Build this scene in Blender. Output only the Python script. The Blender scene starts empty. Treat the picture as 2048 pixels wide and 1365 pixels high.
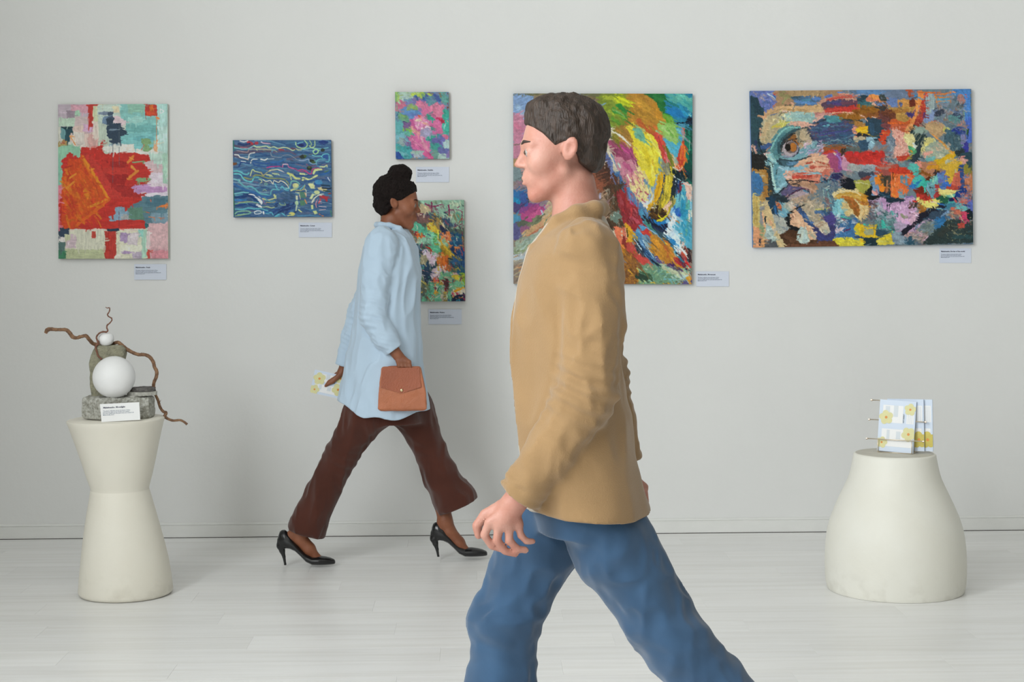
import bpy, math, random
import numpy as np
from mathutils import Vector, Matrix

SC = bpy.context.scene
COL = SC.collection
rnd = random.Random(7)

# ---------------------------------------------------------------- camera
F_PX = 3200.0
CAM_H = 1.40
HORIZ = 490.0
YAW, ROLL = math.radians(-1.2), math.radians(0.3)
cam_data = bpy.data.cameras.new('camera')
cam_data.sensor_fit = 'HORIZONTAL'
cam_data.sensor_width = 36.0
cam_data.lens = 36.0 * F_PX / 2048.0
cam_data.shift_y = (HORIZ - 682.5) / 2048.0
cam_data.clip_start = 0.05
cam = bpy.data.objects.new('camera', cam_data)
CAM_M = Matrix.Translation((0, 0, CAM_H)) @ Matrix.Rotation(YAW, 4, 'Z') @ Matrix.Rotation(math.pi / 2, 4, 'X') @ Matrix.Rotation(-ROLL, 4, 'Z')
cam.matrix_world = CAM_M
COL.objects.link(cam)
SC.camera = cam

# ---------------------------------------------------------------- daylight and exposure
world = bpy.data.worlds.new('sky')
SC.world = world
world.use_nodes = True
world.node_tree.nodes['Background'].inputs[0].default_value = (0.75, 0.88, 1.0, 1)
world.node_tree.nodes['Background'].inputs[1].default_value = 0.6
SC.view_settings.view_transform = 'Standard'
SC.view_settings.look = 'None'
SC.view_settings.gamma = 1.0
SC.view_settings.use_curve_mapping = False
SC.view_settings.exposure = 0.0
WALL_Y = 7.724          # the gallery wall
LEFT_X, RIGHT_X, FRONT_Y, CEIL_Z = -2.98, 9.0, -6.0, 5.3
WINDOWS = [(-4.2, -2.0), (-1.5, 0.7), (1.2, 2.8)]      # spans along the left wall
WIN_Z = (1.7, 4.9)
WIN_POWER = 206
for _i, (_a, _b) in enumerate(WINDOWS):
    _l = bpy.data.lights.new('daylight', 'AREA')
    _l.shape = 'RECTANGLE'
    _l.size = WIN_Z[1] - WIN_Z[0]
    _l.size_y = _b - _a
    _l.energy = WIN_POWER
    _l.color = (0.95, 0.99, 1.0)
    _o = bpy.data.objects.new('daylight', _l)
    _o.location = (LEFT_X + 0.004, (_a + _b) / 2, sum(WIN_Z) / 2)
    _o.rotation_euler = (0, -math.pi / 2, 0)
    COL.objects.link(_o)

# ---------------------------------------------------------------- pixel helpers (2048 x 1365 frame)
_R = CAM_M.to_3x3()
def ray(px, py):
    return _R @ Vector(((px - 1024.0) / F_PX, (HORIZ - py) / F_PX, -1.0))
def at_depth(px, py, D):
    return Vector((0, 0, CAM_H)) + ray(px, py) * D
def at_y(px, py, Y):
    r = ray(px, py)
    return Vector((0, 0, CAM_H)) + r * (Y / r.y)
def at_z(px, py, Z=0.0):
    r = ray(px, py)
    return Vector((0, 0, CAM_H)) + r * ((Z - CAM_H) / r.z)

# ---------------------------------------------------------------- materials
def s2l(c):
    c = np.asarray(c, dtype=float) / 255.0
    return np.where(c <= 0.04045, c / 12.92, ((c + 0.055) / 1.055) ** 2.4)
def hexrgb(h):
    h = h.lstrip('#')
    return tuple(int(h[i:i + 2], 16) for i in (0, 2, 4))
# the reference colours were read off surfaces lit like the wall: K brings them back to base colours
K_ALB = 1.28
def alb(c, k=K_ALB):
    if isinstance(c, str): c = hexrgb(c)
    v = np.clip(s2l(c) * k, 0.004, 0.9)
    return (float(v[0]), float(v[1]), float(v[2]), 1.0)

def mat(name, col, rough=0.6, vary=0.0, scale=8.0, bump=0.0, bscale=60.0, metal=0.0, spec=0.5, col2=None, stretch=(1, 1, 1),
        sss=0.0, coords='Object', detail=4.0, coat=0.0, rnd_obj=0.0, sheen=0.0):
    m = bpy.data.materials.new(name)
    m.use_nodes = True
    nt = m.node_tree
    b = nt.nodes['Principled BSDF']
    b.inputs['Roughness'].default_value = rough
    b.inputs['Metallic'].default_value = metal
    b.inputs['Specular IOR Level'].default_value = spec
    if sheen: b.inputs['Sheen Weight'].default_value = sheen
    if coat: b.inputs['Coat Weight'].default_value = coat
    if sss:
        b.inputs['Subsurface Weight'].default_value = sss
        b.inputs['Subsurface Radius'].default_value = (0.012, 0.005, 0.003)
        b.inputs['Subsurface Scale'].default_value = 1.0
    tc = nt.nodes.new('ShaderNodeTexCoord')
    mp = nt.nodes.new('ShaderNodeMapping')
    mp.inputs['Scale'].default_value = stretch
    nt.links.new(tc.outputs[coords], mp.inputs[0])
    n = nt.nodes.new('ShaderNodeTexNoise')
    n.inputs['Scale'].default_value = scale
    n.inputs['Detail'].default_value = detail
    nt.links.new(mp.outputs[0], n.inputs['Vector'])
    mx = nt.nodes.new('ShaderNodeMix')
    mx.data_type = 'RGBA'
    c2 = col2 if col2 is not None else tuple(v * (1 - vary) for v in col[:3]) + (1,)
    mx.inputs[6].default_value = col
    mx.inputs[7].default_value = c2
    cr = nt.nodes.new('ShaderNodeMapRange')
    cr.inputs[1].default_value = 0.35
    cr.inputs[2].default_value = 0.65
    nt.links.new(n.outputs[0], cr.inputs[0])
    nt.links.new(cr.outputs[0], mx.inputs[0])
    out = mx.outputs[2]
    if rnd_obj:
        oi = nt.nodes.new('ShaderNodeObjectInfo')
        hs = nt.nodes.new('ShaderNodeHueSaturation')
        mr = nt.nodes.new('ShaderNodeMapRange')
        mr.inputs[3].default_value = 1 - rnd_obj
        mr.inputs[4].default_value = 1 + rnd_obj
        nt.links.new(oi.outputs['Random'], mr.inputs[0])
        nt.links.new(mr.outputs[0], hs.inputs['Value'])
        nt.links.new(out, hs.inputs['Color'])
        out = hs.outputs[0]
    nt.links.new(out, b.inputs['Base Color'])
    if bump:
        n2 = nt.nodes.new('ShaderNodeTexNoise')
        n2.inputs['Scale'].default_value = bscale
        n2.inputs['Detail'].default_value = 5
        nt.links.new(mp.outputs[0], n2.inputs['Vector'])
        bp = nt.nodes.new('ShaderNodeBump')
        bp.inputs['Strength'].default_value = bump
        bp.inputs['Distance'].default_value = 0.01
        nt.links.new(n2.outputs[0], bp.inputs['Height'])
        nt.links.new(bp.outputs[0], b.inputs['Normal'])
    return m

# ---------------------------------------------------------------- objects
def world_loc(o):
    v = Vector((0, 0, 0))
    while o is not None:
        v += o.location
        o = o.parent
    return v
def tag(o, label=None, cat=None, group=None, kind=None):
    if label: o['label'] = label
    if cat: o['category'] = cat
    if group: o['group'] = group
    if kind: o['kind'] = kind
    return o
def empty(name, loc, label=None, cat=None, group=None, kind=None):
    o = bpy.data.objects.new(name, None)
    o.location = loc
    o.empty_display_size = 0.05
    COL.objects.link(o)
    return tag(o, label, cat, group, kind)
def mk(name, verts, faces, material, parent=None, smooth=False, origin=None, label=None, auto=None):
    """verts are world coordinates; the object's origin is `origin` (or its parent's place)."""
    base = world_loc(parent) if parent is not None else Vector((0, 0, 0))
    org = Vector(origin) if origin is not None else base
    v = np.asarray([tuple(p) for p in verts], dtype=float) if not isinstance(verts, np.ndarray) else verts.astype(float)
    v = v - np.array(org)
    me = bpy.data.meshes.new(name)
    if isinstance(faces, np.ndarray):
        nf = len(faces); k = faces.shape[1]
        me.vertices.add(len(v)); me.vertices.foreach_set('co', v.ravel())
        me.loops.add(nf * k); me.loops.foreach_set('vertex_index', faces.ravel().astype(np.int32))
        me.polygons.add(nf); me.polygons.foreach_set('loop_start', np.arange(0, nf * k, k, dtype=np.int32))
        me.update(calc_edges=True)
    else:
        me.from_pydata([tuple(p) for p in v], [], faces)
        me.update()
    if smooth:
        me.polygons.foreach_set('use_smooth', np.ones(len(me.polygons), dtype=bool))
    if material is not None: me.materials.append(material)
    o = bpy.data.objects.new(name, me)
    o.parent = parent
    o.location = org - base
    COL.objects.link(o)
    if label: o['label'] = label
    return o

BOXF = [(0, 3, 2, 1), (4, 5, 6, 7), (0, 1, 5, 4), (1, 2, 6, 5), (2, 3, 7, 6), (3, 0, 4, 7)]
def box_vf(x0, x1, y0, y1, z0, z1):
    return [(x0, y0, z0), (x1, y0, z0), (x1, y1, z0), (x0, y1, z0), (x0, y0, z1), (x1, y0, z1), (x1, y1, z1), (x0, y1, z1)], list(BOXF)
class MB:
    def __init__(s): s.v = []; s.f = []
    def add(s, v, f):
        n = len(s.v); s.v += [tuple(p) for p in v]; s.f += [tuple(i + n for i in q) for q in f]; return s
    def box(s, *a): return s.add(*box_vf(*a))
    def tube(s, pts, radii, seg=10, caps=True):
        return s.add(*tube_vf(pts, radii, seg, caps))
    def ball(s, c, r, seg=12, rings=8, sc=(1, 1, 1)):
        v = []; f = []
        v.append((c[0], c[1], c[2] + r * sc[2]))
        for i in range(1, rings):
            t = math.pi * i / rings
            for j in range(seg):
                a = 2 * math.pi * j / seg
                v.append((c[0] + r * sc[0] * math.sin(t) * math.cos(a), c[1] + r * sc[1] * math.sin(t) * math.sin(a), c[2] + r * sc[2] * math.cos(t)))
        v.append((c[0], c[1], c[2] - r * sc[2]))
        for j in range(seg):
            f.append((0, 1 + j, 1 + (j + 1) % seg))
            for i in range(rings - 2):
                a = 1 + i * seg
                f.append((a + j, a + seg + j, a + seg + (j + 1) % seg, a + (j + 1) % seg))
            a = 1 + (rings - 2) * seg
            f.append((a + j, len(v) - 1, a + (j + 1) % seg))
        return s.add(v, f)
    def mk(s, name, m, parent=None, **k): return mk(name, s.v, s.f, m, parent, **k)
def tube_vf(pts, radii, seg=10, caps=True):
    pts = [Vector(p) for p in pts]
    if not hasattr(radii, '__len__'): radii = [radii] * len(pts)
    v = []; f = []
    up = None
    for i, p in enumerate(pts):
        t = (pts[min(i + 1, len(pts) - 1)] - pts[max(i - 1, 0)]).normalized()
        if up is None:
            up = Vector((0, 0, 1)) if abs(t.z) < 0.9 else Vector((1, 0, 0))
        a = t.cross(up)
        if a.length < 1e-4: a = t.cross(Vector((0, 1, 0)))
        a.normalize(); b = a.cross(t).normalized(); up = b
        for j in range(seg):
            q = 2 * math.pi * j / seg
            v.append(p + (a * math.cos(q) + b * math.sin(q)) * radii[i])
    for i in range(len(pts) - 1):
        for j in range(seg):
            k = i * seg
            f.append((k + j, k + (j + 1) % seg, k + seg + (j + 1) % seg, k + seg + j))
    if caps:
        f.append(tuple(reversed(range(seg)))); f.append(tuple(range((len(pts) - 1) * seg, len(pts) * seg)))
    return v, f
def smooth_path(pts, n=6):
    """Catmull-Rom through 3-D points (extra columns interpolated too)."""
    P = [np.array(p, float) for p in pts]
    P = [2 * P[0] - P[1]] + P + [2 * P[-1] - P[-2]]
    out = []
    for i in range(1, len(P) - 2):
        for k in range(n):
            t = k / n
            out.append(0.5 * ((2 * P[i]) + (-P[i - 1] + P[i + 1]) * t + (2 * P[i - 1] - 5 * P[i] + 4 * P[i + 1] - P[i + 2]) * t * t + (-P[i - 1] + 3 * P[i] - 3 * P[i + 1] + P[i + 2]) * t ** 3))
    out.append(P[-2])
    return out
def text_mesh(body, size, material, name, parent, place, rot, extrude=0.0003, bold=0.0, align='LEFT'):
    """lettering as a mesh; place = world point of its left baseline, rot = 3x3 (x along the line, y up)."""
    c = bpy.data.curves.new(name, 'FONT')
    c.body = body; c.size = size; c.extrude = extrude; c.align_x = align; c.offset = bold; c.resolution_u = 1
    t = bpy.data.objects.new(name, c)
    COL.objects.link(t)
    dg = bpy.context.evaluated_depsgraph_get()
    dg.update()
    me = bpy.data.meshes.new_from_object(t.evaluated_get(dg))
    bpy.data.objects.remove(t); bpy.data.curves.remove(c)
    M = rot.to_4x4(); M.translation = Vector(place) - world_loc(parent)
    me.transform(M)
    me.materials.clear(); me.materials.append(material)
    me.name = name
    o = bpy.data.objects.new(name, me)
    o.parent = parent
    COL.objects.link(o)
    return o

# value noise on points (N,3)
def vnoise(p, seed=0):
    p = np.asarray(p, np.float32)
    i = np.floor(p).astype(np.int64); f = p - i
    f = f * f * (3 - 2 * f)
    def h(a, b, c):
        n = (a * 73856093) ^ (b * 19349663) ^ (c * 83492791) ^ (seed * 2654435761)
        n = (n ^ (n >> 13)) * 1274126177
        return ((n ^ (n >> 16)) & 0xffff).astype(np.float32) / 32767.5 - 1.0
    x, y, z = i[:, 0], i[:, 1], i[:, 2]
    fx, fy, fz = f[:, 0], f[:, 1], f[:, 2]
    r = 0
    for dx in (0, 1):
        wx = fx if dx else 1 - fx
        for dy in (0, 1):
            wy = fy if dy else 1 - fy
            for dz in (0, 1):
                wz = fz if dz else 1 - fz
                r = r + h(x + dx, y + dy, z + dz) * wx * wy * wz
    return r
def fbm(p, seed=0, n=3):
    p = np.asarray(p, np.float32); r = 0; a = 1
    for k in range(n):
        r = r + a * vnoise(p * (2 ** k), seed + k); a *= 0.5
    return r

# ================================================================ signed-distance modelling (bodies, cloth, stones)
def cap(p, a, b, ra, rb):
    a = np.asarray(a, np.float32); b = np.asarray(b, np.float32)
    ab = b - a; L = float(ab @ ab) + 1e-12
    q = p - a
    t = np.clip((q @ ab) / L, 0, 1)
    q = q - t[:, None] * ab
    return np.sqrt((q * q).sum(1)) - (ra + (rb - ra) * t)
def chain(p, pts, k=0.01):
    """pts: (x,y,z,r) list"""
    d = None
    for i in range(len(pts) - 1):
        e = cap(p, pts[i][:3], pts[i + 1][:3], pts[i][3], pts[i + 1][3])
        d = e if d is None else smin(d, e, k)
    return d
def ell(p, c, r, R=None):
    q = p - np.asarray(c, np.float32)
    if R is not None: q = q @ np.asarray(R, np.float32)
    r = np.asarray(r, np.float32)
    a = q / r; k0 = np.sqrt((a * a).sum(1)) + 1e-6
    b = a / r; k1 = np.sqrt((b * b).sum(1)) + 1e-6
    return k0 * (k0 - 1) / k1
def smin(a, b, k):
    h = np.clip(0.5 + 0.5 * (b - a) / k, 0, 1)
    return b + (a - b) * h - k * h * (1 - h)
def smax(a, b, k): return -smin(-a, -b, k)
def loft(p, secs, ax=2, u=0, w=1):
    """sections (t, cu, cw, ru, rw) along axis ax (t increasing)"""
    S = np.array(secs, np.float32)
    t = p[:, ax]
    tc = np.clip(t, S[0, 0], S[-1, 0])
    cu = np.interp(tc, S[:, 0], S[:, 1]); cw = np.interp(tc, S[:, 0], S[:, 2])
    ru = np.interp(tc, S[:, 0], S[:, 3]); rw = np.interp(tc, S[:, 0], S[:, 4])
    a = (p[:, u] - cu) / ru; b = (p[:, w] - cw) / rw
    k0 = np.sqrt(a * a + b * b) + 1e-6
    k1 = np.sqrt((a / ru) ** 2 + (b / rw) ** 2) + 1e-6
    d = k0 * (k0 - 1) / k1
    e = np.maximum(S[0, 0] - t, t - S[-1, 0])
    return np.where(e > 0, np.sqrt(np.maximum(d, 0) ** 2 + e * e), np.maximum(d, e)).astype(np.float32)

def surface_nets(F, org, h):
    ins = (F < 0)
    c = np.zeros(tuple(s - 1 for s in F.shape), np.uint8)
    for dx in (0, 1):
        for dy in (0, 1):
            for dz in (0, 1):
                c += ins[dx:F.shape[0] - 1 + dx, dy:F.shape[1] - 1 + dy, dz:F.shape[2] - 1 + dz]
    act = (c > 0) & (c < 8)
    idx = np.argwhere(act)
    cid = np.full(act.shape, -1, np.int32)
    cid[act] = np.arange(len(idx))
    acc = np.zeros((len(idx), 3)); cnt = np.zeros(len(idx))
    corners = [(a, b, d) for a in (0, 1) for b in (0, 1) for d in (0, 1)]
    val = {k: F[idx[:, 0] + k[0], idx[:, 1] + k[1], idx[:, 2] + k[2]] for k in corners}
    for a in corners:
        for ax in range(3):
            if a[ax]: continue
            b = tuple(1 if i == ax else a[i] for i in range(3))
            va, vb = val[a], val[b]
            m = (va < 0) != (vb < 0)
            t = va[m] / (va[m] - vb[m])
            pt = np.tile(np.array(a, float), (m.sum(), 1)); pt[:, ax] += t
            acc[m] += pt; cnt[m] += 1
    v = idx + acc / cnt[:, None]
    faces = []
    for ax in range(3):
        o1, o2 = [(1, 2), (2, 0), (0, 1)][ax]
        sl0 = [slice(None)] * 3; sl1 = [slice(None)] * 3
        sl0[ax] = slice(0, -1); sl1[ax] = slice(1, None)
        for k in (o1, o2): sl0[k] = slice(1, -1); sl1[k] = slice(1, -1)
        A = ins[tuple(sl0)]; B = ins[tuple(sl1)]
        for sgn in (0, 1):
            m = (A & ~B) if sgn == 0 else (~A & B)
            e = np.argwhere(m)
            e[:, o1] += 1; e[:, o2] += 1
            def g(d1, d2):
                q = e.copy(); q[:, o1] -= d1; q[:, o2] -= d2
                return cid[q[:, 0], q[:, 1], q[:, 2]]
            quad = np.stack([g(1, 1), g(0, 1), g(0, 0), g(1, 0)], 1)
            if sgn: quad = quad[:, ::-1]
            faces.append(quad)
    faces = np.concatenate(faces)
    faces = faces[(faces >= 0).all(1)]
    return v * h + np.array(org), faces

def sdf_mesh(fn, lo, hi, h, relax=1):
    lo = np.array(lo, float) - 2 * h; hi = np.array(hi, float) + 2 * h
    B = 8
    n = np.ceil((hi - lo) / h / B).astype(int)
    N = n * B + 1
    F = np.empty(tuple(N), np.float32)
    # coarse pass at the block centres
    g = [lo[i] + (np.arange(n[i]) + 0.5) * B * h for i in range(3)]
    G = np.stack(np.meshgrid(*g, indexing='ij'), -1).reshape(-1, 3).astype(np.float32)
    C = np.empty(len(G), np.float32)
    for s in range(0, len(G), 200000): C[s:s + 200000] = fn(G[s:s + 200000])
    Cb = C.reshape(tuple(n))
    big = np.repeat(np.repeat(np.repeat(Cb, B, 0), B, 1), B, 2)
    F[:-1, :-1, :-1] = big
    F[-1] = 1; F[:, -1] = 1; F[:, :, -1] = 1
    near = np.argwhere(np.abs(Cb) < B * h * 0.87 * 1.5 + 0.02)
    off = np.stack(np.meshgrid(*[np.arange(B + 1)] * 3, indexing='ij'), -1).reshape(-1, 3)
    per = max(1, 300000 // len(off))
    for s in range(0, len(near), per):
        bb = near[s:s + per]
        I = (bb[:, None, :] * B + off[None]).reshape(-1, 3)
        P = (I * h + lo).astype(np.float32)
        F[I[:, 0], I[:, 1], I[:, 2]] = fn(P)
    v, f = surface_nets(F, lo, h)
    for _ in range(relax):
        s = np.zeros_like(v); c = np.zeros(len(v))
        for a, b in ((0, 1), (1, 2), (2, 3), (3, 0)):
            for i, j in ((a, b), (b, a)):
                np.add.at(s, f[:, i], v[f[:, j]]); np.add.at(c, f[:, i], 1)
        v = v * 0.5 + 0.5 * s / np.maximum(c, 1)[:, None]
    return v, f
def keep_main(v, f, frac=0.02):
    """drop crumbs: pieces smaller than frac of the largest"""
    lab = np.arange(len(v))
    while True:
        m = lab[f].min(1); new = lab.copy()
        for k in range(4): np.minimum.at(new, f[:, k], m)
        new = new[new]
        if (new == lab).all(): break
        lab = new
    u, c = np.unique(lab[f[:, 0]], return_counts=True)
    ok = set(u[c >= c.max() * frac])
    keep = np.isin(lab[f[:, 0]], list(ok))
    f = f[keep]
    used = np.unique(f); rm = np.full(len(v), -1); rm[used] = np.arange(len(used))
    return v[used], rm[f]
def sdf_object(name, fn, lo, hi, h, material, parent=None, relax=1, clean=True, **kw):
    v, f = sdf_mesh(fn, lo, hi, h, relax)
    if clean and len(f): v, f = keep_main(v, f)
    return mk(name, v, f.astype(np.int32), material, parent, smooth=True, **kw)

# ================================================================ the room
def wall_material():
    m = mat('wall_paint', (0.80, 0.80, 0.785, 1), rough=0.62, vary=0.03, scale=1.2, bump=0.10, bscale=35)
    return m
M_WALL = wall_material()
M_CEIL = mat('ceiling_paint', (0.66, 0.65, 0.62, 1), rough=0.8, vary=0.02)
M_FAR = mat('far_wall_paint', (0.42, 0.41, 0.38, 1), rough=0.8, vary=0.02)  # mid-grey chosen to lower the ambient bounce from these unseen walls
M_SKIRT = mat('skirting_paint', (0.80, 0.80, 0.775, 1), rough=0.45, vary=0.03, scale=9, stretch=(1, 1, 3), bump=0.1)
M_GAP = mat('dark_joint', (0.05, 0.04, 0.03, 1), rough=0.9)
M_FRAME = mat('window_paint', (0.82, 0.82, 0.8, 1), rough=0.4)

def struct(o):
    o['kind'] = 'structure'
    return o

# gallery wall: a fine grid with the slight unevenness of plaster
def plaster_wall():
    xs = np.linspace(LEFT_X - 0.2, RIGHT_X + 0.2, 170); zs = np.linspace(0, CEIL_Z, 64)
    X, Z = np.meshgrid(xs, zs, indexing='ij')
    P = np.stack([X.ravel(), np.zeros(X.size), Z.ravel()], 1)
    Y = WALL_Y + 0.0016 * fbm(P * 1.6, 3, 3)
    v = np.stack([X.ravel(), Y, Z.ravel()], 1)
    a, b = X.shape
    idx = np.arange(a * b).reshape(a, b)
    q = np.stack([idx[:-1, :-1], idx[1:, :-1], idx[1:, 1:], idx[:-1, 1:]], -1).reshape(-1, 4)
    n = len(v)
    back, bf = box_vf(LEFT_X - 0.2, RIGHT_X + 0.2, WALL_Y + 0.01, WALL_Y + 0.2, 0, CEIL_Z)
    vv = [tuple(p) for p in v] + back
    ff = [tuple(map(int, r)) for r in q] + [tuple(i + n for i in r) for r in bf]
    return mk('wall_back', vv, ff, M_WALL, smooth=True, origin=(0, WALL_Y, 0))
struct(plaster_wall())
o = MB().box(RIGHT_X, RIGHT_X + 0.2, FRONT_Y - 0.2, WALL_Y, 0, CEIL_Z).mk('wall_right', M_FAR, origin=(RIGHT_X, 0, 0)); struct(o)
o = MB().box(LEFT_X - 0.2, RIGHT_X, FRONT_Y - 0.2, FRONT_Y, 0, CEIL_Z).mk('wall_front', M_FAR, origin=(0, FRONT_Y, 0)); struct(o)
o = MB().box(LEFT_X - 0.2, RIGHT_X + 0.2, FRONT_Y - 0.2, WALL_Y + 0.2, CEIL_Z, CEIL_Z + 0.2).mk('ceiling', M_CEIL, origin=(0, 0, CEIL_Z)); struct(o)
# left wall with three tall windows
mb = MB()
mb.box(LEFT_X - 0.2, LEFT_X, FRONT_Y, WALL_Y, 0, WIN_Z[0])
mb.box(LEFT_X - 0.2, LEFT_X, FRONT_Y, WALL_Y, WIN_Z[1], CEIL_Z)
prev = FRONT_Y
for a, b in WINDOWS:
    mb.box(LEFT_X - 0.2, LEFT_X, prev, a, WIN_Z[0], WIN_Z[1]); prev = b
mb.box(LEFT_X - 0.2, LEFT_X, prev, WALL_Y, WIN_Z[0], WIN_Z[1])
struct(mb.mk('wall_left', M_WALL, origin=(LEFT_X, 0, 0)))
def glass_material():
    m = bpy.data.materials.new('window_glass'); m.use_nodes = True
    nt = m.node_tree; nt.nodes.clear()
    out = nt.nodes.new('ShaderNodeOutputMaterial'); mix = nt.nodes.new('ShaderNodeMixShader')
    tr = nt.nodes.new('ShaderNodeBsdfTransparent'); gl = nt.nodes.new('ShaderNodeBsdfGlossy')
    fr = nt.nodes.new('ShaderNodeFresnel'); fr.inputs[0].default_value = 1.45
    gl.inputs['Roughness'].default_value = 0.02
    nt.links.new(fr.outputs[0], mix.inputs[0]); nt.links.new(tr.outputs[0], mix.inputs[1]); nt.links.new(gl.outputs[0], mix.inputs[2])
    nt.links.new(mix.outputs[0], out.inputs[0])
    return m
M_GLASS = glass_material()
for i, (a, b) in enumerate(WINDOWS):
    w = empty('window_%d' % (i + 1), (LEFT_X, (a + b) / 2, WIN_Z[0]), kind='structure')
    fx0, fx1 = LEFT_X - 0.045, LEFT_X
    z0, z1 = WIN_Z
    fm = MB()
    fm.box(fx0, fx1, a, a + 0.06, z0, z1).box(fx0, fx1, b - 0.06, b, z0, z1).box(fx0, fx1, a + 0.06, b - 0.06, z0, z0 + 0.06).box(fx0, fx1, a + 0.06, b - 0.06, z1 - 0.06, z1)
    fm.mk('window_frame', M_FRAME, w)
    MB().box(fx0 + 0.01, fx1 - 0.01, (a + b) / 2 - 0.025, (a + b) / 2 + 0.025, z0 + 0.06, z1 - 0.06).mk('mullion', M_FRAME, w)
    for (p, q) in ((a + 0.06, (a + b) / 2 - 0.025), ((a + b) / 2 + 0.025, b - 0.06)):
        MB().box(LEFT_X - 0.004, LEFT_X - 0.001, p, q, z0 + 0.06, z1 - 0.06).mk('pane', M_GLASS, w)
    MB().box(LEFT_X - 0.05, LEFT_X + 0.05, a - 0.03, b + 0.03, z0 - 0.035, z0).mk('window_sill', M_FRAME, w)

# skirting board: flat board with a small bead on top, dark joint at the floor
def skirting(x0, x1):
    prof = [(0, 0.002), (0.012, 0.002), (0.0125, 0.058), (0.010, 0.0605), (0.0135, 0.063), (0.0125, 0.068), (0.006, 0.0725), (0.0, 0.0735)]
    v = []; f = []
    xs = np.linspace(x0, x1, 40)
    for x in xs:
        for (d, z) in prof: v.append((x, WALL_Y + 0.002 - d, z))
    k = len(prof)
    for i in range(len(xs) - 1):
        for j in range(k - 1):
            f.append((i * k + j, (i + 1) * k + j, (i + 1) * k + j + 1, i * k + j + 1))
    f.append(tuple(range(k))); f.append(tuple(reversed(range((len(xs) - 1) * k, len(xs) * k))))
    return v, f
v, f = skirting(LEFT_X, RIGHT_X)
struct(mk('baseboard_back', v, f, M_SKIRT, origin=(0, WALL_Y, 0)))
MB().box(LEFT_X, RIGHT_X, WALL_Y - 0.0125, WALL_Y, 0.0, 0.0025).mk('trim_1', M_GAP, origin=(0, WALL_Y, 0))['kind'] = 'structure'

# floor: whitewashed laminate planks, each one a piece
def floor_material(name, coords='Object'):
    m = bpy.data.materials.new(name); m.use_nodes = True
    nt = m.node_tree; b = nt.nodes['Principled BSDF']
    tc = nt.nodes.new('ShaderNodeTexCoord'); oi = nt.nodes.new('ShaderNodeObjectInfo')
    add = nt.nodes.new('ShaderNodeVectorMath'); add.operation = 'ADD'
    sc = nt.nodes.new('ShaderNodeVectorMath'); sc.operation = 'SCALE'; sc.inputs['Scale'].default_value = 37.0
    cx = nt.nodes.new('ShaderNodeCombineXYZ')
    for k in range(3): nt.links.new(oi.outputs['Random'], cx.inputs[k])
    nt.links.new(cx.outputs[0], sc.inputs[0]); nt.links.new(tc.outputs['Object'], add.inputs[0]); nt.links.new(sc.outputs[0], add.inputs[1])
    mp = nt.nodes.new('ShaderNodeMapping'); mp.inputs['Scale'].default_value = (1.3, 26, 1)
    nt.links.new(add.outputs[0], mp.inputs[0])
    n = nt.nodes.new('ShaderNodeTexNoise'); n.inputs['Scale'].default_value = 1.0; n.inputs['Detail'].default_value = 6; n.inputs['Roughness'].default_value = 0.65
    nt.links.new(mp.outputs[0], n.inputs['Vector'])
    mp2 = nt.nodes.new('ShaderNodeMapping'); mp2.inputs['Scale'].default_value = (5, 60, 1)
    nt.links.new(add.outputs[0], mp2.inputs[0])
    n2 = nt.nodes.new('ShaderNodeTexNoise'); n2.inputs['Scale'].default_value = 1.0; n2.inputs['Detail'].default_value = 3
    nt.links.new(mp2.outputs[0], n2.inputs['Vector'])
    ramp = nt.nodes.new('ShaderNodeValToRGB')
    ramp.color_ramp.elements[0].position = 0.30; ramp.color_ramp.elements[0].color = (0.81, 0.80, 0.775, 1)
    ramp.color_ramp.elements[1].position = 0.56; ramp.color_ramp.elements[1].color = (0.90, 0.895, 0.885, 1)
    nt.links.new(n.outputs[0], ramp.inputs[0])
    dk = nt.nodes.new('ShaderNodeMapRange'); dk.inputs[1].default_value = 0.68; dk.inputs[2].default_value = 0.80; dk.inputs[3].default_value = 0; dk.inputs[4].default_value = 0.22
    nt.links.new(n2.outputs[0], dk.inputs[0])
    mx = nt.nodes.new('ShaderNodeMix'); mx.data_type = 'RGBA'; mx.inputs[7].default_value = (0.38, 0.35, 0.31, 1)
    nt.links.new(dk.outputs[0], mx.inputs[0]); nt.links.new(ramp.outputs[0], mx.inputs[6])
    hs = nt.nodes.new('ShaderNodeHueSaturation'); mr = nt.nodes.new('ShaderNodeMapRange'); mr.inputs[3].default_value = 0.965; mr.inputs[4].default_value = 1.03
    nt.links.new(oi.outputs['Random'], mr.inputs[0]); nt.links.new(mr.outputs[0], hs.inputs['Value']); nt.links.new(mx.outputs[2], hs.inputs['Color'])
    nt.links.new(hs.outputs[0], b.inputs['Base Color'])
    rr = nt.nodes.new('ShaderNodeMapRange'); rr.inputs[3].default_value = 0.27; rr.inputs[4].default_value = 0.4
    nt.links.new(n.outputs[0], rr.inputs[0]); nt.links.new(rr.outputs[0], b.inputs['Roughness'])
    bp = nt.nodes.new('ShaderNodeBump'); bp.inputs['Strength'].default_value = 0.06; bp.inputs['Distance'].default_value = 0.004
    nt.links.new(n.outputs[0], bp.inputs['Height']); nt.links.new(bp.outputs[0], b.inputs['Normal'])
    return m
M_FLOOR = floor_material('whitewashed_laminate')
M_SUB = mat('floor_underlay', (0.30, 0.28, 0.25, 1), rough=0.9)
floor = MB().box(LEFT_X - 0.2, RIGHT_X + 0.2, FRONT_Y - 0.2, WALL_Y + 0.2, -0.2, -0.008).mk('floor', M_SUB)
struct(floor)
PW, PL, GAPW = 0.186, 1.285, 0.0003
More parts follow.
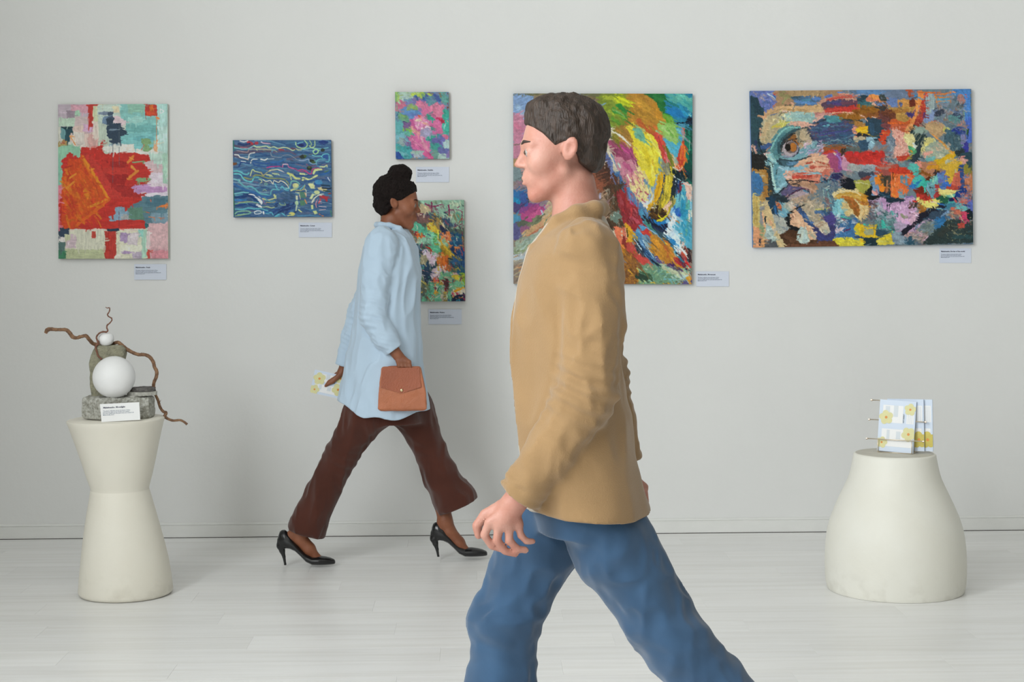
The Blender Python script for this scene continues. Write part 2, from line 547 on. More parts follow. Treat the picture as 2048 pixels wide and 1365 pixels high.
def plank_mesh(L, W):
    e = 0.0004; hx, hy = L / 2 - GAPW / 2, W / 2 - GAPW / 2
    v = []
    for (ax, ay, z) in ((hx, hy, -0.008), (hx, hy, -e), (hx - e, hy - e, 0)):
        v += [(-ax, -ay, z), (ax, -ay, z), (ax, ay, z), (-ax, ay, z)]
    f = [(8, 9, 10, 11)]
    for k in (0, 4):
        for j in range(4):
            f.append((k + j, k + (j + 1) % 4, k + 4 + (j + 1) % 4, k + 4 + j))
    me = bpy.data.meshes.new('plank'); me.from_pydata(v, [], f); me.update(); me.materials.append(M_FLOOR)
    return me
plank_me = plank_mesh(PL, PW)
# photo: row edges measured at Y = 5.942 + n * 0.186, joints read off where they show
OFF = {0: 1.02, 1: 0.38, 2: 1.30, 3: 0.95, 4: 1.72, 5: 0.43}
row_edge0 = 5.942
extra = MB()
nrow = 0
for r in range(-55, 12):
    y0 = row_edge0 + r * PW
    y1 = y0 + PW
    if y0 > WALL_Y - 0.012: continue
    cut = min(y1, WALL_Y - 0.0125)
    joint = (r * 0.437 * PL + 0.31) % PL
    if r in (-1,): joint = at_z(1480, 1233).x % PL
    if r in (-3,): joint = at_z(1612, 1281).x % PL
    if r in (-4,): joint = at_z(1868, 1302).x % PL
    if r in (-5,): joint = at_z(1577, 1337).x % PL
    near = r >= -19
    x = joint - 6 * PL
    while x < RIGHT_X:
        xa, xb = x, x + PL; x += PL
        if xb < LEFT_X or xa > RIGHT_X: continue
        xa2, xb2 = max(xa, LEFT_X), min(xb, RIGHT_X)
        whole = xa2 == xa and xb2 == xb and cut == y1
        if near and xb > -3.2 and xa < 3.4:
            me = plank_me if whole else plank_mesh(xb2 - xa2, cut - y0)
            p = bpy.data.objects.new('plank', me)
            p.parent = floor; p.location = ((xa2 + xb2) / 2, (y0 + cut) / 2, 0)
            COL.objects.link(p)
        elif y1 > FRONT_Y:
            g = GAPW / 2
            extra.box(xa2 + g, xb2 - g, max(y0, FRONT_Y) + g, cut - g, -0.008, 0)
ex = extra.mk('planking', M_FLOOR, floor)
ex['kind'] = 'stuff'

# ================================================================ pedestals
def plaster_mat(name, c1, c2):
    m = mat(name, c1, rough=0.55, col2=c2, scale=5, bump=0.12, bscale=25, detail=6)
    nt = m.node_tree; b = nt.nodes['Principled BSDF']
    # scuffs and dirt near the foot and fine specks: wear with a shape of its own
    src = b.inputs['Base Color'].links[0].from_socket
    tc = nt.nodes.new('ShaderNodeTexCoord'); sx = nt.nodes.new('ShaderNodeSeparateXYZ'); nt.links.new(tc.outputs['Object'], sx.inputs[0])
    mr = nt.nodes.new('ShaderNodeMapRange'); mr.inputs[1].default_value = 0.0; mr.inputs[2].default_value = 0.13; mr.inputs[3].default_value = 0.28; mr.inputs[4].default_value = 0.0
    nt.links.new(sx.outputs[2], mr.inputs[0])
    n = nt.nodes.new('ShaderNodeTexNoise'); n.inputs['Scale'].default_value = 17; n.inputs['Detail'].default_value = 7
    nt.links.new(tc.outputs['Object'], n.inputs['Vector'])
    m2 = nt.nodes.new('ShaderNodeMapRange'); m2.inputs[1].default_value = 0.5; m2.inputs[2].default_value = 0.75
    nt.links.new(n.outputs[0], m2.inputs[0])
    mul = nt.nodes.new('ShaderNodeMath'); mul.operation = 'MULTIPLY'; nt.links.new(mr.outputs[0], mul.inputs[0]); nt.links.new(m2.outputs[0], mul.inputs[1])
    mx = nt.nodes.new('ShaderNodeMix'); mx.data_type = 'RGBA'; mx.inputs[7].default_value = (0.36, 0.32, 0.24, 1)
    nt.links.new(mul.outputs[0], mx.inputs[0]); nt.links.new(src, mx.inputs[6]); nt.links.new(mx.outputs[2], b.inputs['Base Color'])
    return m
def lathe(rings, seg=96):
    """rings: (cx, cy, z, r, tilt) -> verts, faces, closed top and bottom"""
    v = []; f = []
    for (cx, cy, z, r, tx) in rings:
        for j in range(seg):
            a = 2 * math.pi * j / seg
            dx, dy = r * math.cos(a), r * math.sin(a)
            v.append((cx + dx, cy + dy, z + tx * dx))
    k = len(rings)
    for i in range(k - 1):
        for j in range(seg):
            f.append((i * seg + j, i * seg + (j + 1) % seg, (i + 1) * seg + (j + 1) % seg, (i + 1) * seg + j))
    f.append(tuple(reversed(range(seg)))); f.append(tuple(range((k - 1) * seg, k * seg)))
    return v, f
M_PED1 = plaster_mat('cream_plaster', (0.86, 0.825, 0.725, 1), (0.835, 0.795, 0.69, 1))
M_PED2 = plaster_mat('chalky_plaster', (0.85, 0.835, 0.76, 1), (0.825, 0.805, 0.72, 1))
M_FOOT = mat('foot_shadow_gap', (0.10, 0.09, 0.08, 1), rough=0.9)  # dark colour stands in for the shadow line under the drum
M_TOP2 = mat('worn_plaster_top', (0.66, 0.63, 0.55, 1), rough=0.6, vary=0.12, scale=20)

# left: an hourglass of two cones
pc = at_z(252, 1188)
PD1 = (pc.y * math.cos(YAW) - pc.x * math.sin(YAW))
S1 = F_PX / PD1
TOP1 = (1188 - 837) / S1
ped1 = empty('hourglass_pedestal', pc, 'tall cream plaster hourglass pedestal carrying the stone and branch sculpture', 'pedestal')
def ring1(py, half, pxc, tilt=0.0):
    z = (1188 - py) / S1
    return (pc.x + (pxc - 252) / S1, pc.y, z, half / S1, tilt)
lo = []
for (py, half, pxc) in ((1187, 88, 251.8), (1184, 91.5, 251.8), (1180, 92.8, 251.6), (1150, 90, 251), (1120, 86, 250), (1090, 81, 248), (1060, 75, 246), (1030, 69, 244), (1000, 62, 242.5), (985, 58.9, 241.4), (980.5, 57.8, 241), (979, 57.2, 241)):
    lo.append(ring1(py, half, pxc))
v, f = lathe(lo)
mk('lower_cone', v, f, M_PED1, ped1, smooth=True)
up = []
for (py, half, pxc, t) in ((980, 57.2, 241, 0), (977, 57.3, 241, 0), (972, 58.4, 240.7, 0), (950, 65, 239.8, .004), (920, 73, 238.5, .008), (890, 81, 236.5, .012), (865, 88, 235, .016), (848, 93, 234, .02), (841, 95.6, 233.6, .022), (838.5, 95.4, 233.5, .022), (837.2, 93.5, 233.5, .022)):
    up.append(ring1(py, half, pxc, t))
v, f = lathe(up)
mk('upper_cone', v, f, M_PED1, ped1, smooth=True)
for o in list(ped1.children):
    md = o.modifiers.new('edge', 'EDGE_SPLIT'); md.split_angle = math.radians(50)

# right: a wide bottle-shouldered drum
pc2 = at_z(1790.5, 1178)
PD2 = (pc2.y * math.cos(YAW) - pc2.x * math.sin(YAW))
S2 = F_PX / PD2
prof2 = [(400, 250), (404, 251.5), (415, 252.5), (450, 259), (480, 265), (510, 271.5), (550, 284), (590, 302), (625, 319), (660, 335), (700, 354), (740, 371), (780, 387), (820, 400), (860, 411), (900, 418), (960, 425.5), (1020, 429), (1080, 430), (1130, 429), (1180, 425.5), (1210, 421), (1228, 417), (1234, 414)]
ped2 = empty('drum_pedestal', pc2, 'wide off-white plaster pedestal with rounded shoulders under the brochure rack', 'pedestal')
rings = []
for (cy, half) in reversed(prof2):
    py = 780 + cy * 0.3222
    rings.append((pc2.x, pc2.y, (1178 - py) / S2, half * 0.3222 / S2, 0))
TOP2 = (1178 - 906.5) / S2
rings.append((pc2.x, pc2.y, TOP2 - 0.0015, 78.8 / S2, 0)); rings.append((pc2.x, pc2.y, TOP2, 77.0 / S2, 0))
v, f = lathe(rings, 128)
o = mk('body', v, f, M_PED2, ped2, smooth=True)
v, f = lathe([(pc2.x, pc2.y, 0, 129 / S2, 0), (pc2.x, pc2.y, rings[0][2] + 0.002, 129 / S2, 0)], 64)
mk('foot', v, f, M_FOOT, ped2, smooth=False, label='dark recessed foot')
v, f = lathe([(pc2.x, pc2.y, TOP2 - 0.001, 76.5 / S2, 0), (pc2.x, pc2.y, TOP2 + 0.0006, 76.5 / S2, 0)], 96)
mk('top', v, f, M_TOP2, ped2, label='worn grey-beige top')
md = o.modifiers.new('edge', 'EDGE_SPLIT'); md.split_angle = math.radians(60)

# ================================================================ sculpture on the hourglass pedestal
# crop scale: 320 px of photo over 1618 px of zoom, origin (80, 600)
def SC1(x, y, dd=0.0):
    return at_depth(80 + x * 0.19777, 600 + y * 0.19777, PD1 + dd)
U1 = 0.19777 / S1   # metres per crop pixel
M_BASE_STONE = mat('rough_granite', (0.62, 0.62, 0.57, 1), rough=0.9, col2=(0.30, 0.29, 0.24, 1), scale=85, bump=1.0, bscale=120, detail=8)
M_UP_STONE = mat('lichen_sandstone', (0.40, 0.38, 0.27, 1), rough=0.95, col2=(0.25, 0.245, 0.18, 1), scale=45, bump=0.9, bscale=150, detail=8)
M_BALL = mat('white_plaster_ball', (0.90, 0.90, 0.90, 1), rough=0.5, vary=0.02, scale=30, bump=0.08, bscale=60)
M_BARK = mat('willow_bark', (0.30, 0.165, 0.085, 1), rough=0.65, col2=(0.15, 0.075, 0.04, 1), scale=60, bump=0.5, bscale=150, stretch=(1, 1, 1))
M_TWIG = mat('twig_bark', (0.24, 0.10, 0.06, 1), rough=0.6, vary=0.4, scale=90)
M_CUT = mat('cut_wood', (0.42, 0.18, 0.07, 1), rough=0.8, vary=0.3, scale=60)
M_SLATE = mat('dark_slate', (0.085, 0.08, 0.075, 1), rough=0.7, col2=(0.17, 0.16, 0.15, 1), scale=60, bump=0.6, bscale=120)
M_PALESTONE = mat('pale_flagstone', (0.52, 0.51, 0.46, 1), rough=0.8, vary=0.25, scale=60, bump=0.5, bscale=120)

def block(name, poly, y0, y1, material, parent, rough_amp=0.004, step=0.006, seed=1, rnd_edge=0.012):
    """rounded rough stone from an SDF: poly is a convex hull list of (x, z) in metres at the mid plane, y0..y1 its depth."""
    poly = [(p[0], p[1]) for p in poly]
    xs = [p[0] for p in poly]; zs = [p[1] for p in poly]
    A = np.array(poly); B = np.roll(A, -1, 0)
    cen = A.mean(0)
    def fn(p):
        d = np.full(len(p), -9.0, np.float32)
        for a, b in zip(A, B):
            e = b - a; nrm = np.array([e[1], -e[0]]); nrm = nrm / np.linalg.norm(nrm)
            if np.dot(nrm, cen - a) > 0: nrm = -nrm
            dd = (p[:, 0] - a[0]) * nrm[0] + (p[:, 2] - a[1]) * nrm[1] + rnd_edge
            d = np.where(dd > d, dd, d)
        dy = np.maximum(y0 - p[:, 1], p[:, 1] - y1) + rnd_edge
        w = np.maximum(d, 0) ** 2 + np.maximum(dy, 0) ** 2
        r = np.sqrt(w) + np.minimum(np.maximum(d, dy), 0) - rnd_edge
        return r - rough_amp * fbm(p * 28, seed, 4)
    return sdf_object(name, fn, (min(xs) - .02, y0 - .02, min(zs) - .01), (max(xs) + .02, y1 + .02, max(zs) + .02), step, material, parent)

scu_base = SC1(760, 1215)
sculpt = empty('sculpture', (scu_base.x, scu_base.y, TOP1), 'still-life sculpture of stones, white balls and crooked branches on the hourglass pedestal', 'sculpture')
def xz(x, y, dd=0.0):
    p = SC1(x, y, dd); return (p.x, p.z)
yb = scu_base.y
# base stone: two faces meet at a front corner; plan shape from the photo, rotated block
def base_stone():
    c0 = SC1(435, 1180, -0.02); c1 = SC1(600, 1240, -0.10); c2 = SC1(1135, 1170, -0.02)
    ztop, zbot = SC1(700, 985).z, TOP1 + 0.001
    plan = [(c0.x, yb - 0.035), (c1.x, yb - 0.088), (c2.x - 0.006, yb - 0.050), (c2.x, yb + 0.03), (c1.x + 0.08, yb + 0.085), (c0.x + 0.006, yb + 0.06)]
    A = np.array(plan); B = np.roll(A, -1, 0); cen = A.mean(0); rr = 0.012
    zt = ztop + 0.004
    def fn(p):
        d = np.full(len(p), -9.0, np.float32)
        for a, b in zip(A, B):
            e = b - a; n = np.array([e[1], -e[0]]); n /= np.linalg.norm(n)
            if np.dot(n, cen - a) > 0: n = -n
            d = np.maximum(d, (p[:, 0] - a[0]) * n[0] + (p[:, 1] - a[1]) * n[1] + rr)
        dz = np.maximum(zbot - p[:, 2], p[:, 2] - zt) + rr
        r = np.sqrt(np.maximum(d, 0) ** 2 + np.maximum(dz, 0) ** 2) + np.minimum(np.maximum(d, dz), 0) - rr
        top = np.clip((p[:, 2] - zbot) / 0.012, 0, 1)
        return r + 0.0030 * top * fbm(p * 38, 5, 4) + 0.0025 * top * fbm(p * 14, 8, 2)
    lo = (min(a[0] for a in plan), min(a[1] for a in plan), zbot); hi = (max(a[0] for a in plan), max(a[1] for a in plan), zt)
    sdf_object('base_stone', fn, lo, hi, 0.0028, M_BASE_STONE, sculpt, relax=0)
    return ztop
ZT = base_stone()
up_poly = [xz(520, 1000), xz(500, 880), xz(490, 640), xz(505, 560), xz(545, 490), xz(580, 462), xz(820, 462), xz(862, 500), xz(862, 570), xz(830, 650), xz(760, 1000)]
from mathutils import geometry as _g
block('upright_stone', up_poly, yb + 0.005, yb + 0.06, M_UP_STONE, sculpt, rough_amp=0.0022, step=0.0028, seed=9, rnd_edge=0.010)
def ball(name, x, y, rpx, dd, flat=False):
    c = SC1(x, y, dd); r = rpx * U1 * (PD1 + dd) / PD1
    def fn(p):
        d = np.sqrt(((p - np.array(c, np.float32)) ** 2).sum(1)) - r
        if flat:
            q = p - np.array(c + Vector((0.004, -0.004, r * 1.02)), np.float32)
            d = smax(d, -(np.sqrt((q * q * np.array([0.6, 0.6, 1.6])).sum(1)) - r * 0.42), 0.008)
            d = d - 0.0006 * fbm(p * 60, 2, 2)
        return d
    sdf_object(name, fn, tuple(c - Vector((r,) * 3)), tuple(c + Vector((r,) * 3)), 0.0016 if flat else 0.0032, M_BALL, sculpt, relax=2)
ball('large_ball', 748, 782, 212, -0.045)
ball('small_ball', 670, 396, 76, 0.03, flat=True)
def branch(name, pts, m, seg=10, knob=0.08, n=7, ends=None):
    """pts: (x, y, r_px, depth)"""
    P = smooth_path(pts, n)
    c = [SC1(q[0], q[1], q[3]) for q in P]
    r = [q[2] * U1 * (1 + knob * math.sin(i * 1.7) * math.sin(i * 0.53)) for i, q in enumerate(P)]
    v, f = tube_vf(c, r, seg)
    return v, f, c, r
pts = [(58, 335, 17, .03), (75, 305, 22, .03), (110, 297, 20, .03), (160, 302, 17.5, .03), (215, 302, 17.5, .03), (265, 305, 19, .03), (300, 335, 20, .03), (330, 375, 20.5, .03), (370, 385, 18, .03), (420, 372, 17, .03), (465, 365, 19, .03), (500, 405, 19, .035), (540, 445, 19, .05), (600, 452, 18, .06), (680, 445, 17, .06), (745, 440, 17, .05), (790, 432, 18.5, .035), (828, 460, 19, .03), (870, 495, 19, .03), (940, 535, 18, .03), (1000, 555, 17.5, .03), (1060, 556, 17.5, .03), (1110, 580, 18.5, .03), (1145, 630, 18, .03), (1158, 680, 17.5, .03), (1180, 725, 18.5, .03), (1176, 780, 17.5, .03), (1155, 830, 17, .032), (1148, 880, 17, .04), (1158, 920, 16, .05), (1170, 965, 15, .05), (1195, 1020, 15, .045), (1212, 1080, 14.5, .045), (1240, 1125, 15, .045), (1275, 1150, 16, .04), (1258, 1178, 14, .04), (1285, 1200, 14, .04), (1345, 1222, 12.5, .035), (1415, 1218, 12, .03), (1460, 1238, 12, .03), (1488, 1262, 13, .03)]
v, f, c, r = branch('b', pts, M_BARK)
mb = MB(); mb.add(v, f)
for i in (60, 104, 143, 198, 236, 250):     # bark nodes and side buds
    i = min(i, len(c) - 2)
    mb.ball(c[i] + Vector((0.001, -0.001, 0.001)), r[i] * 1.13, 8, 6)
mb.tube([SC1(1215, 1030, .045), SC1(1222, 1012, .045)], [0.0012, 0.0006], 6)
mb.tube([SC1(1180, 715, .03), SC1(1188, 700, .03)], [0.0016, 0.0006], 6)
mb.mk('branch', M_BARK, sculpt, smooth=True)
c0, c1 = c[0], c[1]
d = (c0 - c1).normalized()
MB().tube([c0 - d * 0.0005, c0 + d * 0.0012], r[0] * 0.96, 12).mk('cut_end', M_CUT, sculpt, label='pale orange sawn end of the branch')
tw = [(625, 603, 10, -.012), (590, 570, 9.5, .0), (573, 520, 9.5, .0), (562, 480, 10, .0), (575, 455, 12, .0), (590, 435, 13, .0), (575, 400, 9, .0), (572, 375, 8.5, .0), (590, 348, 8.5, .0), (615, 330, 8.5, .0), (645, 324, 9, .005), (672, 326, 9, .01), (685, 310, 8, .015), (676, 285, 7.5, .015), (680, 258, 8, .015), (705, 236, 7, .015), (726, 208, 6.5, .015), (722, 186, 7, .015), (695, 170, 6.5, .015), (683, 150, 7, .015), (700, 120, 6.5, .015), (705, 95, 6, .015), (700, 80, 5.5, .015), (680, 84, 4.5, .015), (662, 74, 3, .015)]
v, f, c, r = branch('t', tw, M_TWIG, 8, 0.15, 5)
mb = MB(); mb.add(v, f)
for a, b in (((680, 258), (678, 242)), ((724, 190), (732, 178)), ((640, 325), (636, 312)), ((683, 152), (676, 148))):
    mb.tube([SC1(a[0], a[1], .012), SC1(b[0], b[1], .012)], [0.0012, 0.0005], 6)
mb.mk('twig', M_TWIG, sculpt, smooth=True)
def slab(name, x0, x1, y0, y1, dd, depth, m, seed):
    a = SC1(x0, (y0 + y1) / 2, dd); b = SC1(x1, (y0 + y1) / 2, dd)
    z1, z0 = SC1(x0, y0, dd).z, SC1(x0, y1, dd).z
    rx = (b.x - a.x) / 2; cx = (a.x + b.x) / 2; cy = a.y
    def fn(p):
        q = p - np.array((cx, cy, (z0 + z1) / 2), np.float32)
        th = np.arctan2(q[:, 1] / depth, q[:, 0] / rx)
        rad = 1 - 0.10 * np.abs(np.sin(th * 2.5 + seed)) + 0.03 * np.sin(th * 7 + seed * 2)
        d = (np.sqrt((q[:, 0] / rx) ** 2 + (q[:, 1] / depth) ** 2) - rad) * min(rx, depth) * 0.8
        dz = np.abs(q[:, 2]) - (z1 - z0) / 2
        return smax(d, dz, 0.002) - 0.0009 * fbm(p * 90, seed, 3)
    sdf_object(name, fn, (a.x - .01, cy - depth - .01, z0 - .004), (b.x + .01, cy + depth + .01, z1 + .004), 0.0016, m, sculpt, relax=0)
slab('flat_stone', 855, 1085, 962, 988, -0.005, 0.05, M_PALESTONE, 1)
slab('flat_stone', 885, 1190, 926, 964, 0.0, 0.06, M_PALESTONE, 4)
slab('slate', 915, 1172, 886, 927, 0.005, 0.055, M_SLATE, 7)

# ================================================================ caption cards
M_CARD = mat('card_paper', alb('#c9cfdc', 1.2), rough=0.6, vary=0.01, scale=4)
M_CARD2 = mat('card_paper_white', alb('#dfe3ef', 1.22), rough=0.6, vary=0.01, scale=4)
M_INK = mat('caption_ink', alb('#4a4d5c'), rough=0.7)
M_INK2 = mat('fine_ink', alb('#7f8796'), rough=0.7)
LINES = ['The paper collection shows the layers of time',
         'and how the light moves slowly over matter,',
         'from the surface into the space that surrounds it all.',
         'Mixed media, 2019']
def card_text(parent, place, rot, w, h, title, mt=M_INK, left=0.045):
    ex, ey = rot @ Vector((1, 0, 0)), rot @ Vector((0, 1, 0))
    n = rot @ Vector((0, 0, 1))
    tl = place + n * 0.0006
    text_mesh(title, h * 0.118, mt, 'title', parent, tl + ex * (w * left) - ey * (h * 0.25), rot, bold=h * 0.004)
    t = text_mesh('\n'.join(LINES), h * 0.076, M_INK2, 'lettering', parent, tl + ex * (w * left) - ey * (h * 0.42), rot, bold=h * 0.0012)
def wall_card(x0, y0, x1, y1, title, label, k=1.0):
    a = at_y(x0, y0, WALL_Y - 0.003); b = at_y(x1, y1, WALL_Y - 0.003)
    w, h = b.x - a.x, a.z - b.z
    slope = (at_y(x1, y0, WALL_Y).z - a.z) / w
    e = empty('caption_card', (b.x - w / 2, WALL_Y - 0.001, b.z), label, 'card', 'caption cards on the gallery wall')
    R = Matrix.Rotation(math.pi / 2, 3, 'X')
    rx = Matrix.Rotation(-math.atan(slope), 3, 'Y')
    R = rx @ R
    ex, ez = R @ Vector((1, 0, 0)), R @ Vector((0, 1, 0)); nn = Vector((0, -1, 0))
    o = Vector((a.x, WALL_Y - 0.0042, a.z))
    v = []
    for dd in (0.0, 0.0022):
        for (s, t) in ((0, 0), (1, 0), (1, 1), (0, 1)):
            v.append(o + ex * (w * s) - ez * (h * t) - nn * dd)
    mk('sheet', v, [(0, 3, 2, 1), (4, 5, 6, 7), (0, 1, 5, 4), (1, 2, 6, 5), (2, 3, 7, 6), (3, 0, 4, 7)], M_CARD, e)
    card_text(e, o, R, w, h, title)
wall_card(268.5, 528.5, 333, 559.5, 'Maksimenko. Oasis', 'caption card below the red and orange painting')
wall_card(597.5, 445.5, 664, 474.5, 'Maksimenko. Comet', 'caption card below the blue wavy-lined painting')
wall_card(832, 334, 898.5, 364.5, 'Maksimenko. Stubble', 'caption card below the small pink blossom painting')
wall_card(857, 619, 923.5, 648.5, 'Maksimenko. Fiction', 'caption card below the painting behind the walking woman')
wall_card(1392.5, 543, 1458, 573, 'Maksimenko. Movement', 'caption card beside the lower corner of the yellow swirl painting')
wall_card(1879, 497, 1942.5, 526, 'Maksimenko. Border of the world', 'caption card below the painting of a face with an eye')

# the card leaning on the stone
A = SC1(606, 1056, -0.112); B_ = SC1(1003, 1036, -0.100); C_ = SC1(1014, 1214, -0.128); D_ = SC1(622, 1238, -0.14)
e = empty('caption_card', (D_ + C_) / 2, 'white caption card leaning on the grey stone of the sculpture', 'card')
ex = (B_ - A).normalized(); ey0 = (A - D_); ey = (ey0 - ex * ey0.dot(ex)).normalized(); nz = ex.cross(ey)
R = Matrix((ex, ey, nz)).transposed()
th = nz * 0.0016
v = [p for p in (A, B_, C_, D_)] + [p - th for p in (A, B_, C_, D_)]
e.location = Vector(((D_.x + C_.x) / 2, (D_.y + C_.y) / 2, TOP1))
mk('sheet', v, [(0, 3, 2, 1), (4, 5, 6, 7), (0, 1, 5, 4), (1, 2, 6, 5), (2, 3, 7, 6), (3, 0, 4, 7)], M_CARD2, e)
card_text(e, A, R, (B_ - A).length, (A - D_).length, 'Maksimenko. Moonlight', left=0.085)

# ================================================================ brochure rack
PX8 = 0.10989
RC = at_depth(1793, 902, PD2)      # a point near the middle of the pedestal top
def R8(x, y, dd): return at_depth(1720 + x * PX8, 780 + y * PX8, PD2 + dd)
M_BRASS = mat('champagne_wire', (0.86, 0.76, 0.62, 1), rough=0.35, metal=0.75, vary=0.1)
M_KNOB = mat('rod_end', (0.60, 0.48, 0.36, 1), rough=0.3, metal=0.9)
ztop = TOP2 + 0.0008
ang = math.radians(-30)
Rx = Vector((math.cos(ang), math.sin(ang), 0)); Rn = Vector((math.sin(-ang) * -1, math.cos(ang), 0))
Rn = Vector((-math.sin(ang), math.cos(ang), 0))       # towards the back of the rack
wire_r = 0.0019
def on_top(px, py):
    p = at_z(px, py, ztop + wire_r); return p
BL = on_top(1755.7, 904.3)
rack = empty('brochure_rack', (BL.x + 0.07, BL.y + 0.03, ztop), 'gold wire three-tier rack holding the brochures on the drum pedestal', 'rack')
Wf = 0.138      # spacing of the two side frames
def RP(a, b, z): return BL + Rx * a + Rn * b + Vector((0, 0, z - 0.0))
T = [(0.0, 0.052), (0.036, 0.126), (0.072, 0.202)]
mb = MB()
for a in (0.0, Wf):
    mb.tube([RP(a, 0, 0), RP(a, 0.088, 0)], wire_r, 8)
    mb.tube([RP(a, 0, 0), RP(a, T[0][0], T[0][1])], wire_r, 8)
    mb.tube([RP(a, 0.034, 0), RP(a, T[1][0], T[1][1])], wire_r, 8)
    mb.tube([RP(a, 0.070, 0), RP(a, T[2][0], T[2][1])], wire_r, 8)
mb.tube([RP(0, 0, 0), RP(Wf, 0, 0)], wire_r, 8).tube([RP(0, 0.036, 0), RP(Wf, 0.036, 0)], wire_r, 8).tube([RP(0, 0.075, 0), RP(Wf, 0.075, 0)], wire_r, 8)
mb.mk('wire_frame', M_BRASS, rack, smooth=True)
for (b, z) in T:
    k = MB().tube([RP(-0.044, b, z), RP(Wf + 0.046, b, z)], wire_r * 1.15, 8).mk('rod', M_BRASS, rack, smooth=True)
    for a in (-0.045, Wf + 0.047):
        MB().tube([RP(a - 0.003, b, z), RP(a + 0.003, b, z)], 0.0042, 10).mk('rod_end', M_KNOB, k)
# brochures
M_BROCH = mat('brochure_paper', alb('#cfdaea', 1.1), rough=0.55, vary=0.01)
M_BROCH_IN = mat('brochure_back', alb('#b9c6da', 1.2), rough=0.6, vary=0.02)
M_PANEL = mat('brochure_panel', alb('#e2e7e8', 1.2), rough=0.55, vary=0.01)
M_PETAL = mat('printed_petal', alb('#ded9a2', 1.05), rough=0.55, vary=0.05, scale=60)
M_PETAL2 = mat('printed_petal_deep', alb('#c9b95c', 1.2), rough=0.55, vary=0.1, scale=60)
M_HEART = mat('printed_flower_heart', alb('#d08a40', 1.2), rough=0.55)
M_GREY = mat('printed_grey', alb('#c9cfd4', 1.2), rough=0.55)
M_DOTS = mat('printed_text', alb('#5a6470', 1.2), rough=0.55)
def quad(o, ex, ey, n, x0, y0, x1, y1, lift):
    return [o + ex * x0 + ey * y0 + n * lift, o + ex * x1 + ey * y0 + n * lift, o + ex * x1 + ey * y1 + n * lift, o + ex * x0 + ey * y1 + n * lift]
def flower(mbp, mbh, o, ex, ey, n, cx, cy, r, lift, a0=0.0, clip=None):
    for k in range(5):
        a = a0 + k * 2 * math.pi / 5
        px, py = cx + math.cos(a) * r * 0.58, cy + math.sin(a) * r * 0.58
        ring = []
        for j in range(14):
            b = 2 * math.pi * j / 14
            x, y = px + math.cos(b) * r * 0.47, py + math.sin(b) * r * 0.47
            if clip: x = min(max(x, clip[0]), clip[2]); y = min(max(y, clip[1]), clip[3])
            ring.append(o + ex * x + ey * y + n * (lift + 0.00004 * k))
        mbp.add(ring, [tuple(range(14))])
    ring = [o + ex * (cx + math.cos(2 * math.pi * j / 10) * r * 0.2) + ey * (cy + math.sin(2 * math.pi * j / 10) * r * 0.2) + n * (lift + 0.0003) for j in range(10)]
    mbh.add(ring, [tuple(range(10))])
def brochure(o, ex, ey, w, h, label, bright=True, group='brochures in the wire rack', parent=None, bend=0.0, leaf=True):
    """o: lower-left corner; ex along the width, ey up the sheet; visible face towards n"""
    n = ex.cross(ey)
    th = 0.0016
    b = empty('brochure', tuple(o + ex * w / 2), label, 'brochure', group)
    # folded sheet: two leaves meeting along the left edge
    v = quad(o, ex, ey, n, 0, 0, w, h, 0) + quad(o, ex, ey, n, 0, 0, w, h, -th)
    mk('cover', v, [(0, 1, 2, 3), (7, 6, 5, 4), (1, 0, 4, 5), (2, 1, 5, 6), (3, 2, 6, 7), (0, 3, 7, 4)], M_BROCH, b)
    if leaf:
        o2 = o - n * 0.004
        v = quad(o2, ex, ey, n, 0.004, 0, w * 1.0, h, 0) + quad(o2, ex, ey, n, 0.004, 0, w * 1.0, h, -th)
        mk('inner_leaf', v, [(0, 1, 2, 3), (7, 6, 5, 4), (1, 0, 4, 5), (2, 1, 5, 6), (3, 2, 6, 7), (0, 3, 7, 4)], M_BROCH_IN, b)
    for (x0, y0, x1, y1) in ((.10, .56, .66, .90), (.76, .56, .96, .88), (.10, .10, .94, .44)):
        mk('printed_panel', quad(o, ex, ey, n, w * x0, h * y0, w * x1, h * y1, .0004), [(0, 1, 2, 3)], M_PANEL, b)
    for (x0, y0, x1, y1) in ((.17, .68, .29, .88), (.40, .68, .52, .90), (.24, .22, .32, .42), (.50, .22, .62, .40), (.80, .57, .815, .86), (.85, .57, .865, .86), (.90, .57, .915, .86)):
        mk('printed_block', quad(o, ex, ey, n, w * x0, h * y0, w * x1, h * y1, .0008), [(0, 1, 2, 3)], M_GREY, b)
    cl = (0, 0, w, h)
    for (fx, fy, fr, fa) in (((.20, .66, .19, .5), (.85, .84, .16, .2), (.84, .36, .19, .9), (.12, .17, .15, .1)) if bright else ((.86, .22, .22, .4), (.2, .3, .2, .1))):
        mp, mh = MB(), MB()
        flower(mp, mh, o, ex, ey, n, w * fx, h * fy, w * fr, .0012, fa, cl)
        fo = mp.mk('printed_flower', M_PETAL if bright else M_PETAL2, b); mh.mk('flower_heart', M_HEART, fo)
    R = Matrix((ey, -ex, n)).transposed()
    text_mesh('ART EVENT', w * 0.048, M_DOTS, 'lettering', b, o + ex * (w * .70) + ey * (h * .57) + n * .0014, R, bold=0.0001)
    return b
hB = 0.2080
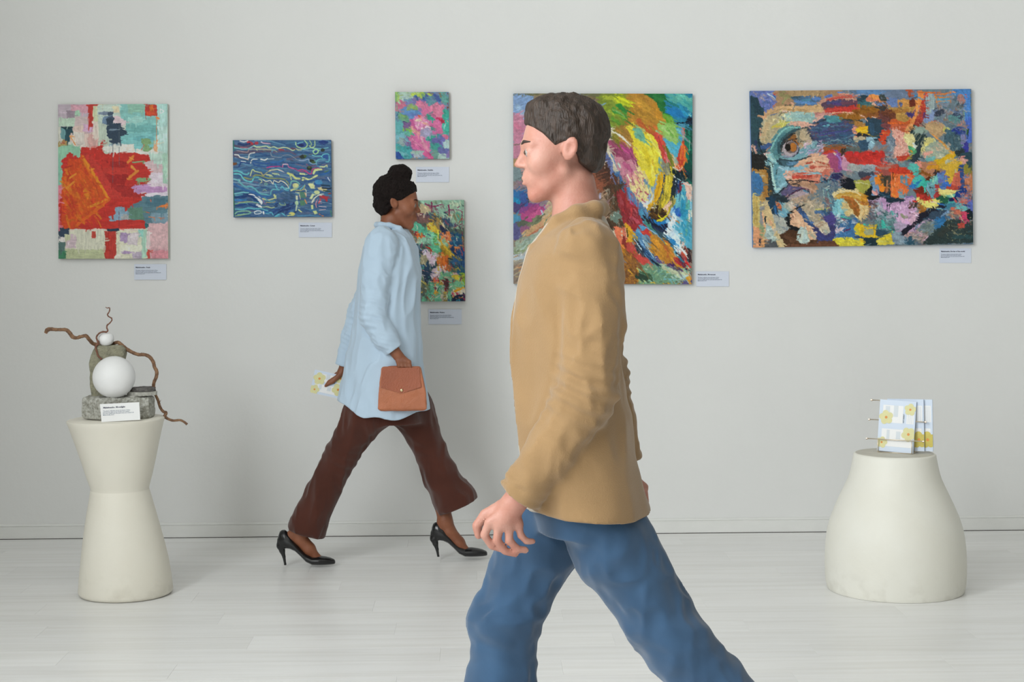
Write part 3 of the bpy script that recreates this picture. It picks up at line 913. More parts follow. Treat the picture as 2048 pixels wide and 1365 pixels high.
# tier by tier: lower-left corner measured along the rack from its front left foot
def tier(a, b, w, tilt, label, bright, z=0.0045, h=hB, shear=0.0, leaf=True):
    o = RP(a, b, z)
    ey = (Vector((0, 0, 1)) * math.cos(tilt) + Rn * math.sin(tilt) + Rx * shear).normalized()
    ex = (Rx - ey * Rx.dot(ey)).normalized()
    return brochure(o, ex, ey, w, h, label, bright, leaf=leaf)
tier(-0.006, 0.006, 0.148, math.radians(8.8), 'light blue brochure with yellow flowers in the front tier of the rack', True, shear=0.03)
tier(0.030, 0.0405, 0.148, math.radians(2.2), 'blue flower-print brochure behind the front one in the wire rack', False, shear=-0.02)
tier(0.062, 0.0535, 0.148, math.radians(2.2), 'rearmost blue brochure in the wire rack, standing against its back', False, shear=-0.02)

# ================================================================ paintings: brush strokes laid down on a fine paint surface
def noise2(h, w, cy, cx, seed):
    r = np.random.RandomState(seed)
    gh, gw = int(h / cy) + 3, int(w / cx) + 3
    g = r.rand(gh, gw).astype(np.float32) * 2 - 1
    y = np.arange(h) / cy; x = np.arange(w) / cx
    iy, ix = y.astype(int), x.astype(int); fy, fx = (y - iy)[:, None], (x - ix)[None]
    fy = fy * fy * (3 - 2 * fy); fx = fx * fx * (3 - 2 * fx)
    a = g[iy][:, ix]; b = g[iy][:, ix + 1]; c = g[iy + 1][:, ix]; d = g[iy + 1][:, ix + 1]
    return (a * (1 - fx) + b * fx) * (1 - fy) + (c * (1 - fx) + d * fx) * fy
class Paint:
    def __init__(s, box, base, res=1.25, seed=1, dry=1.0):
        s.x0, s.y0, s.x1, s.y1 = box; s.res = res; s.dry = dry
        s.w = int(round((s.x1 - s.x0) * res)); s.h = int(round((s.y1 - s.y0) * res))
        s.img = np.empty((s.h, s.w, 3), np.float32); s.img[:] = hexrgb(base)
        s.hgt = np.zeros((s.h, s.w), np.float32)
        s.rs = np.random.RandomState(seed)
        n = lambda a, b, k: noise2(s.h, s.w, a * res, b * res, seed * 31 + k)
        s.wx = n(7, 7, 1) + .6 * n(3, 3, 2); s.wy = n(7, 7, 3) + .6 * n(3, 3, 4)
        s.iso = .6 * n(1.6, 1.6, 5) + .6 * n(3.5, 3.5, 6)
        s.hor = n(1.1, 8, 7) * .7 + n(1.8, 16, 8) * .5
        s.ver = n(8, 1.1, 9) * .7 + n(16, 1.8, 10) * .5
        s.grow = 0; s.soft = 1.2; s.T(0, 0, 1)
    def T(s, ox, oy, k): s.ox, s.oy, s.k = ox, oy, k
    def c(s, x, y): return ((s.ox + x * s.k - s.x0) * s.res, (s.oy + y * s.k - s.y0) * s.res)
    def put(s, x0, y0, x1, y1, fn, col, rough, soft, tex, tv, a=1.0, lift=1.0):
        pad = 4 + rough * 2 + s.grow
        X0, X1 = max(0, int(x0 - pad)), min(s.w, int(x1 + pad) + 1)
        Y0, Y1 = max(0, int(y0 - pad)), min(s.h, int(y1 + pad) + 1)
        if X0 >= X1 or Y0 >= Y1: return
        sl = (slice(Y0, Y1), slice(X0, X1))
        yy, xx = np.mgrid[Y0:Y1, X0:X1].astype(np.float32)
        xx = xx + rough * s.wx[sl]; yy = yy + rough * s.wy[sl]
        d, extra = fn(xx, yy)
        t = tex[sl]
        al = np.clip(.5 - (d - s.grow - .25 * rough + rough * .8 * s.dry * t) / soft, 0, 1) * a
        sh = 1 + tv * (t if extra is None else .5 * t + extra)
        c = np.clip(np.array(col, np.float32) * sh[..., None], 0, 255)
        s.img[sl] = s.img[sl] * (1 - al[..., None]) + c * al[..., None]
        s.hgt[sl] = s.hgt[sl] * (1 - .6 * al) + al * lift * (.5 + .5 * t + (0 if extra is None else extra * 2))
    def poly(s, col, rough, pts, tex='iso', tv=.07, a=1.0, soft=None):
        soft = soft or s.soft
        P = np.array([s.c(*p) for p in pts], np.float32); Q = np.roll(P, -1, 0)
        def fn(x, y):
            d2 = np.full(x.shape, 1e9, np.float32); ins = np.zeros(x.shape, bool)
            for (ax, ay), (bx, by) in zip(P, Q):
                ex, ey = bx - ax, by - ay; L = ex * ex + ey * ey + 1e-6
                t = np.clip(((x - ax) * ex + (y - ay) * ey) / L, 0, 1)
                d2 = np.minimum(d2, (x - ax - t * ex) ** 2 + (y - ay - t * ey) ** 2)
                if ay != by: ins ^= ((ay > y) != (by > y)) & (x < ax + (y - ay) * ex / (by - ay))
            d = np.sqrt(d2); return np.where(ins, -d, d), None
        s.put(P[:, 0].min(), P[:, 1].min(), P[:, 0].max(), P[:, 1].max(), fn, hexrgb(col), rough * s.k * s.res, soft, getattr(s, tex), tv, a)
    def ellipse(s, col, rough, cx, cy, rx, ry, rot=0, a=1.0, tv=.07, soft=1.2):
        X, Y = s.c(cx, cy); k = s.k * s.res; rx, ry = rx * k, ry * k; m = max(rx, ry); q = math.radians(rot)
        def fn(x, y):
            u = (x - X) * math.cos(q) + (y - Y) * math.sin(q); v = -(x - X) * math.sin(q) + (y - Y) * math.cos(q)
            return (np.sqrt((u / rx) ** 2 + (v / ry) ** 2) - 1) * min(rx, ry), None
        s.put(X - m, Y - m, X + m, Y + m, fn, hexrgb(col), rough * k, soft, s.iso, tv, a)
    def line(s, col, w, pts, a=1.0, rough=None, curve=True, tv=.10, soft=1.2):
        if curve and len(pts) > 2: pts = [tuple(p) for p in smooth_path([(p[0], p[1], 0) for p in pts], 4)]
        P = [s.c(p[0], p[1]) for p in pts]; W = w * s.k * s.res / 2; W = max(W, .55)
        L = [0]
        for i in range(len(P) - 1): L.append(L[-1] + math.hypot(P[i + 1][0] - P[i][0], P[i + 1][1] - P[i][1]))
        seed = s.rs.rand() * 50
        bt = s.rs.rand(64).astype(np.float32) * 2 - 1
        def fn(x, y):
            best = np.full(x.shape, 1e9, np.float32); lat = np.zeros(x.shape, np.float32); al = np.zeros(x.shape, np.float32)
            for i in range(len(P) - 1):
                ax, ay = P[i]; ex, ey = P[i + 1][0] - ax, P[i + 1][1] - ay; q = ex * ex + ey * ey + 1e-6
                t = np.clip(((x - ax) * ex + (y - ay) * ey) / q, 0, 1)
                dx, dy = x - ax - t * ex, y - ay - t * ey
                d = np.sqrt(dx * dx + dy * dy); m = d < best
                best = np.where(m, d, best); lat = np.where(m, (dx * ey - dy * ex) / math.sqrt(q), lat); al = np.where(m, L[i] + t * math.sqrt(q), al)
            b = bt[(np.abs(lat * 1.3 + seed)).astype(int) % 64]
            return best - W * (1 - .25 * (al / max(L[-1], 1)) ** 3), .16 * b
        xs = [p[0] for p in P]; ys = [p[1] for p in P]
        r = (min(w * .16, 10) if rough is None else rough) * s.k * s.res
        s.put(min(xs) - W, min(ys) - W, max(xs) + W, max(ys) + W, fn, hexrgb(col), r, soft, s.iso, tv, a, 1.4)
    def dabs(s, n, ln, w, ang, spread, box, cols, a=.9):
        for _ in range(n):
            x = box[0] + s.rs.rand() * (box[2] - box[0]); y = box[1] + s.rs.rand() * (box[3] - box[1])
            q = math.radians(ang + (s.rs.rand() - .5) * 2 * spread); L = ln * (.5 + s.rs.rand()) / 2; W = w * (.5 + s.rs.rand())
            c = cols[s.rs.randint(len(cols))]
            dx, dy = math.cos(q) * L, math.sin(q) * L; b = (s.rs.rand() - .5) * L * .5
            s.line(c, W, [(x - dx, y - dy), (x - dy * b / max(L, 1e-3), y + dx * b / max(L, 1e-3)), (x + dx, y + dy)], a * (.6 + .4 * s.rs.rand()), curve=False)
    def smear(s, n, L, W, ang, spread, pull=1.0, jit=.12, field=None):
        """short strokes that drag the colour under them along, in photo pixels"""
        k0 = (s.ox, s.oy, s.k); s.T(s.x0, s.y0, 1)
        for _ in range(n):
            x, y = s.rs.rand() * (s.x1 - s.x0), s.rs.rand() * (s.y1 - s.y0)
            a = ang if field is None else field(x, y)
            q = math.radians(a + (s.rs.rand() - .5) * 2 * spread); l = L * (.4 + s.rs.rand() * 1.2)
            iy, ix = min(int(y * s.res), s.h - 1), min(int(x * s.res), s.w - 1)
            c = s.img[iy, ix] * (1 + (s.rs.rand() - .5) * 2 * jit)
            c = '#%02x%02x%02x' % tuple(int(v) for v in np.clip(c, 0, 255))
            s.line(c, W * (.5 + s.rs.rand()), [(x, y), (x + math.cos(q) * l * pull, y + math.sin(q) * l * pull)], .85, curve=False, tv=.16)
        s.ox, s.oy, s.k = k0
    def run(s, text, grow=5):
        for under in (True, False):
            if under and not grow: continue
            s.under = under; s.grow = grow * s.res if under else 0
            s.run1(text)
    def run1(s, text):
        for ln in text.strip().split('\n'):
            for cmd in ln.split(';'):
                t = cmd.split()
                if not t: continue
                k = t[0]
                if s.under and (k in 'DS' or (k == 'L' and float(t[2]) * s.k < 3.5)): continue
                pt = lambda q: [tuple(float(v) for v in a.split(',')) for a in q]
                if k == 'T': s.T(*[float(v) for v in t[1:4]])
                elif k in ('P', 'PH', 'PV'): s.poly('#' + t[1], float(t[2]), pt(t[3:]), {'P': 'iso', 'PH': 'hor', 'PV': 'ver'}[k])
                elif k in ('R', 'RH', 'RV'):
                    x0, y0, x1, y1 = (float(v) for v in t[3].split(','))
                    s.poly('#' + t[1], float(t[2]), [(x0, y0), (x1, y0), (x1, y1), (x0, y1)], {'R': 'iso', 'RH': 'hor', 'RV': 'ver'}[k], a=float(t[4]) if len(t) > 4 else 1.0)
                elif k == 'S':    # soft veil
                    x0, y0, x1, y1 = (float(v) for v in t[3].split(','))
                    s.ellipse('#' + t[1], 3, (x0 + x1) / 2, (y0 + y1) / 2, (x1 - x0) / 2, (y1 - y0) / 2, 0, float(t[2]), soft=12)
                elif k == 'L': s.line('#' + t[1], float(t[2]), pt(t[3:]))
                elif k == 'E': s.ellipse('#' + t[1], float(t[2]), *[float(v) for v in t[3].split(',')])
                elif k == 'D': s.dabs(int(t[1]), float(t[2]), float(t[3]), float(t[4]), float(t[5]), [float(v) for v in t[6].split(',')], ['#' + c for c in t[7:]])
def paint_mat(rough, spec):
    m = bpy.data.materials.new('oil_paint'); m.use_nodes = True
    nt = m.node_tree; b = nt.nodes['Principled BSDF']
    at = nt.nodes.new('ShaderNodeAttribute'); at.attribute_name = 'pigment'
    nt.links.new(at.outputs['Color'], b.inputs['Base Color'])
    b.inputs['Roughness'].default_value = rough; b.inputs['Specular IOR Level'].default_value = spec
    tc = nt.nodes.new('ShaderNodeTexCoord'); n = nt.nodes.new('ShaderNodeTexNoise'); n.inputs['Scale'].default_value = 420
    nt.links.new(tc.outputs['Object'], n.inputs['Vector'])
    bp = nt.nodes.new('ShaderNodeBump'); bp.inputs['Strength'].default_value = .25; bp.inputs['Distance'].default_value = .002
    nt.links.new(n.outputs[0], bp.inputs['Height']); nt.links.new(bp.outputs[0], b.inputs['Normal'])
    return m
M_PAINT = paint_mat(.5, .22)
M_CANVAS_BACK = mat('raw_canvas', (0.55, 0.50, 0.42, 1), rough=.9, vary=.1)
def hang(pt, corners, label, edge, k, thick=0.022, relief=0.0009, sat=.92, mottle=0.0):
    """corners: TL, TR, BR, BL pixels of the painted front"""
    Yf = WALL_Y - thick - 0.004
    C = [np.array(at_y(x, y, Yf)) for x, y in corners]
    cen = sum(C) / 4
    root = empty('painting', (cen[0], WALL_Y - .004, min(c[2] for c in C)), label, 'painting', 'paintings on the gallery wall')
    u = np.linspace(0, 1, pt.w); v = np.linspace(0, 1, pt.h)
    U, Vv = np.meshgrid(u, v)
    G = ((1 - U) * (1 - Vv))[..., None] * C[0] + (U * (1 - Vv))[..., None] * C[1] + (U * Vv)[..., None] * C[2] + ((1 - U) * Vv)[..., None] * C[3]
    e = np.minimum(np.minimum(U, 1 - U) * pt.w, np.minimum(Vv, 1 - Vv) * pt.h)
    G[..., 1] -= np.clip(pt.hgt, -.3, 2) * relief * np.clip(e / 2, 0, 1) + .0004
    n = pt.w * pt.h
    idx = np.arange(n).reshape(pt.h, pt.w)
    q = np.stack([idx[:-1, :-1], idx[1:, :-1], idx[1:, 1:], idx[:-1, 1:]], -1).reshape(-1, 4)
    o = mk('painted_surface', G.reshape(-1, 3), q.astype(np.int32), M_PAINT, root, smooth=True)
    if mottle:      # broken colour: flecks dragged over from neighbouring strokes
        h_, w_ = pt.h, pt.w
        yy, xx = np.mgrid[0:h_, 0:w_]
        for kk, (A, cell, thr) in enumerate(((0.7, 2.0, -9), (5.0, 2.5, .80), (10.0, 3.2, .98))):
            nx = noise2(h_, w_, cell * pt.res, cell * pt.res, 900 + kk); ny = noise2(h_, w_, cell * pt.res, cell * pt.res, 950 + kk)
            m = noise2(h_, w_, 1.8, 2.4, 970 + kk) + .7 * noise2(h_, w_, 26, 26, 980 + kk) > thr
            sy = np.clip(yy + A * mottle * ny, 0, h_ - 1).astype(int); sx = np.clip(xx + A * mottle * nx, 0, w_ - 1).astype(int)
            pt.img = np.where(m[..., None], pt.img[sy, sx], pt.img)
            pt.hgt = pt.hgt + .25 * m
        pt.img = pt.img * (1 + .10 * pt.iso * min(mottle, 1))[..., None]
    pt.img = 255 * (np.clip(pt.img, 0, 255) / 255) ** 1.07
    im = pt.img * (1 + .025 * pt.ver + .035 * pt.wx)[..., None]
    lum = (im * np.array((.3, .59, .11), np.float32)).sum(-1, keepdims=True)
    im = np.clip(lum + (im - lum) * sat, 0, 255)
    col = np.ones((n, 4), np.float32); col[:, :3] = np.clip(s2l(im.reshape(-1, 3)) * k, .003, .88)
    at = o.data.color_attributes.new('pigment', 'FLOAT_COLOR', 'POINT')
    at.data.foreach_set('color', col.ravel())
    # stretched canvas behind it: painted sides, raw back
    vs = [tuple(c) for c in C] + [(c[0], WALL_Y - .004, c[2]) for c in C]
    sd = mk('canvas', vs, [(1, 0, 4, 5), (2, 1, 5, 6), (3, 2, 6, 7), (0, 3, 7, 4), (4, 7, 6, 5), (0, 1, 2, 3)], edge, root)
    sd.data.materials.append(M_CANVAS_BACK); sd.data.polygons[4].material_index = 1
    bv = sd.modifiers.new('bevel', 'BEVEL'); bv.width = .0012; bv.segments = 2
    return root

# ---- red and orange diamond
pt = Paint((116, 208, 336, 518), '#c6ccbf', seed=3)
pt.run('''T 80 180 0.29297
RH b9aab5 6 120,90,340,260;R cf9dab 5 210,97,330,150;R 9c8c98 5 180,140,245,190;R a6cbb0 5 238,140,272,180;R b6cbb8 5 125,188,240,245;RH c9b6b6 5 240,180,330,300
PV d3bdb4 8 215,250 430,225 430,400 280,400 200,330;RV cfa49e 9 330,300,420,400;R c9806e 6 272,288,298,325;R cfa8c4 6 298,228,362,282;RV d9cfc6 8 225,290,300,380
RV c6cba8 5 358,97,452,235;R d5c9a8 4 380,97,440,130;RV c23b33 3 330,100,361,250;R c23b33 2 318,97,400,107;RV d8c9bd 8 362,215,420,330
RH bfcfc4 6 395,100,545,230;R 7d8ca0 4 402,148,500,166;R 7089a2 7 425,180,500,232;RV b9c6b6 6 400,235,470,430;R 8fa7b0 6 470,350,535,430
RH d9c3c8 6 498,178,597,226;R dccfae 5 498,112,542,152
PH 86bfba 8 545,97 862,97 862,180 800,200 800,310 700,315 600,305 595,225 545,185;RH 8fbdaa 9 600,97,720,150;RH 74b2b0 9 595,235,800,290;PH 7fc0c0 8 548,300 795,290 785,380 650,410 560,372;RH 9fd0c8 7 600,185,700,225;RH 6fb0b4 6 640,320,780,345
P 34475a 6 452,200 500,186 502,232 545,226 547,280 590,284 590,303 548,318 530,362 480,362 458,290;R 4a5b70 5 463,148,498,195;R 5c7186 5 470,262,520,276
R c03a2e 3 718,100,800,176;R d4702c 7 745,104,775,150;R cf5030 5 725,150,790,172
RV aed3cc 5 803,97,862,430;RV b9d9d0 6 803,250,862,420;L e3efec 5 822,130 846,145 822,159 822,130;L e08a4e 14 797,188 812,196
L d9804e 4 797,195 795,300 796,400;R dba880 5 776,350,800,416
PH d6d6ce 8 415,385 560,368 640,402 800,418 862,430 862,520 735,505 735,440 500,440;P 7fa272 4 690,332 750,330 756,362 735,372 750,400 745,418 710,418 705,380 690,362;L cf6a50 5 690,410 712,372;R e2dcd2 6 560,372,640,412
PV 8fc0a4 8 125,388 275,378 275,480 200,470 150,485 150,650 125,650;RV 86bda6 7 125,470,155,715;R 1f4048 3 125,249,223,263;RV 2c5560 4 172,262,192,345;RV 6b999c 5 140,262,172,330;R 2c4c56 3 192,262,222,290;R a8905a 4 125,348,182,380;R a8503a 3 140,354,172,364;L e59a5a 8 203,313 222,340 240,372
RV d87f92 6 125,650,158,960;RV c9c9bd 6 125,250,140,350
RV b9d2c6 8 740,430,862,560;PH cdb4b8 9 700,480 862,520 862,640 740,640;R d8cbd6 8 755,570,862,645;RV a8ccb8 6 835,430,862,640
PH c4332a 8 275,398 330,385 412,395 420,350 426,440 440,440 520,430 640,430 735,450 742,480 690,500 730,520 735,540 772,548 745,572 742,602 700,607 745,626 690,638 640,652 650,690 690,712 705,745 640,768 615,800 580,832 470,860 480,900 560,912 640,902 700,880 720,962 600,960 450,950 230,956 140,946 130,760 165,700 160,600 148,480 200,430 270,470
P cf4a20 5 280,440 470,738 250,938 145,950 152,600 200,470 270,470;P d0561f 10 284,470 440,720 300,860 200,900 190,700
D 90 60 12 60 14 160,520,400,900 d4601e cc4622 d7701f c93f24 d8801f
L d9791e 26 288,462 360,560 420,660 462,730;L dd8a22 12 292,458 380,600 468,738;L d8641f 22 468,745 380,820 240,930;L dc8a2c 14 182,668 230,628;L dc8a2c 12 200,600 245,572;L d98a24 14 330,800 400,770 450,745
P c83c32 3 300,440 345,440 500,642 640,652 692,736 478,740;P a92a26 4 450,488 592,490 582,530 495,530;P c63a30 3 430,530 590,530 602,576 440,576;P a62724 4 440,576 602,576 575,642 482,642;P ae2d29 5 482,645 628,656 684,736 560,730
L d98236 18 600,492 625,470 636,452;L dc9040 10 612,462 636,475;L d98434 18 600,606 640,570 666,552;L dc9440 14 626,520 650,548
L 86a67a 9 632,494 680,490 718,490;E 84a878 4 705,612,45,14;L 84a878 10 655,616 745,606
PH bb8fbc 4 622,668 640,656 856,658 856,698 662,706;RH d8cdd9 4 690,704,856,727;RH d2c3cc 5 745,640,860,660
PH 5b7f8c 7 702,738 862,726 862,905 740,910 690,882 600,884 594,822 622,792 680,768;R 5f8674 8 598,805,700,880;RH 7d99a8 7 760,845,862,905;RH 4c7484 6 720,740,850,790;L dd7a3c 12 800,800 858,786;L e08040 16 835,794 858,792;L d27a50 5 740,868 845,876;L c86a48 6 712,832 745,840;L c96a50 6 752,745 756,765
P 86a6bb 3 508,802 570,800 576,830 600,830 600,886 466,896 468,862 510,850;R a9abac 3 548,850,600,885;RH c4352c 4 480,896,714,962;R 8aa8bc 3 468,862,500,895
RH d6c9bb 5 200,950,720,972;R 1f3f55 3 455,946,540,968;L 59626e 3 497,360 496,500 495,640;L 6b3038 3 537,806 536,950;L 5f6f78 2 540,235 540,520;L 9fb4bb 2 470,272 545,270
R 34465a 7 132,945,200,1010;R 56726e 4 132,1028,170,1100;R 3f7f5e 4 128,1098,172,1152;R d6cfca 5 138,1005,172,1036
RV bfc3a0 5 172,985,440,1152;RV cdccb9 8 200,960,440,1085;R cbb9be 6 176,1030,205,1080;RH c9b4bc 5 205,985,242,1080;R c0473a 3 350,966,378,1011;RH b5bb95 5 172,1090,435,1152
PV bd3d34 3 438,965 520,965 515,1120 500,1146 440,1146 434,1112 456,1106;RV b23229 3 446,970,470,1100
R cfcdb6 5 518,965,700,1152;R ab93b8 5 546,975,592,1040;R cdc2c6 6 594,975,662,1060;R a68fb2 3 548,1100,614,1118;R b2a5b6 5 628,1104,692,1150;R dad9c6 5 545,1060,690,1100;RV a8ccb8 5 690,960,725,1145;R 8fc6bb 4 668,958,702,1000;R 2f6a70 4 716,914,746,934;R e0d9cc 5 520,1120,545,1150
RV c9a0a5 5 742,912,862,1152;R d2adb0 8 745,915,862,1080;RV cc5348 3 730,1092,744,1150;L c5483e 4 812,1124 818,1144;R cf8b94 5 760,1100,862,1150;RV d9cbc8 4 722,975,746,1080''', grow=3)
pt.smear(420, 7, 2.2, 0, 25, jit=.05)
pt.smear(260, 7, 2.2, 90, 20, jit=.05)
M_EDGE1 = mat('canvas_edge_cream', alb('#b9bcae'), rough=.8, vary=.1)
hang(pt, [(116, 209), (335, 208), (336.5, 517.5), (117, 518)], 'tall abstract painting with a red mass and orange diamond above the stone sculpture', M_EDGE1, 1.24)

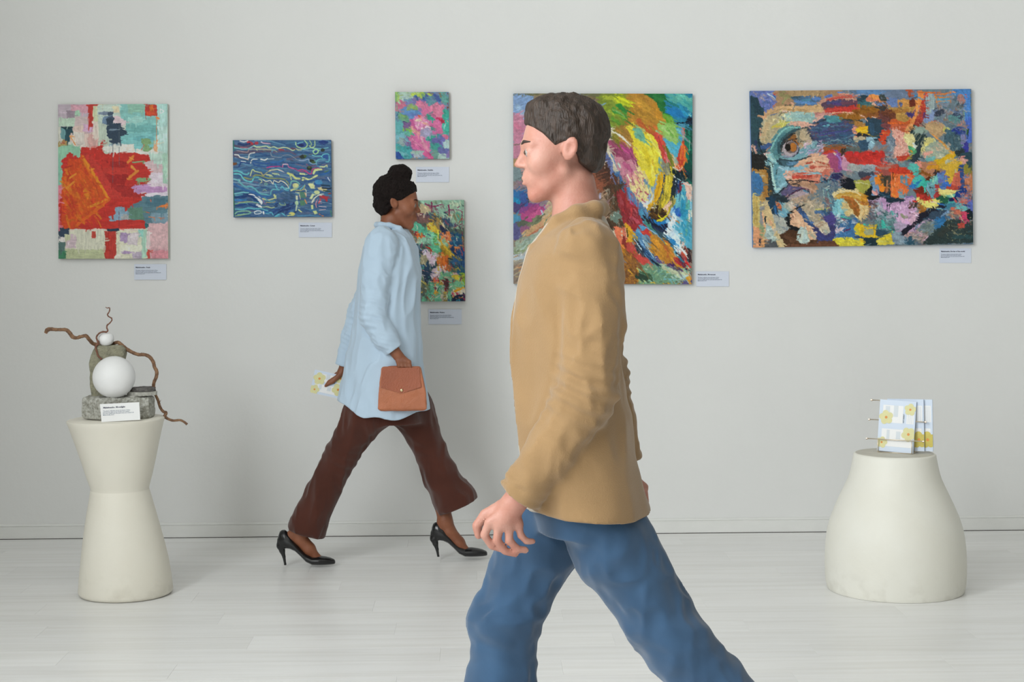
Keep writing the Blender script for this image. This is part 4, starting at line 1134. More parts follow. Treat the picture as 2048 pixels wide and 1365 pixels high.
# ---- blue wavy lines
pt = Paint((465, 280, 664, 435), '#3f6892', seed=5, dry=.6)
pt.T(440, 260, .1685)
pt.dabs(260, 190, 22, 3, 7, (150, 120, 1330, 1035), ['#3a6796', '#4a6e98', '#2f5c90', '#54789c', '#5b6a8c', '#3f7098', '#2c5486'])
pt.dabs(150, 260, 11, 4, 9, (150, 120, 1330, 1035), ['#5f93b4', '#24508c', '#7fa4bc', '#1f4a84', '#4f8cb4', '#6a6484'])
pt.run('''T 440 260 .1685
L 5a4f6c 26 160,185 260,200 330,190 420,160;L 5c5470 30 170,265 330,262 600,245;L 5d5a76 26 160,300 250,330 330,350;L 60587a 22 640,260 800,250 900,290;L 66627e 20 800,350 1000,300
L b83848 34 335,150 385,160;E b83848 4 433,155,20,18;L 203f78 22 220,165 290,175 350,160;L d9d3d8 12 235,130 280,140 330,128;L c06a80 8 240,205 380,212
L c9cbd6 12 490,140 520,158 590,162;L c98aa8 8 500,150 600,165
L 7fbfc4 12 165,205 260,225 330,222 375,200 410,185 440,203 560,190 600,210;L c8d89a 11 400,190 440,203 545,192 580,212 640,200 690,218 760,205 820,222 870,245 905,225 930,240 980,232;L 6fb8c4 12 980,232 1080,215 1200,225 1290,212
L a8b884 7 335,232 420,228 520,232 640,240 680,262;L c5a8a0 6 180,240 320,262 340,235 450,222 600,230;L 8898a8 8 600,270 620,312 720,325 760,300 830,300 880,330 920,355 1000,360 1040,345
L d8d8d2 13 170,292 215,296 235,320 290,335 330,340 345,290 370,275 410,268;L b03a44 18 700,232 755,235;L 7a3a4c 12 850,215 900,230
L dfe0d8 10 360,392 375,352 440,345;L d8dcd8 17 485,348 530,355 560,340;L cfd4d4 12 250,372 300,378;L b8c8cc 8 560,345 640,342
L 2a5aa0 16 390,390 420,420 560,430 700,410;L 2c5ea4 14 390,370 500,395 720,400;L 1f4a90 14 220,430 240,390 260,385 350,400
L 2f6eae 22 600,385 700,375 760,360;L 2a4f8c 18 620,440 740,430 860,450;L c23a84 12 555,445 600,436 690,432 740,440;L b03a80 9 830,440 900,465 930,490 1040,500;L cf6a9c 10 742,440 750,410 800,408 815,440 880,465;L c8407c 12 930,485 980,470 1020,495 1080,525 1095,480 1130,455 1185,455;L d8d0d8 8 745,408 805,408
L b04468 6 1030,405 1060,430 1150,425;L 5f7fae 8 880,480 940,500
L 60c0c8 17 160,485 230,492 280,520 320,525 340,508;L c8d48c 11 355,540 380,470 410,490 450,500 490,512;L b0a468 14 480,505 510,535 560,500 600,480;L dcd89c 10 590,478 680,470 740,492;L d8c8d0 8 690,475 760,500
L d8dc94 12 550,530 610,538;L c8d49c 10 620,515 680,520 700,535;L a8c88c 8 640,530 690,520;L c0d088 8 585,550 625,552;E 3f7fae 4 510,475,28,12
L 60c0c8 17 160,520 230,525 270,575 310,605 370,610 400,565 450,560;L 94a04c 12 280,560 340,580 380,575 410,535 470,540 560,570 650,575 740,580 800,620 810,650;L 5fb4b4 10 400,560 470,572 520,600
L e0dcbc 9 505,590 540,610 590,600 625,640 632,605;L e0dcbc 10 640,600 690,620 720,602 780,640 810,685 780,700;L 7fc4cc 16 155,580 230,595;L d8b0a0 5 225,600 250,640 280,655
L 5fb4bc 15 200,590 240,630 290,670 360,668 410,700 460,750 540,765 590,775 610,710 700,712;L 2f6cae 24 160,640 240,690 300,712 400,740 500,790 600,780;L 2f66a8 20 630,735 700,740 735,720
L 5cb8c8 12 650,640 670,690 690,712;L 5cb8c8 13 720,690 735,670 770,710 810,720;L 5cb8c8 11 780,690 815,700 830,650
E 3d6a94 3 470,610,20,26;L c8d090 9 455,585 485,595 490,620 470,630;E 7fb890 3 540,640,18,14;E 3d6a94 3 540,640,10,8;L 8fb880 8 505,715 530,705 545,725
L c8d07c 22 805,515 860,545 900,575 945,580;L b8c478 14 830,530 845,590;L c8d490 20 955,520 1005,525;L d0d88c 22 980,600 990,570 1060,590 1120,560 1155,545;L 24508f 16 880,530 940,545 1060,540 1110,530;L 2c5a9a 14 1000,620 1060,600 1180,590
L cdd68c 26 1115,510 1140,475 1205,470;L ccd090 13 1190,435 1240,438 1270,420 1275,440
L 6fb4a8 13 838,640 850,610 900,610 945,650 920,690 880,715;L 2a5ea0 14 870,680 960,650;E ccd08c 4 895,660,36,26;L ccd08c 20 835,720 880,700
L 60b8c8 10 950,705 990,670 1005,650;L b8b068 10 900,715 970,715 1010,660;P ccd094 3 1045,640 1135,612 1120,700 1080,700;P ccc08c 4 1160,690 1210,680 1275,712 1240,735 1170,712;E 2a5a9c 5 1160,640,50,30
E 3f8fc0 8 1170,625,40,28;L 1f3f5a 18 1210,660 1300,665;L 183040 14 1215,690 1280,700 1320,690;L 2a4a30 12 1230,720 1310,735
E c8d498 3 1150,742,32,22;P c8d49c 3 1060,815 1095,755 1120,765 1085,825;L dcd8c0 12 1090,860 1110,820 1170,775 1230,762;L dcd8c0 9 1085,870 1120,830;P c8d48c 3 1073,895 1098,890 1105,940 1082,942;P c8d48c 3 1098,965 1135,960 1155,990 1120,1004
L b8303c 34 1190,800 1250,810 1262,840;L c83848 14 1170,870 1210,800;L e8a8b0 7 1170,855 1200,850;L e8a8b0 7 1165,880 1205,875;L f0c8c8 6 1170,910 1260,918;L f0b8b8 6 1175,955 1250,945;L e89098 8 1140,920 1135,880 1155,830
L 1f3f7c 26 620,980 680,940 800,900 880,870;L 1c3870 24 640,1020 720,960 860,930;D 26 50 18 -30 30 640,860,890,1000 1c3c78 2a5a9c 183060 3a6ca0;D 40 60 16 20 20 690,740,880,860 3c628c 466a90 34587e
L c8d09c 14 895,745 945,750;P c8d0b0 4 890,780 920,785 915,835 892,830;E a8c8a0 4 908,870,20,26;L b8ccb0 16 905,905 895,960;P 4f8470 4 945,735 1000,735 1015,810 950,805;P 4f8468 4 945,840 1000,840 1010,890 950,900;L d8a070 12 1005,740 1020,790;L d0904c 14 1005,830 1025,875;L e0dcc0 8 1005,700 1020,720 1020,780;L d8c8a0 8 940,770 950,820
L c8d48c 16 930,950 960,975;E c8c468 5 850,1000,34,22;L ccd07c 12 800,1020 850,1010
L 6fc0c8 16 160,755 240,742 330,742;L 4fa8bc 10 170,775 260,765;L e0e4e4 14 335,765 390,770 420,800 450,815 490,850 480,880;L e4e8e8 26 450,830 485,865;L e4e8e8 24 430,890 480,915;L d8dce4 10 455,790 475,805
L 15407f 26 165,800 280,790 350,785 440,850;L 2f7fc0 20 170,835 300,825;L 18468a 22 165,905 300,880 430,910;L 4a98b4 14 170,870 300,860 390,855 460,865;L 8fb070 7 170,880 320,848 440,870;L a0b070 7 210,862 380,852
L c878a0 6 500,815 525,880 545,860;L cdd08c 13 500,815 570,830 640,810 660,780;L b8c484 22 640,770 655,810;L a8a060 10 540,860 620,862 650,850;L 4f9cb0 12 520,800 580,845 640,840
L b8c884 10 500,915 560,910 600,925 640,915;L 58b4c4 16 165,940 260,938 320,925 400,935 480,935 560,960;L 88a884 12 700,870 720,890 770,890 760,865;L 2a70b0 14 430,950 560,980 610,985
L 7fb898 14 170,995 200,970 300,958 350,975 340,990 200,1005;L 9fb478 8 170,1020 300,1000;L d8e0e0 10 400,970 440,958 480,970 470,990 410,995 398,975;L e0e4e4 20 508,975 512,995;L 58b4c8 14 540,990 600,980 620,1010;L 58b8c8 15 640,1030 700,1000 740,995 770,1025
L 3f7c48 16 155,850 158,900;L 2f8070 14 155,130 160,240;L 2a6a5c 10 155,700 160,1020;L 4a8c5c 10 1310,960 1320,1020;L d87838 7 1170,1000 1190,1010;L e08038 9 1205,1020 1225,1025;L 9c4838 16 1290,760 1315,755;L 2c5898 14 1260,570 1300,580 1290,620;L b8c4d4 12 1285,570 1305,610
P 34569c 4 905,140 960,135 1010,150 1030,190 960,210 910,190;L a8d490 13 905,150 910,190 960,215 1020,208 1040,170 1010,128;L 70c4c4 9 925,160 990,145;E 1a2c6c 4 965,180,30,14;L b8d48c 11 1065,190 1090,210 1130,190 1130,130;L a8cc84 9 1070,130 1090,165 1080,190;L 203f88 26 1190,140 1280,145;L 2c4c90 20 1200,165 1260,160
E 2c3a34 4 1225,240,26,20;E 2a3830 5 980,320,34,18;E 4a6a38 4 1010,310,14,16;E 28382c 5 1090,365,30,20;E 3f5c38 4 1110,385,22,14;E 28362a 5 1062,455,26,28;E 4a6038 3 1060,440,12,12;P 2a5aa4 3 1215,320 1240,295 1285,290 1285,360 1250,345;L 60c0cc 10 1205,320 1235,290 1295,290 1300,370 1260,380;L a0d490 12 1110,258 1135,232 1170,240 1165,270 1130,285 1112,262;E 2c5090 3 1145,258,16,10
L 64c0c8 11 1100,300 1140,312 1200,310 1220,330;L 8fa8cc 11 940,360 1000,365 1050,345 1060,375;L 60bcc4 11 1150,410 1145,375 1180,350 1250,345;L 8fb0d0 8 1060,385 1100,405 1145,400;L 8f8060 5 1060,290 1110,285;L 7a4a28 34 160,405 185,400
L 2c66a8 22 1180,530 1260,520 1300,500;L 4a7890 14 1240,495 1300,480;L 4c7040 12 1250,500 1290,488
L 3a6e9e 22 820,410 960,440 1010,450;L 3f6c9c 20 160,340 220,350 230,380''', grow=0)
pt.smear(260, 5, 1.3, 5, 25, jit=.10)
M_EDGE2 = mat('canvas_edge_blue', alb('#3a5a78'), rough=.7, vary=.3, scale=30)
hang(pt, [(465.5, 280.5), (662, 280), (664, 434), (467, 435)], 'blue painting of thin wavy horizontal lines left of the walking woman', M_EDGE2, 1.2, sat=.85)

# ---- small blossom painting
pt = Paint((790, 184, 899, 318), '#6a8fae', seed=8)
pt.T(780, 175, .1099)
pt.dabs(150, 130, 60, 30, 80, (95, 82, 1068, 1298), ['#6f8fb4', '#5f9aa8', '#7d7fae', '#62a3a0', '#6b86b8', '#8a86b0'])
pt.run('''T 780 175 .1099
L 7fae6a 50 110,100 130,220;D 14 50 26 60 50 100,90,500,200 b8cc58 9fc06a c4d850 8fb888;RH a8c4b4 22 200,85,480,130;R a9c3bd 26 180,140,420,230;E b4cc4c 14 430,130,50,30;E 3f6aa8 12 460,165,34,16;L a4c04c 40 530,160 580,110;L 6fa07c 40 590,140 640,130;L b8cc3c 28 690,110 740,140 765,125;L 5f5a8c 30 650,120 700,180
R 6f9ab8 26 250,200,440,260;L 7d72a8 50 420,220 560,210;L 3f66a8 40 610,220 650,150;E 5f94a0 22 740,230,90,70;E 6c8fa8 16 780,200,40,40;L 4a62a4 50 800,170 900,230;E 5f9c94 22 990,190,80,80;L 5a8fc4 26 880,260 930,290;L 3a62a8 22 880,210 910,250;L 8a5a50 10 700,90 800,112;L a8603c 12 870,100 980,108;L 8a3c30 14 1045,100 1050,130;L 8a4a3c 14 1045,280 1040,400
P c8708c 20 105,300 160,260 190,230 250,290 270,330 200,400 130,400;L d0608c 16 175,225 200,260;L a0c4a4 26 140,240 180,290;L 8fae98 16 120,300 115,400
P 5f8fc4 18 190,410 280,350 480,420 560,480 520,560 330,560 240,470;L 5f80c0 50 300,480 480,500;L 8a80b8 40 540,420 560,350;L 7c78b0 40 300,260 460,270
E 8aae68 20 400,350,60,40;E 84a46c 12 330,390,28,30;L 98b060 22 360,320 420,380;L a0a85c 14 420,360 480,400
E 6aa078 22 260,550,90,55,20;L 7fac60 26 200,500 270,530;E 5f9a84 16 310,590,50,30;L 3f6f84 30 120,500 150,440;L 2c4470 14 230,615 300,640
P 7c5c90 16 215,640 330,650 370,630 340,740 250,730;E 84b84c 12 310,770,90,50,-8;E 74bc4c 10 320,750,50,28;L 9cb078 20 370,740 420,800;E 62b4a0 16 310,830,70,40
E 5cacb0 22 150,700,60,80;E 74b4c0 24 170,900,80,70;E 5fb0b4 20 140,780,50,60;E 8fa8a8 24 220,980,60,70;E 74749c 18 300,980,50,80;L 8a5a90 26 330,920 300,1060;L 7c70a0 30 340,1040 400,1120
P 44a8ac 18 110,1050 250,1080 360,1140 360,1250 250,1260 110,1160;L 6cb8c0 40 130,1160 300,1230;L 4fa8a0 26 110,1080 180,1080;L 2c58a8 44 110,1200 160,1270;L 2c4a98 20 130,1170 230,1285;L 5f6ca8 22 380,1210 420,1260
P d4739a 16 480,265 530,240 640,280 650,340 720,380 790,420 700,460 620,500 580,460 620,400 560,360;L dc80a0 50 520,290 620,340;L cf6c98 40 600,420 720,400;E d06a98 12 690,430,80,26,20
P da7c9c 16 775,340 810,285 900,275 960,350 940,470 960,540 850,560 800,480 770,430;L e088a8 44 820,330 900,420;L dc80a0 50 860,360 880,480
P d0689c 16 700,490 790,510 870,560 930,620 945,740 940,820 870,840 780,830 740,780 800,740 700,680 710,600 780,580;L d870a0 60 780,620 900,700;L d4689c 50 830,700 900,800
L c83068 50 860,560 930,580;L c0284c 40 900,580 975,625;L b82848 22 930,600 980,630;L d06c90 50 930,830 1010,910;L d4749c 34 900,770 960,860
P da80b0 18 380,640 440,520 560,520 690,600 710,700 640,760 520,780 420,720;D 50 50 14 -20 60 450,530,700,740 e8c8dc dc98c0 e8b0b8 f0d8e0 cf6ca4 e4a098;E e8d0b8 8 500,590,40,20,-20;L e8a898 30 600,640 680,680;L e8d4e0 20 560,740 700,700;E d8604c 8 530,530,28,16,40;L c06078 14 600,760 620,700
L cc5c98 40 390,600 440,720 520,780;L e09898 44 400,740 460,800 520,830;L dc8c98 34 480,830 540,940
P d468a0 16 350,900 440,850 540,880 640,960 720,1040 710,1130 600,1140 480,1140 400,1060 340,960;L da80a8 60 400,960 520,1060;L dc8ca8 60 560,1000 680,1120;L cc5c94 22 380,980 500,1000;L e0a0b8 40 560,900 580,980;L b84c88 14 490,1040 540,1080;L d85c94 50 620,1180 700,1240 760,1280;L c8508c 26 640,1160 720,1210;L d070a0 30 650,960 700,1000
P a098b8 18 560,780 640,730 760,740 760,840 660,900 560,860;L a8a4c4 40 620,820 740,800;L c47cb0 22 720,760 840,800
P 2ca48c 8 640,540 690,500 720,530 760,520 800,570 780,585 700,575 650,560;L 30a48c 26 710,470 770,445;L 30a488 18 780,560 815,580;E 3c9c88 8 740,725,26,28;L 3ca08c 16 760,730 820,745;E 34a48c 10 800,880,60,26,-10;L 34a08c 24 650,940 730,940;L 3ca490 26 740,900 830,860
E 38ac98 14 1000,490,60,70,20;E 3cb09c 14 1020,720,52,90,10;L 8cc8c0 24 985,690 975,760;L 8ccfc4 18 1010,650 1000,700;L e0a080 12 1040,600 1050,620
P 6c68ac 16 740,960 870,900 960,900 1000,980 940,1060 820,1020;P 6a70ae 16 830,1090 1000,1040 1060,1100 1050,1200 900,1200;L 5f8fc0 20 880,900 900,840;E 3f9c90 14 790,1060,70,60;E 3ca098 10 850,1040,40,30;E b0ccc8 14 1010,1040,66,60,40;L a4c8c8 30 950,990 1040,1100;L c4d8d0 22 860,1200 980,1230;R a8c4bc 16 860,1220,1010,1290;L 8c78b0 40 1030,1230 1060,1180;E 6c9c90 16 810,1220,60,60;E a8b0bc 20 480,1200,70,50;E 9cbcae 14 470,1180,44,34;L 5c9ca0 22 730,1190 760,1170;L b89060 12 380,1285 480,1270;L c86c8c 12 620,1290 720,1280''', grow=3)
pt.smear(420, 5, 2.2, 35, 60, jit=.09)
M_EDGE3 = mat('canvas_edge_brown', alb('#6a4a44'), rough=.8, vary=.4, scale=40)
hang(pt, [(790, 184), (897.5, 184), (899, 318), (791.5, 318.5)], 'small painting of pink blossoms, topmost beside the walking woman', M_EDGE3, 1.15, sat=.86, mottle=.2)

# ---- the crowded painting behind the woman
pt = Paint((761, 400, 931, 604), '#5c6a5c', seed=11)
pt.T(750, 395, .15755)
pt.dabs(90, 80, 40, 70, 50, (68, 30, 520, 480), ['#6a5238', '#8a6a34', '#70583c', '#a8803c', '#54483c', '#7a4038', '#8c7c50'])
pt.dabs(150, 70, 34, 60, 60, (68, 450, 620, 1325), ['#3f5466', '#4f6470', '#6c7a74', '#8a8a78', '#34505c', '#7c8c84', '#a89c84', '#56706c', '#b0a890'])
pt.dabs(220, 70, 32, 60, 60, (430, 200, 1135, 900), ['#2f4a5c', '#3f5a54', '#54705c', '#6c7450', '#8a7a4c', '#2c3c58', '#7a5a48', '#4c7468'])
pt.run('''T 750 395 .15755
P 8fb8a0 22 600,30 1135,30 1135,340 1000,360 960,240 850,180 760,150 640,120;D 40 60 26 70 50 740,50,1120,340 9cb8a0 7fa890 a8c0a4 8c9c7c 94b4a8;D 20 34 16 90 30 960,60,1110,120 b8ccb0 c4d0b4
P b8a884 14 600,90 700,100 710,180 640,200 560,170 530,140;L 8a3458 20 640,70 680,90 760,110 860,80;L 842c54 22 720,60 720,180;L 8a3460 16 940,95 950,170 930,220;L 8c3c68 14 900,180 960,180;L 7c2c54 8 980,160 1040,150 1110,160;L 8a3c60 10 1060,130 1085,110;L 842c50 8 1110,180 1110,400 1120,620;L 7a3450 10 1050,360 1110,330;L 8c2c50 12 520,200 660,200
L 6c4448 30 480,200 600,240;L 7a5a54 40 560,260 680,260;L 4c5468 26 680,210 740,220;L c89838 14 680,265 730,270;L 5c6c50 26 800,220 860,300;L 9c8048 36 760,240 810,380;L 947c50 16 800,300 830,480
L d8c8a0 22 835,300 870,350 900,390;L 2c3450 26 850,390 900,420;L 3c5470 30 890,270 980,340;L 2c4468 14 1000,330 1030,360;L 5ca088 40 1050,200 1100,300;L c4804c 8 1050,210 1080,260;L 88906c 34 1000,210 1040,300;L c8c8b0 10 965,200 975,260;L d09838 12 1095,260 1105,280
L 5ab494 40 490,350 560,380 620,410;L 54a888 26 560,430 650,400;L d8b838 34 700,360 750,410 800,440;L d8c448 12 720,370 770,400;L c8503c 16 460,430 520,470 560,480;L 9c3440 14 480,420 540,440;L e06c28 26 548,462 560,478;L e0a078 20 600,480 650,490;L e08848 10 670,410 690,450;L d0583c 8 610,470 640,510
P 7cc4a0 14 640,470 720,450 800,480 790,540 700,560 650,530;L 94c8ac 26 560,540 680,540;L a8ccb4 14 660,520 720,510;L 5c9c50 26 750,520 780,480;L 8ca840 22 780,590 820,600;L 60b48c 40 720,610 780,660;L 58a884 14 690,600 740,620;L c04838 14 640,620 700,640;L 8c3444 12 660,590 700,600
P e0844c 10 860,470 920,460 965,500 970,540 900,520;L d8a088 14 870,470 940,490;P 9cc8a4 12 840,540 900,530 930,580 900,620 840,600;L a8d0b8 14 850,570 900,600;L d8a838 22 800,520 840,560 870,640;P c8a02c 10 850,600 900,620 950,650 1000,700 1010,750 960,755 900,710;L b08c28 26 870,620 900,700;L e07838 14 930,570 960,610;L 5c6474 5 930,650 930,720
P d87430 10 830,720 900,730 890,830 890,900 840,870 800,780;L e06828 34 870,790 880,850;L d88c3c 16 800,760 820,820;L c8a83c 10 760,760 800,790
P d8c0d0 8 635,680 660,700 700,710 760,730 740,790 710,820 680,780 650,740;L c088b8 10 690,720 750,760;L e0ccd8 14 640,690 680,760;L c8a4c0 6 720,830 730,870
P 24567c 16 980,460 1070,470 1090,560 1030,620 980,600;L 2c6c88 30 1000,500 1010,580;L 5c9cb4 8 1000,540 1020,600;L d8844c 30 1010,630 1060,640;L 204a80 60 1060,680 1110,760;D 36 50 26 50 50 960,660,1135,900 1c447c 2c5c94 183868 3c7098 28507c;L 24406c 30 990,650 1010,700;L d8d080 10 1020,690 1035,710;L c84c50 10 1120,620 1130,680
L b8a850 14 1060,740 1080,780;L 3f80a4 20 990,830 1030,860;L 4c6c5c 26 1000,900 1080,910;L 286080 26 1060,930 1120,940;L b83c3c 12 900,920 960,840;L a83438 16 930,930 970,870;L d8643c 12 880,900 900,930;L 2c4ca0 24 870,940 900,960
P 9c9474 14 520,800 600,740 660,780 640,850 560,840;L a8a088 20 540,780 640,760;P 2c4860 12 560,850 640,830 680,880 660,920 600,900;L 5c8cb0 10 560,850 590,900;L b87c5c 8 545,860 590,920 640,930 680,950;L c898a8 8 610,920 670,945;P 2c4058 12 600,950 680,960 720,1010 700,1060 640,1040;L 8ca4bc 6 590,980 620,1030 680,1060;L d8c8b8 8 580,970 620,1040
P d0b8c0 12 760,920 840,870 870,880 820,960 760,1020 700,1060 720,990;L d8c4c8 22 800,900 760,1000;L c4a8b8 12 800,930 820,990;L e0d8d0 20 840,885 870,885;L c8b050 10 790,870 830,860
L d8744c 34 750,1030 745,1080;L d8605c 14 760,1020 770,1060;L c83c48 12 800,1050 810,1080;L d8a040 24 810,1110 850,1080;L c8a85c 14 790,1120 840,1120;P 6cae88 12 840,960 920,950 980,1000 920,1040 850,1000;L 7fb894 20 850,1000 930,1020;L b8b494 22 880,1010 980,1030;L 8c9c80 16 920,960 980,1000
P d8c03c 10 980,1000 1060,990 1070,1040 1000,1060;L c8b438 20 1000,1040 1060,1060;L d8a8a8 12 990,960 1060,965;L e0c8c0 14 960,980 1040,970;L 8cac38 26 1100,990 1130,1080;L a0b84c 12 1080,1080 1130,1110;L d8c8d0 20 980,1080 1010,1110;P 78b890 10 930,1050 1080,1060 1100,1140 960,1150
L 5a3438 30 880,1060 890,1140;L b83440 20 880,1160 920,1150;L 9c3040 12 900,1180 930,1190;P 6ab490 10 690,1100 830,1120 850,1200 830,1310 640,1320 610,1290 680,1200;L 70bc98 50 700,1220 800,1280;L 60a888 26 690,1120 700,1260;L c8d0b8 8 690,1290 740,1230;L e0a83c 36 760,1185 790,1195;L d88c3c 10 740,1215 770,1210;L 8c3850 20 740,1140 770,1150;L c87c4c 6 720,1270 770,1270
L b8b09c 30 830,1160 850,1300;L 8c7c3c 40 880,1240 900,1310;L a89868 14 870,1200 920,1200;L 6cb08c 30 940,1180 950,1310;L e0a020 24 1000,1190 1050,1175 1095,1165;L d8b040 10 1010,1200 1080,1190;P d8ccb8 8 970,1200 1110,1190 1110,1240 1040,1250 980,1240;L c03850 16 970,1215 1040,1215;L 8c2c48 8 1010,1200 1030,1230;P 1c2c48 8 980,1260 1050,1230 1110,1240 1090,1290 1040,1310 980,1310;L d88830 14 1060,1280 1100,1270;L a83c5c 14 1110,1280 1135,1300;L 2c8498 14 1030,1310 1060,1300
L c8b440 22 570,1050 620,1080 670,1110;L d8c868 12 580,1060 640,1090;L b8a058 10 640,1110 680,1100;D 26 60 14 80 20 500,1100,680,1310 3c5060 54645c 7c7454 445c70 8c8468;L c8a06c 26 320,350 360,370 380,390;L d0b488 14 370,440 440,445;L c8a890 26 380,490 440,500;L 3c9c8c 20 500,560 560,580;L c8b440 16 490,640 500,660;L 4c8498 26 510,740 530,780;L d8dcd0 10 500,590 560,560
D 60 40 10 40 90 430,200,1130,1310 d8b840 c04838 e0d8c8 2c4c8c 8c3458 5cb494 d87838''')
pt.smear(1300, 6, 2.0, 60, 50, jit=.16)
pt.run('''T 750 395 .15755
D 70 46 9 60 60 430,200,1130,900 e0d8c0 2c4c7c c8d0b0 1c3448 d8b848 b84c3c 7cc4a0 18304c a0485c
D 40 60 8 100 30 300,600,620,1300 d8c8a8 8ca4a8 2c4454 c8b898
D 50 40 9 20 90 560,900,1130,1310 e8e0d0 2c4460 c83c40 7cc4a0 e0b040 34503c
L 8a3460 12 640,70 690,95 760,105 860,80;L 842c54 10 720,60 722,170;L 8a3460 12 940,95 950,230;L 8c2c50 8 1110,180 1112,400;L 1c2c48 26 985,1285 1040,1250 1105,1245;L e0a020 18 1000,1190 1095,1165;L d8c0d0 14 650,700 700,740 720,800;L e87c2c 18 870,780 880,860;L d8b430 20 880,620 960,700 1000,740''', grow=0)
M_EDGE4 = mat('canvas_edge_mixed', alb('#7a6a5a'), rough=.8, vary=.5, scale=50)
hang(pt, [(761, 402), (928, 400), (930.5, 603), (762.5, 604)], 'densely daubed multicolour painting directly behind the walking woman', M_EDGE4, 1.2, relief=.0012, mottle=.35)

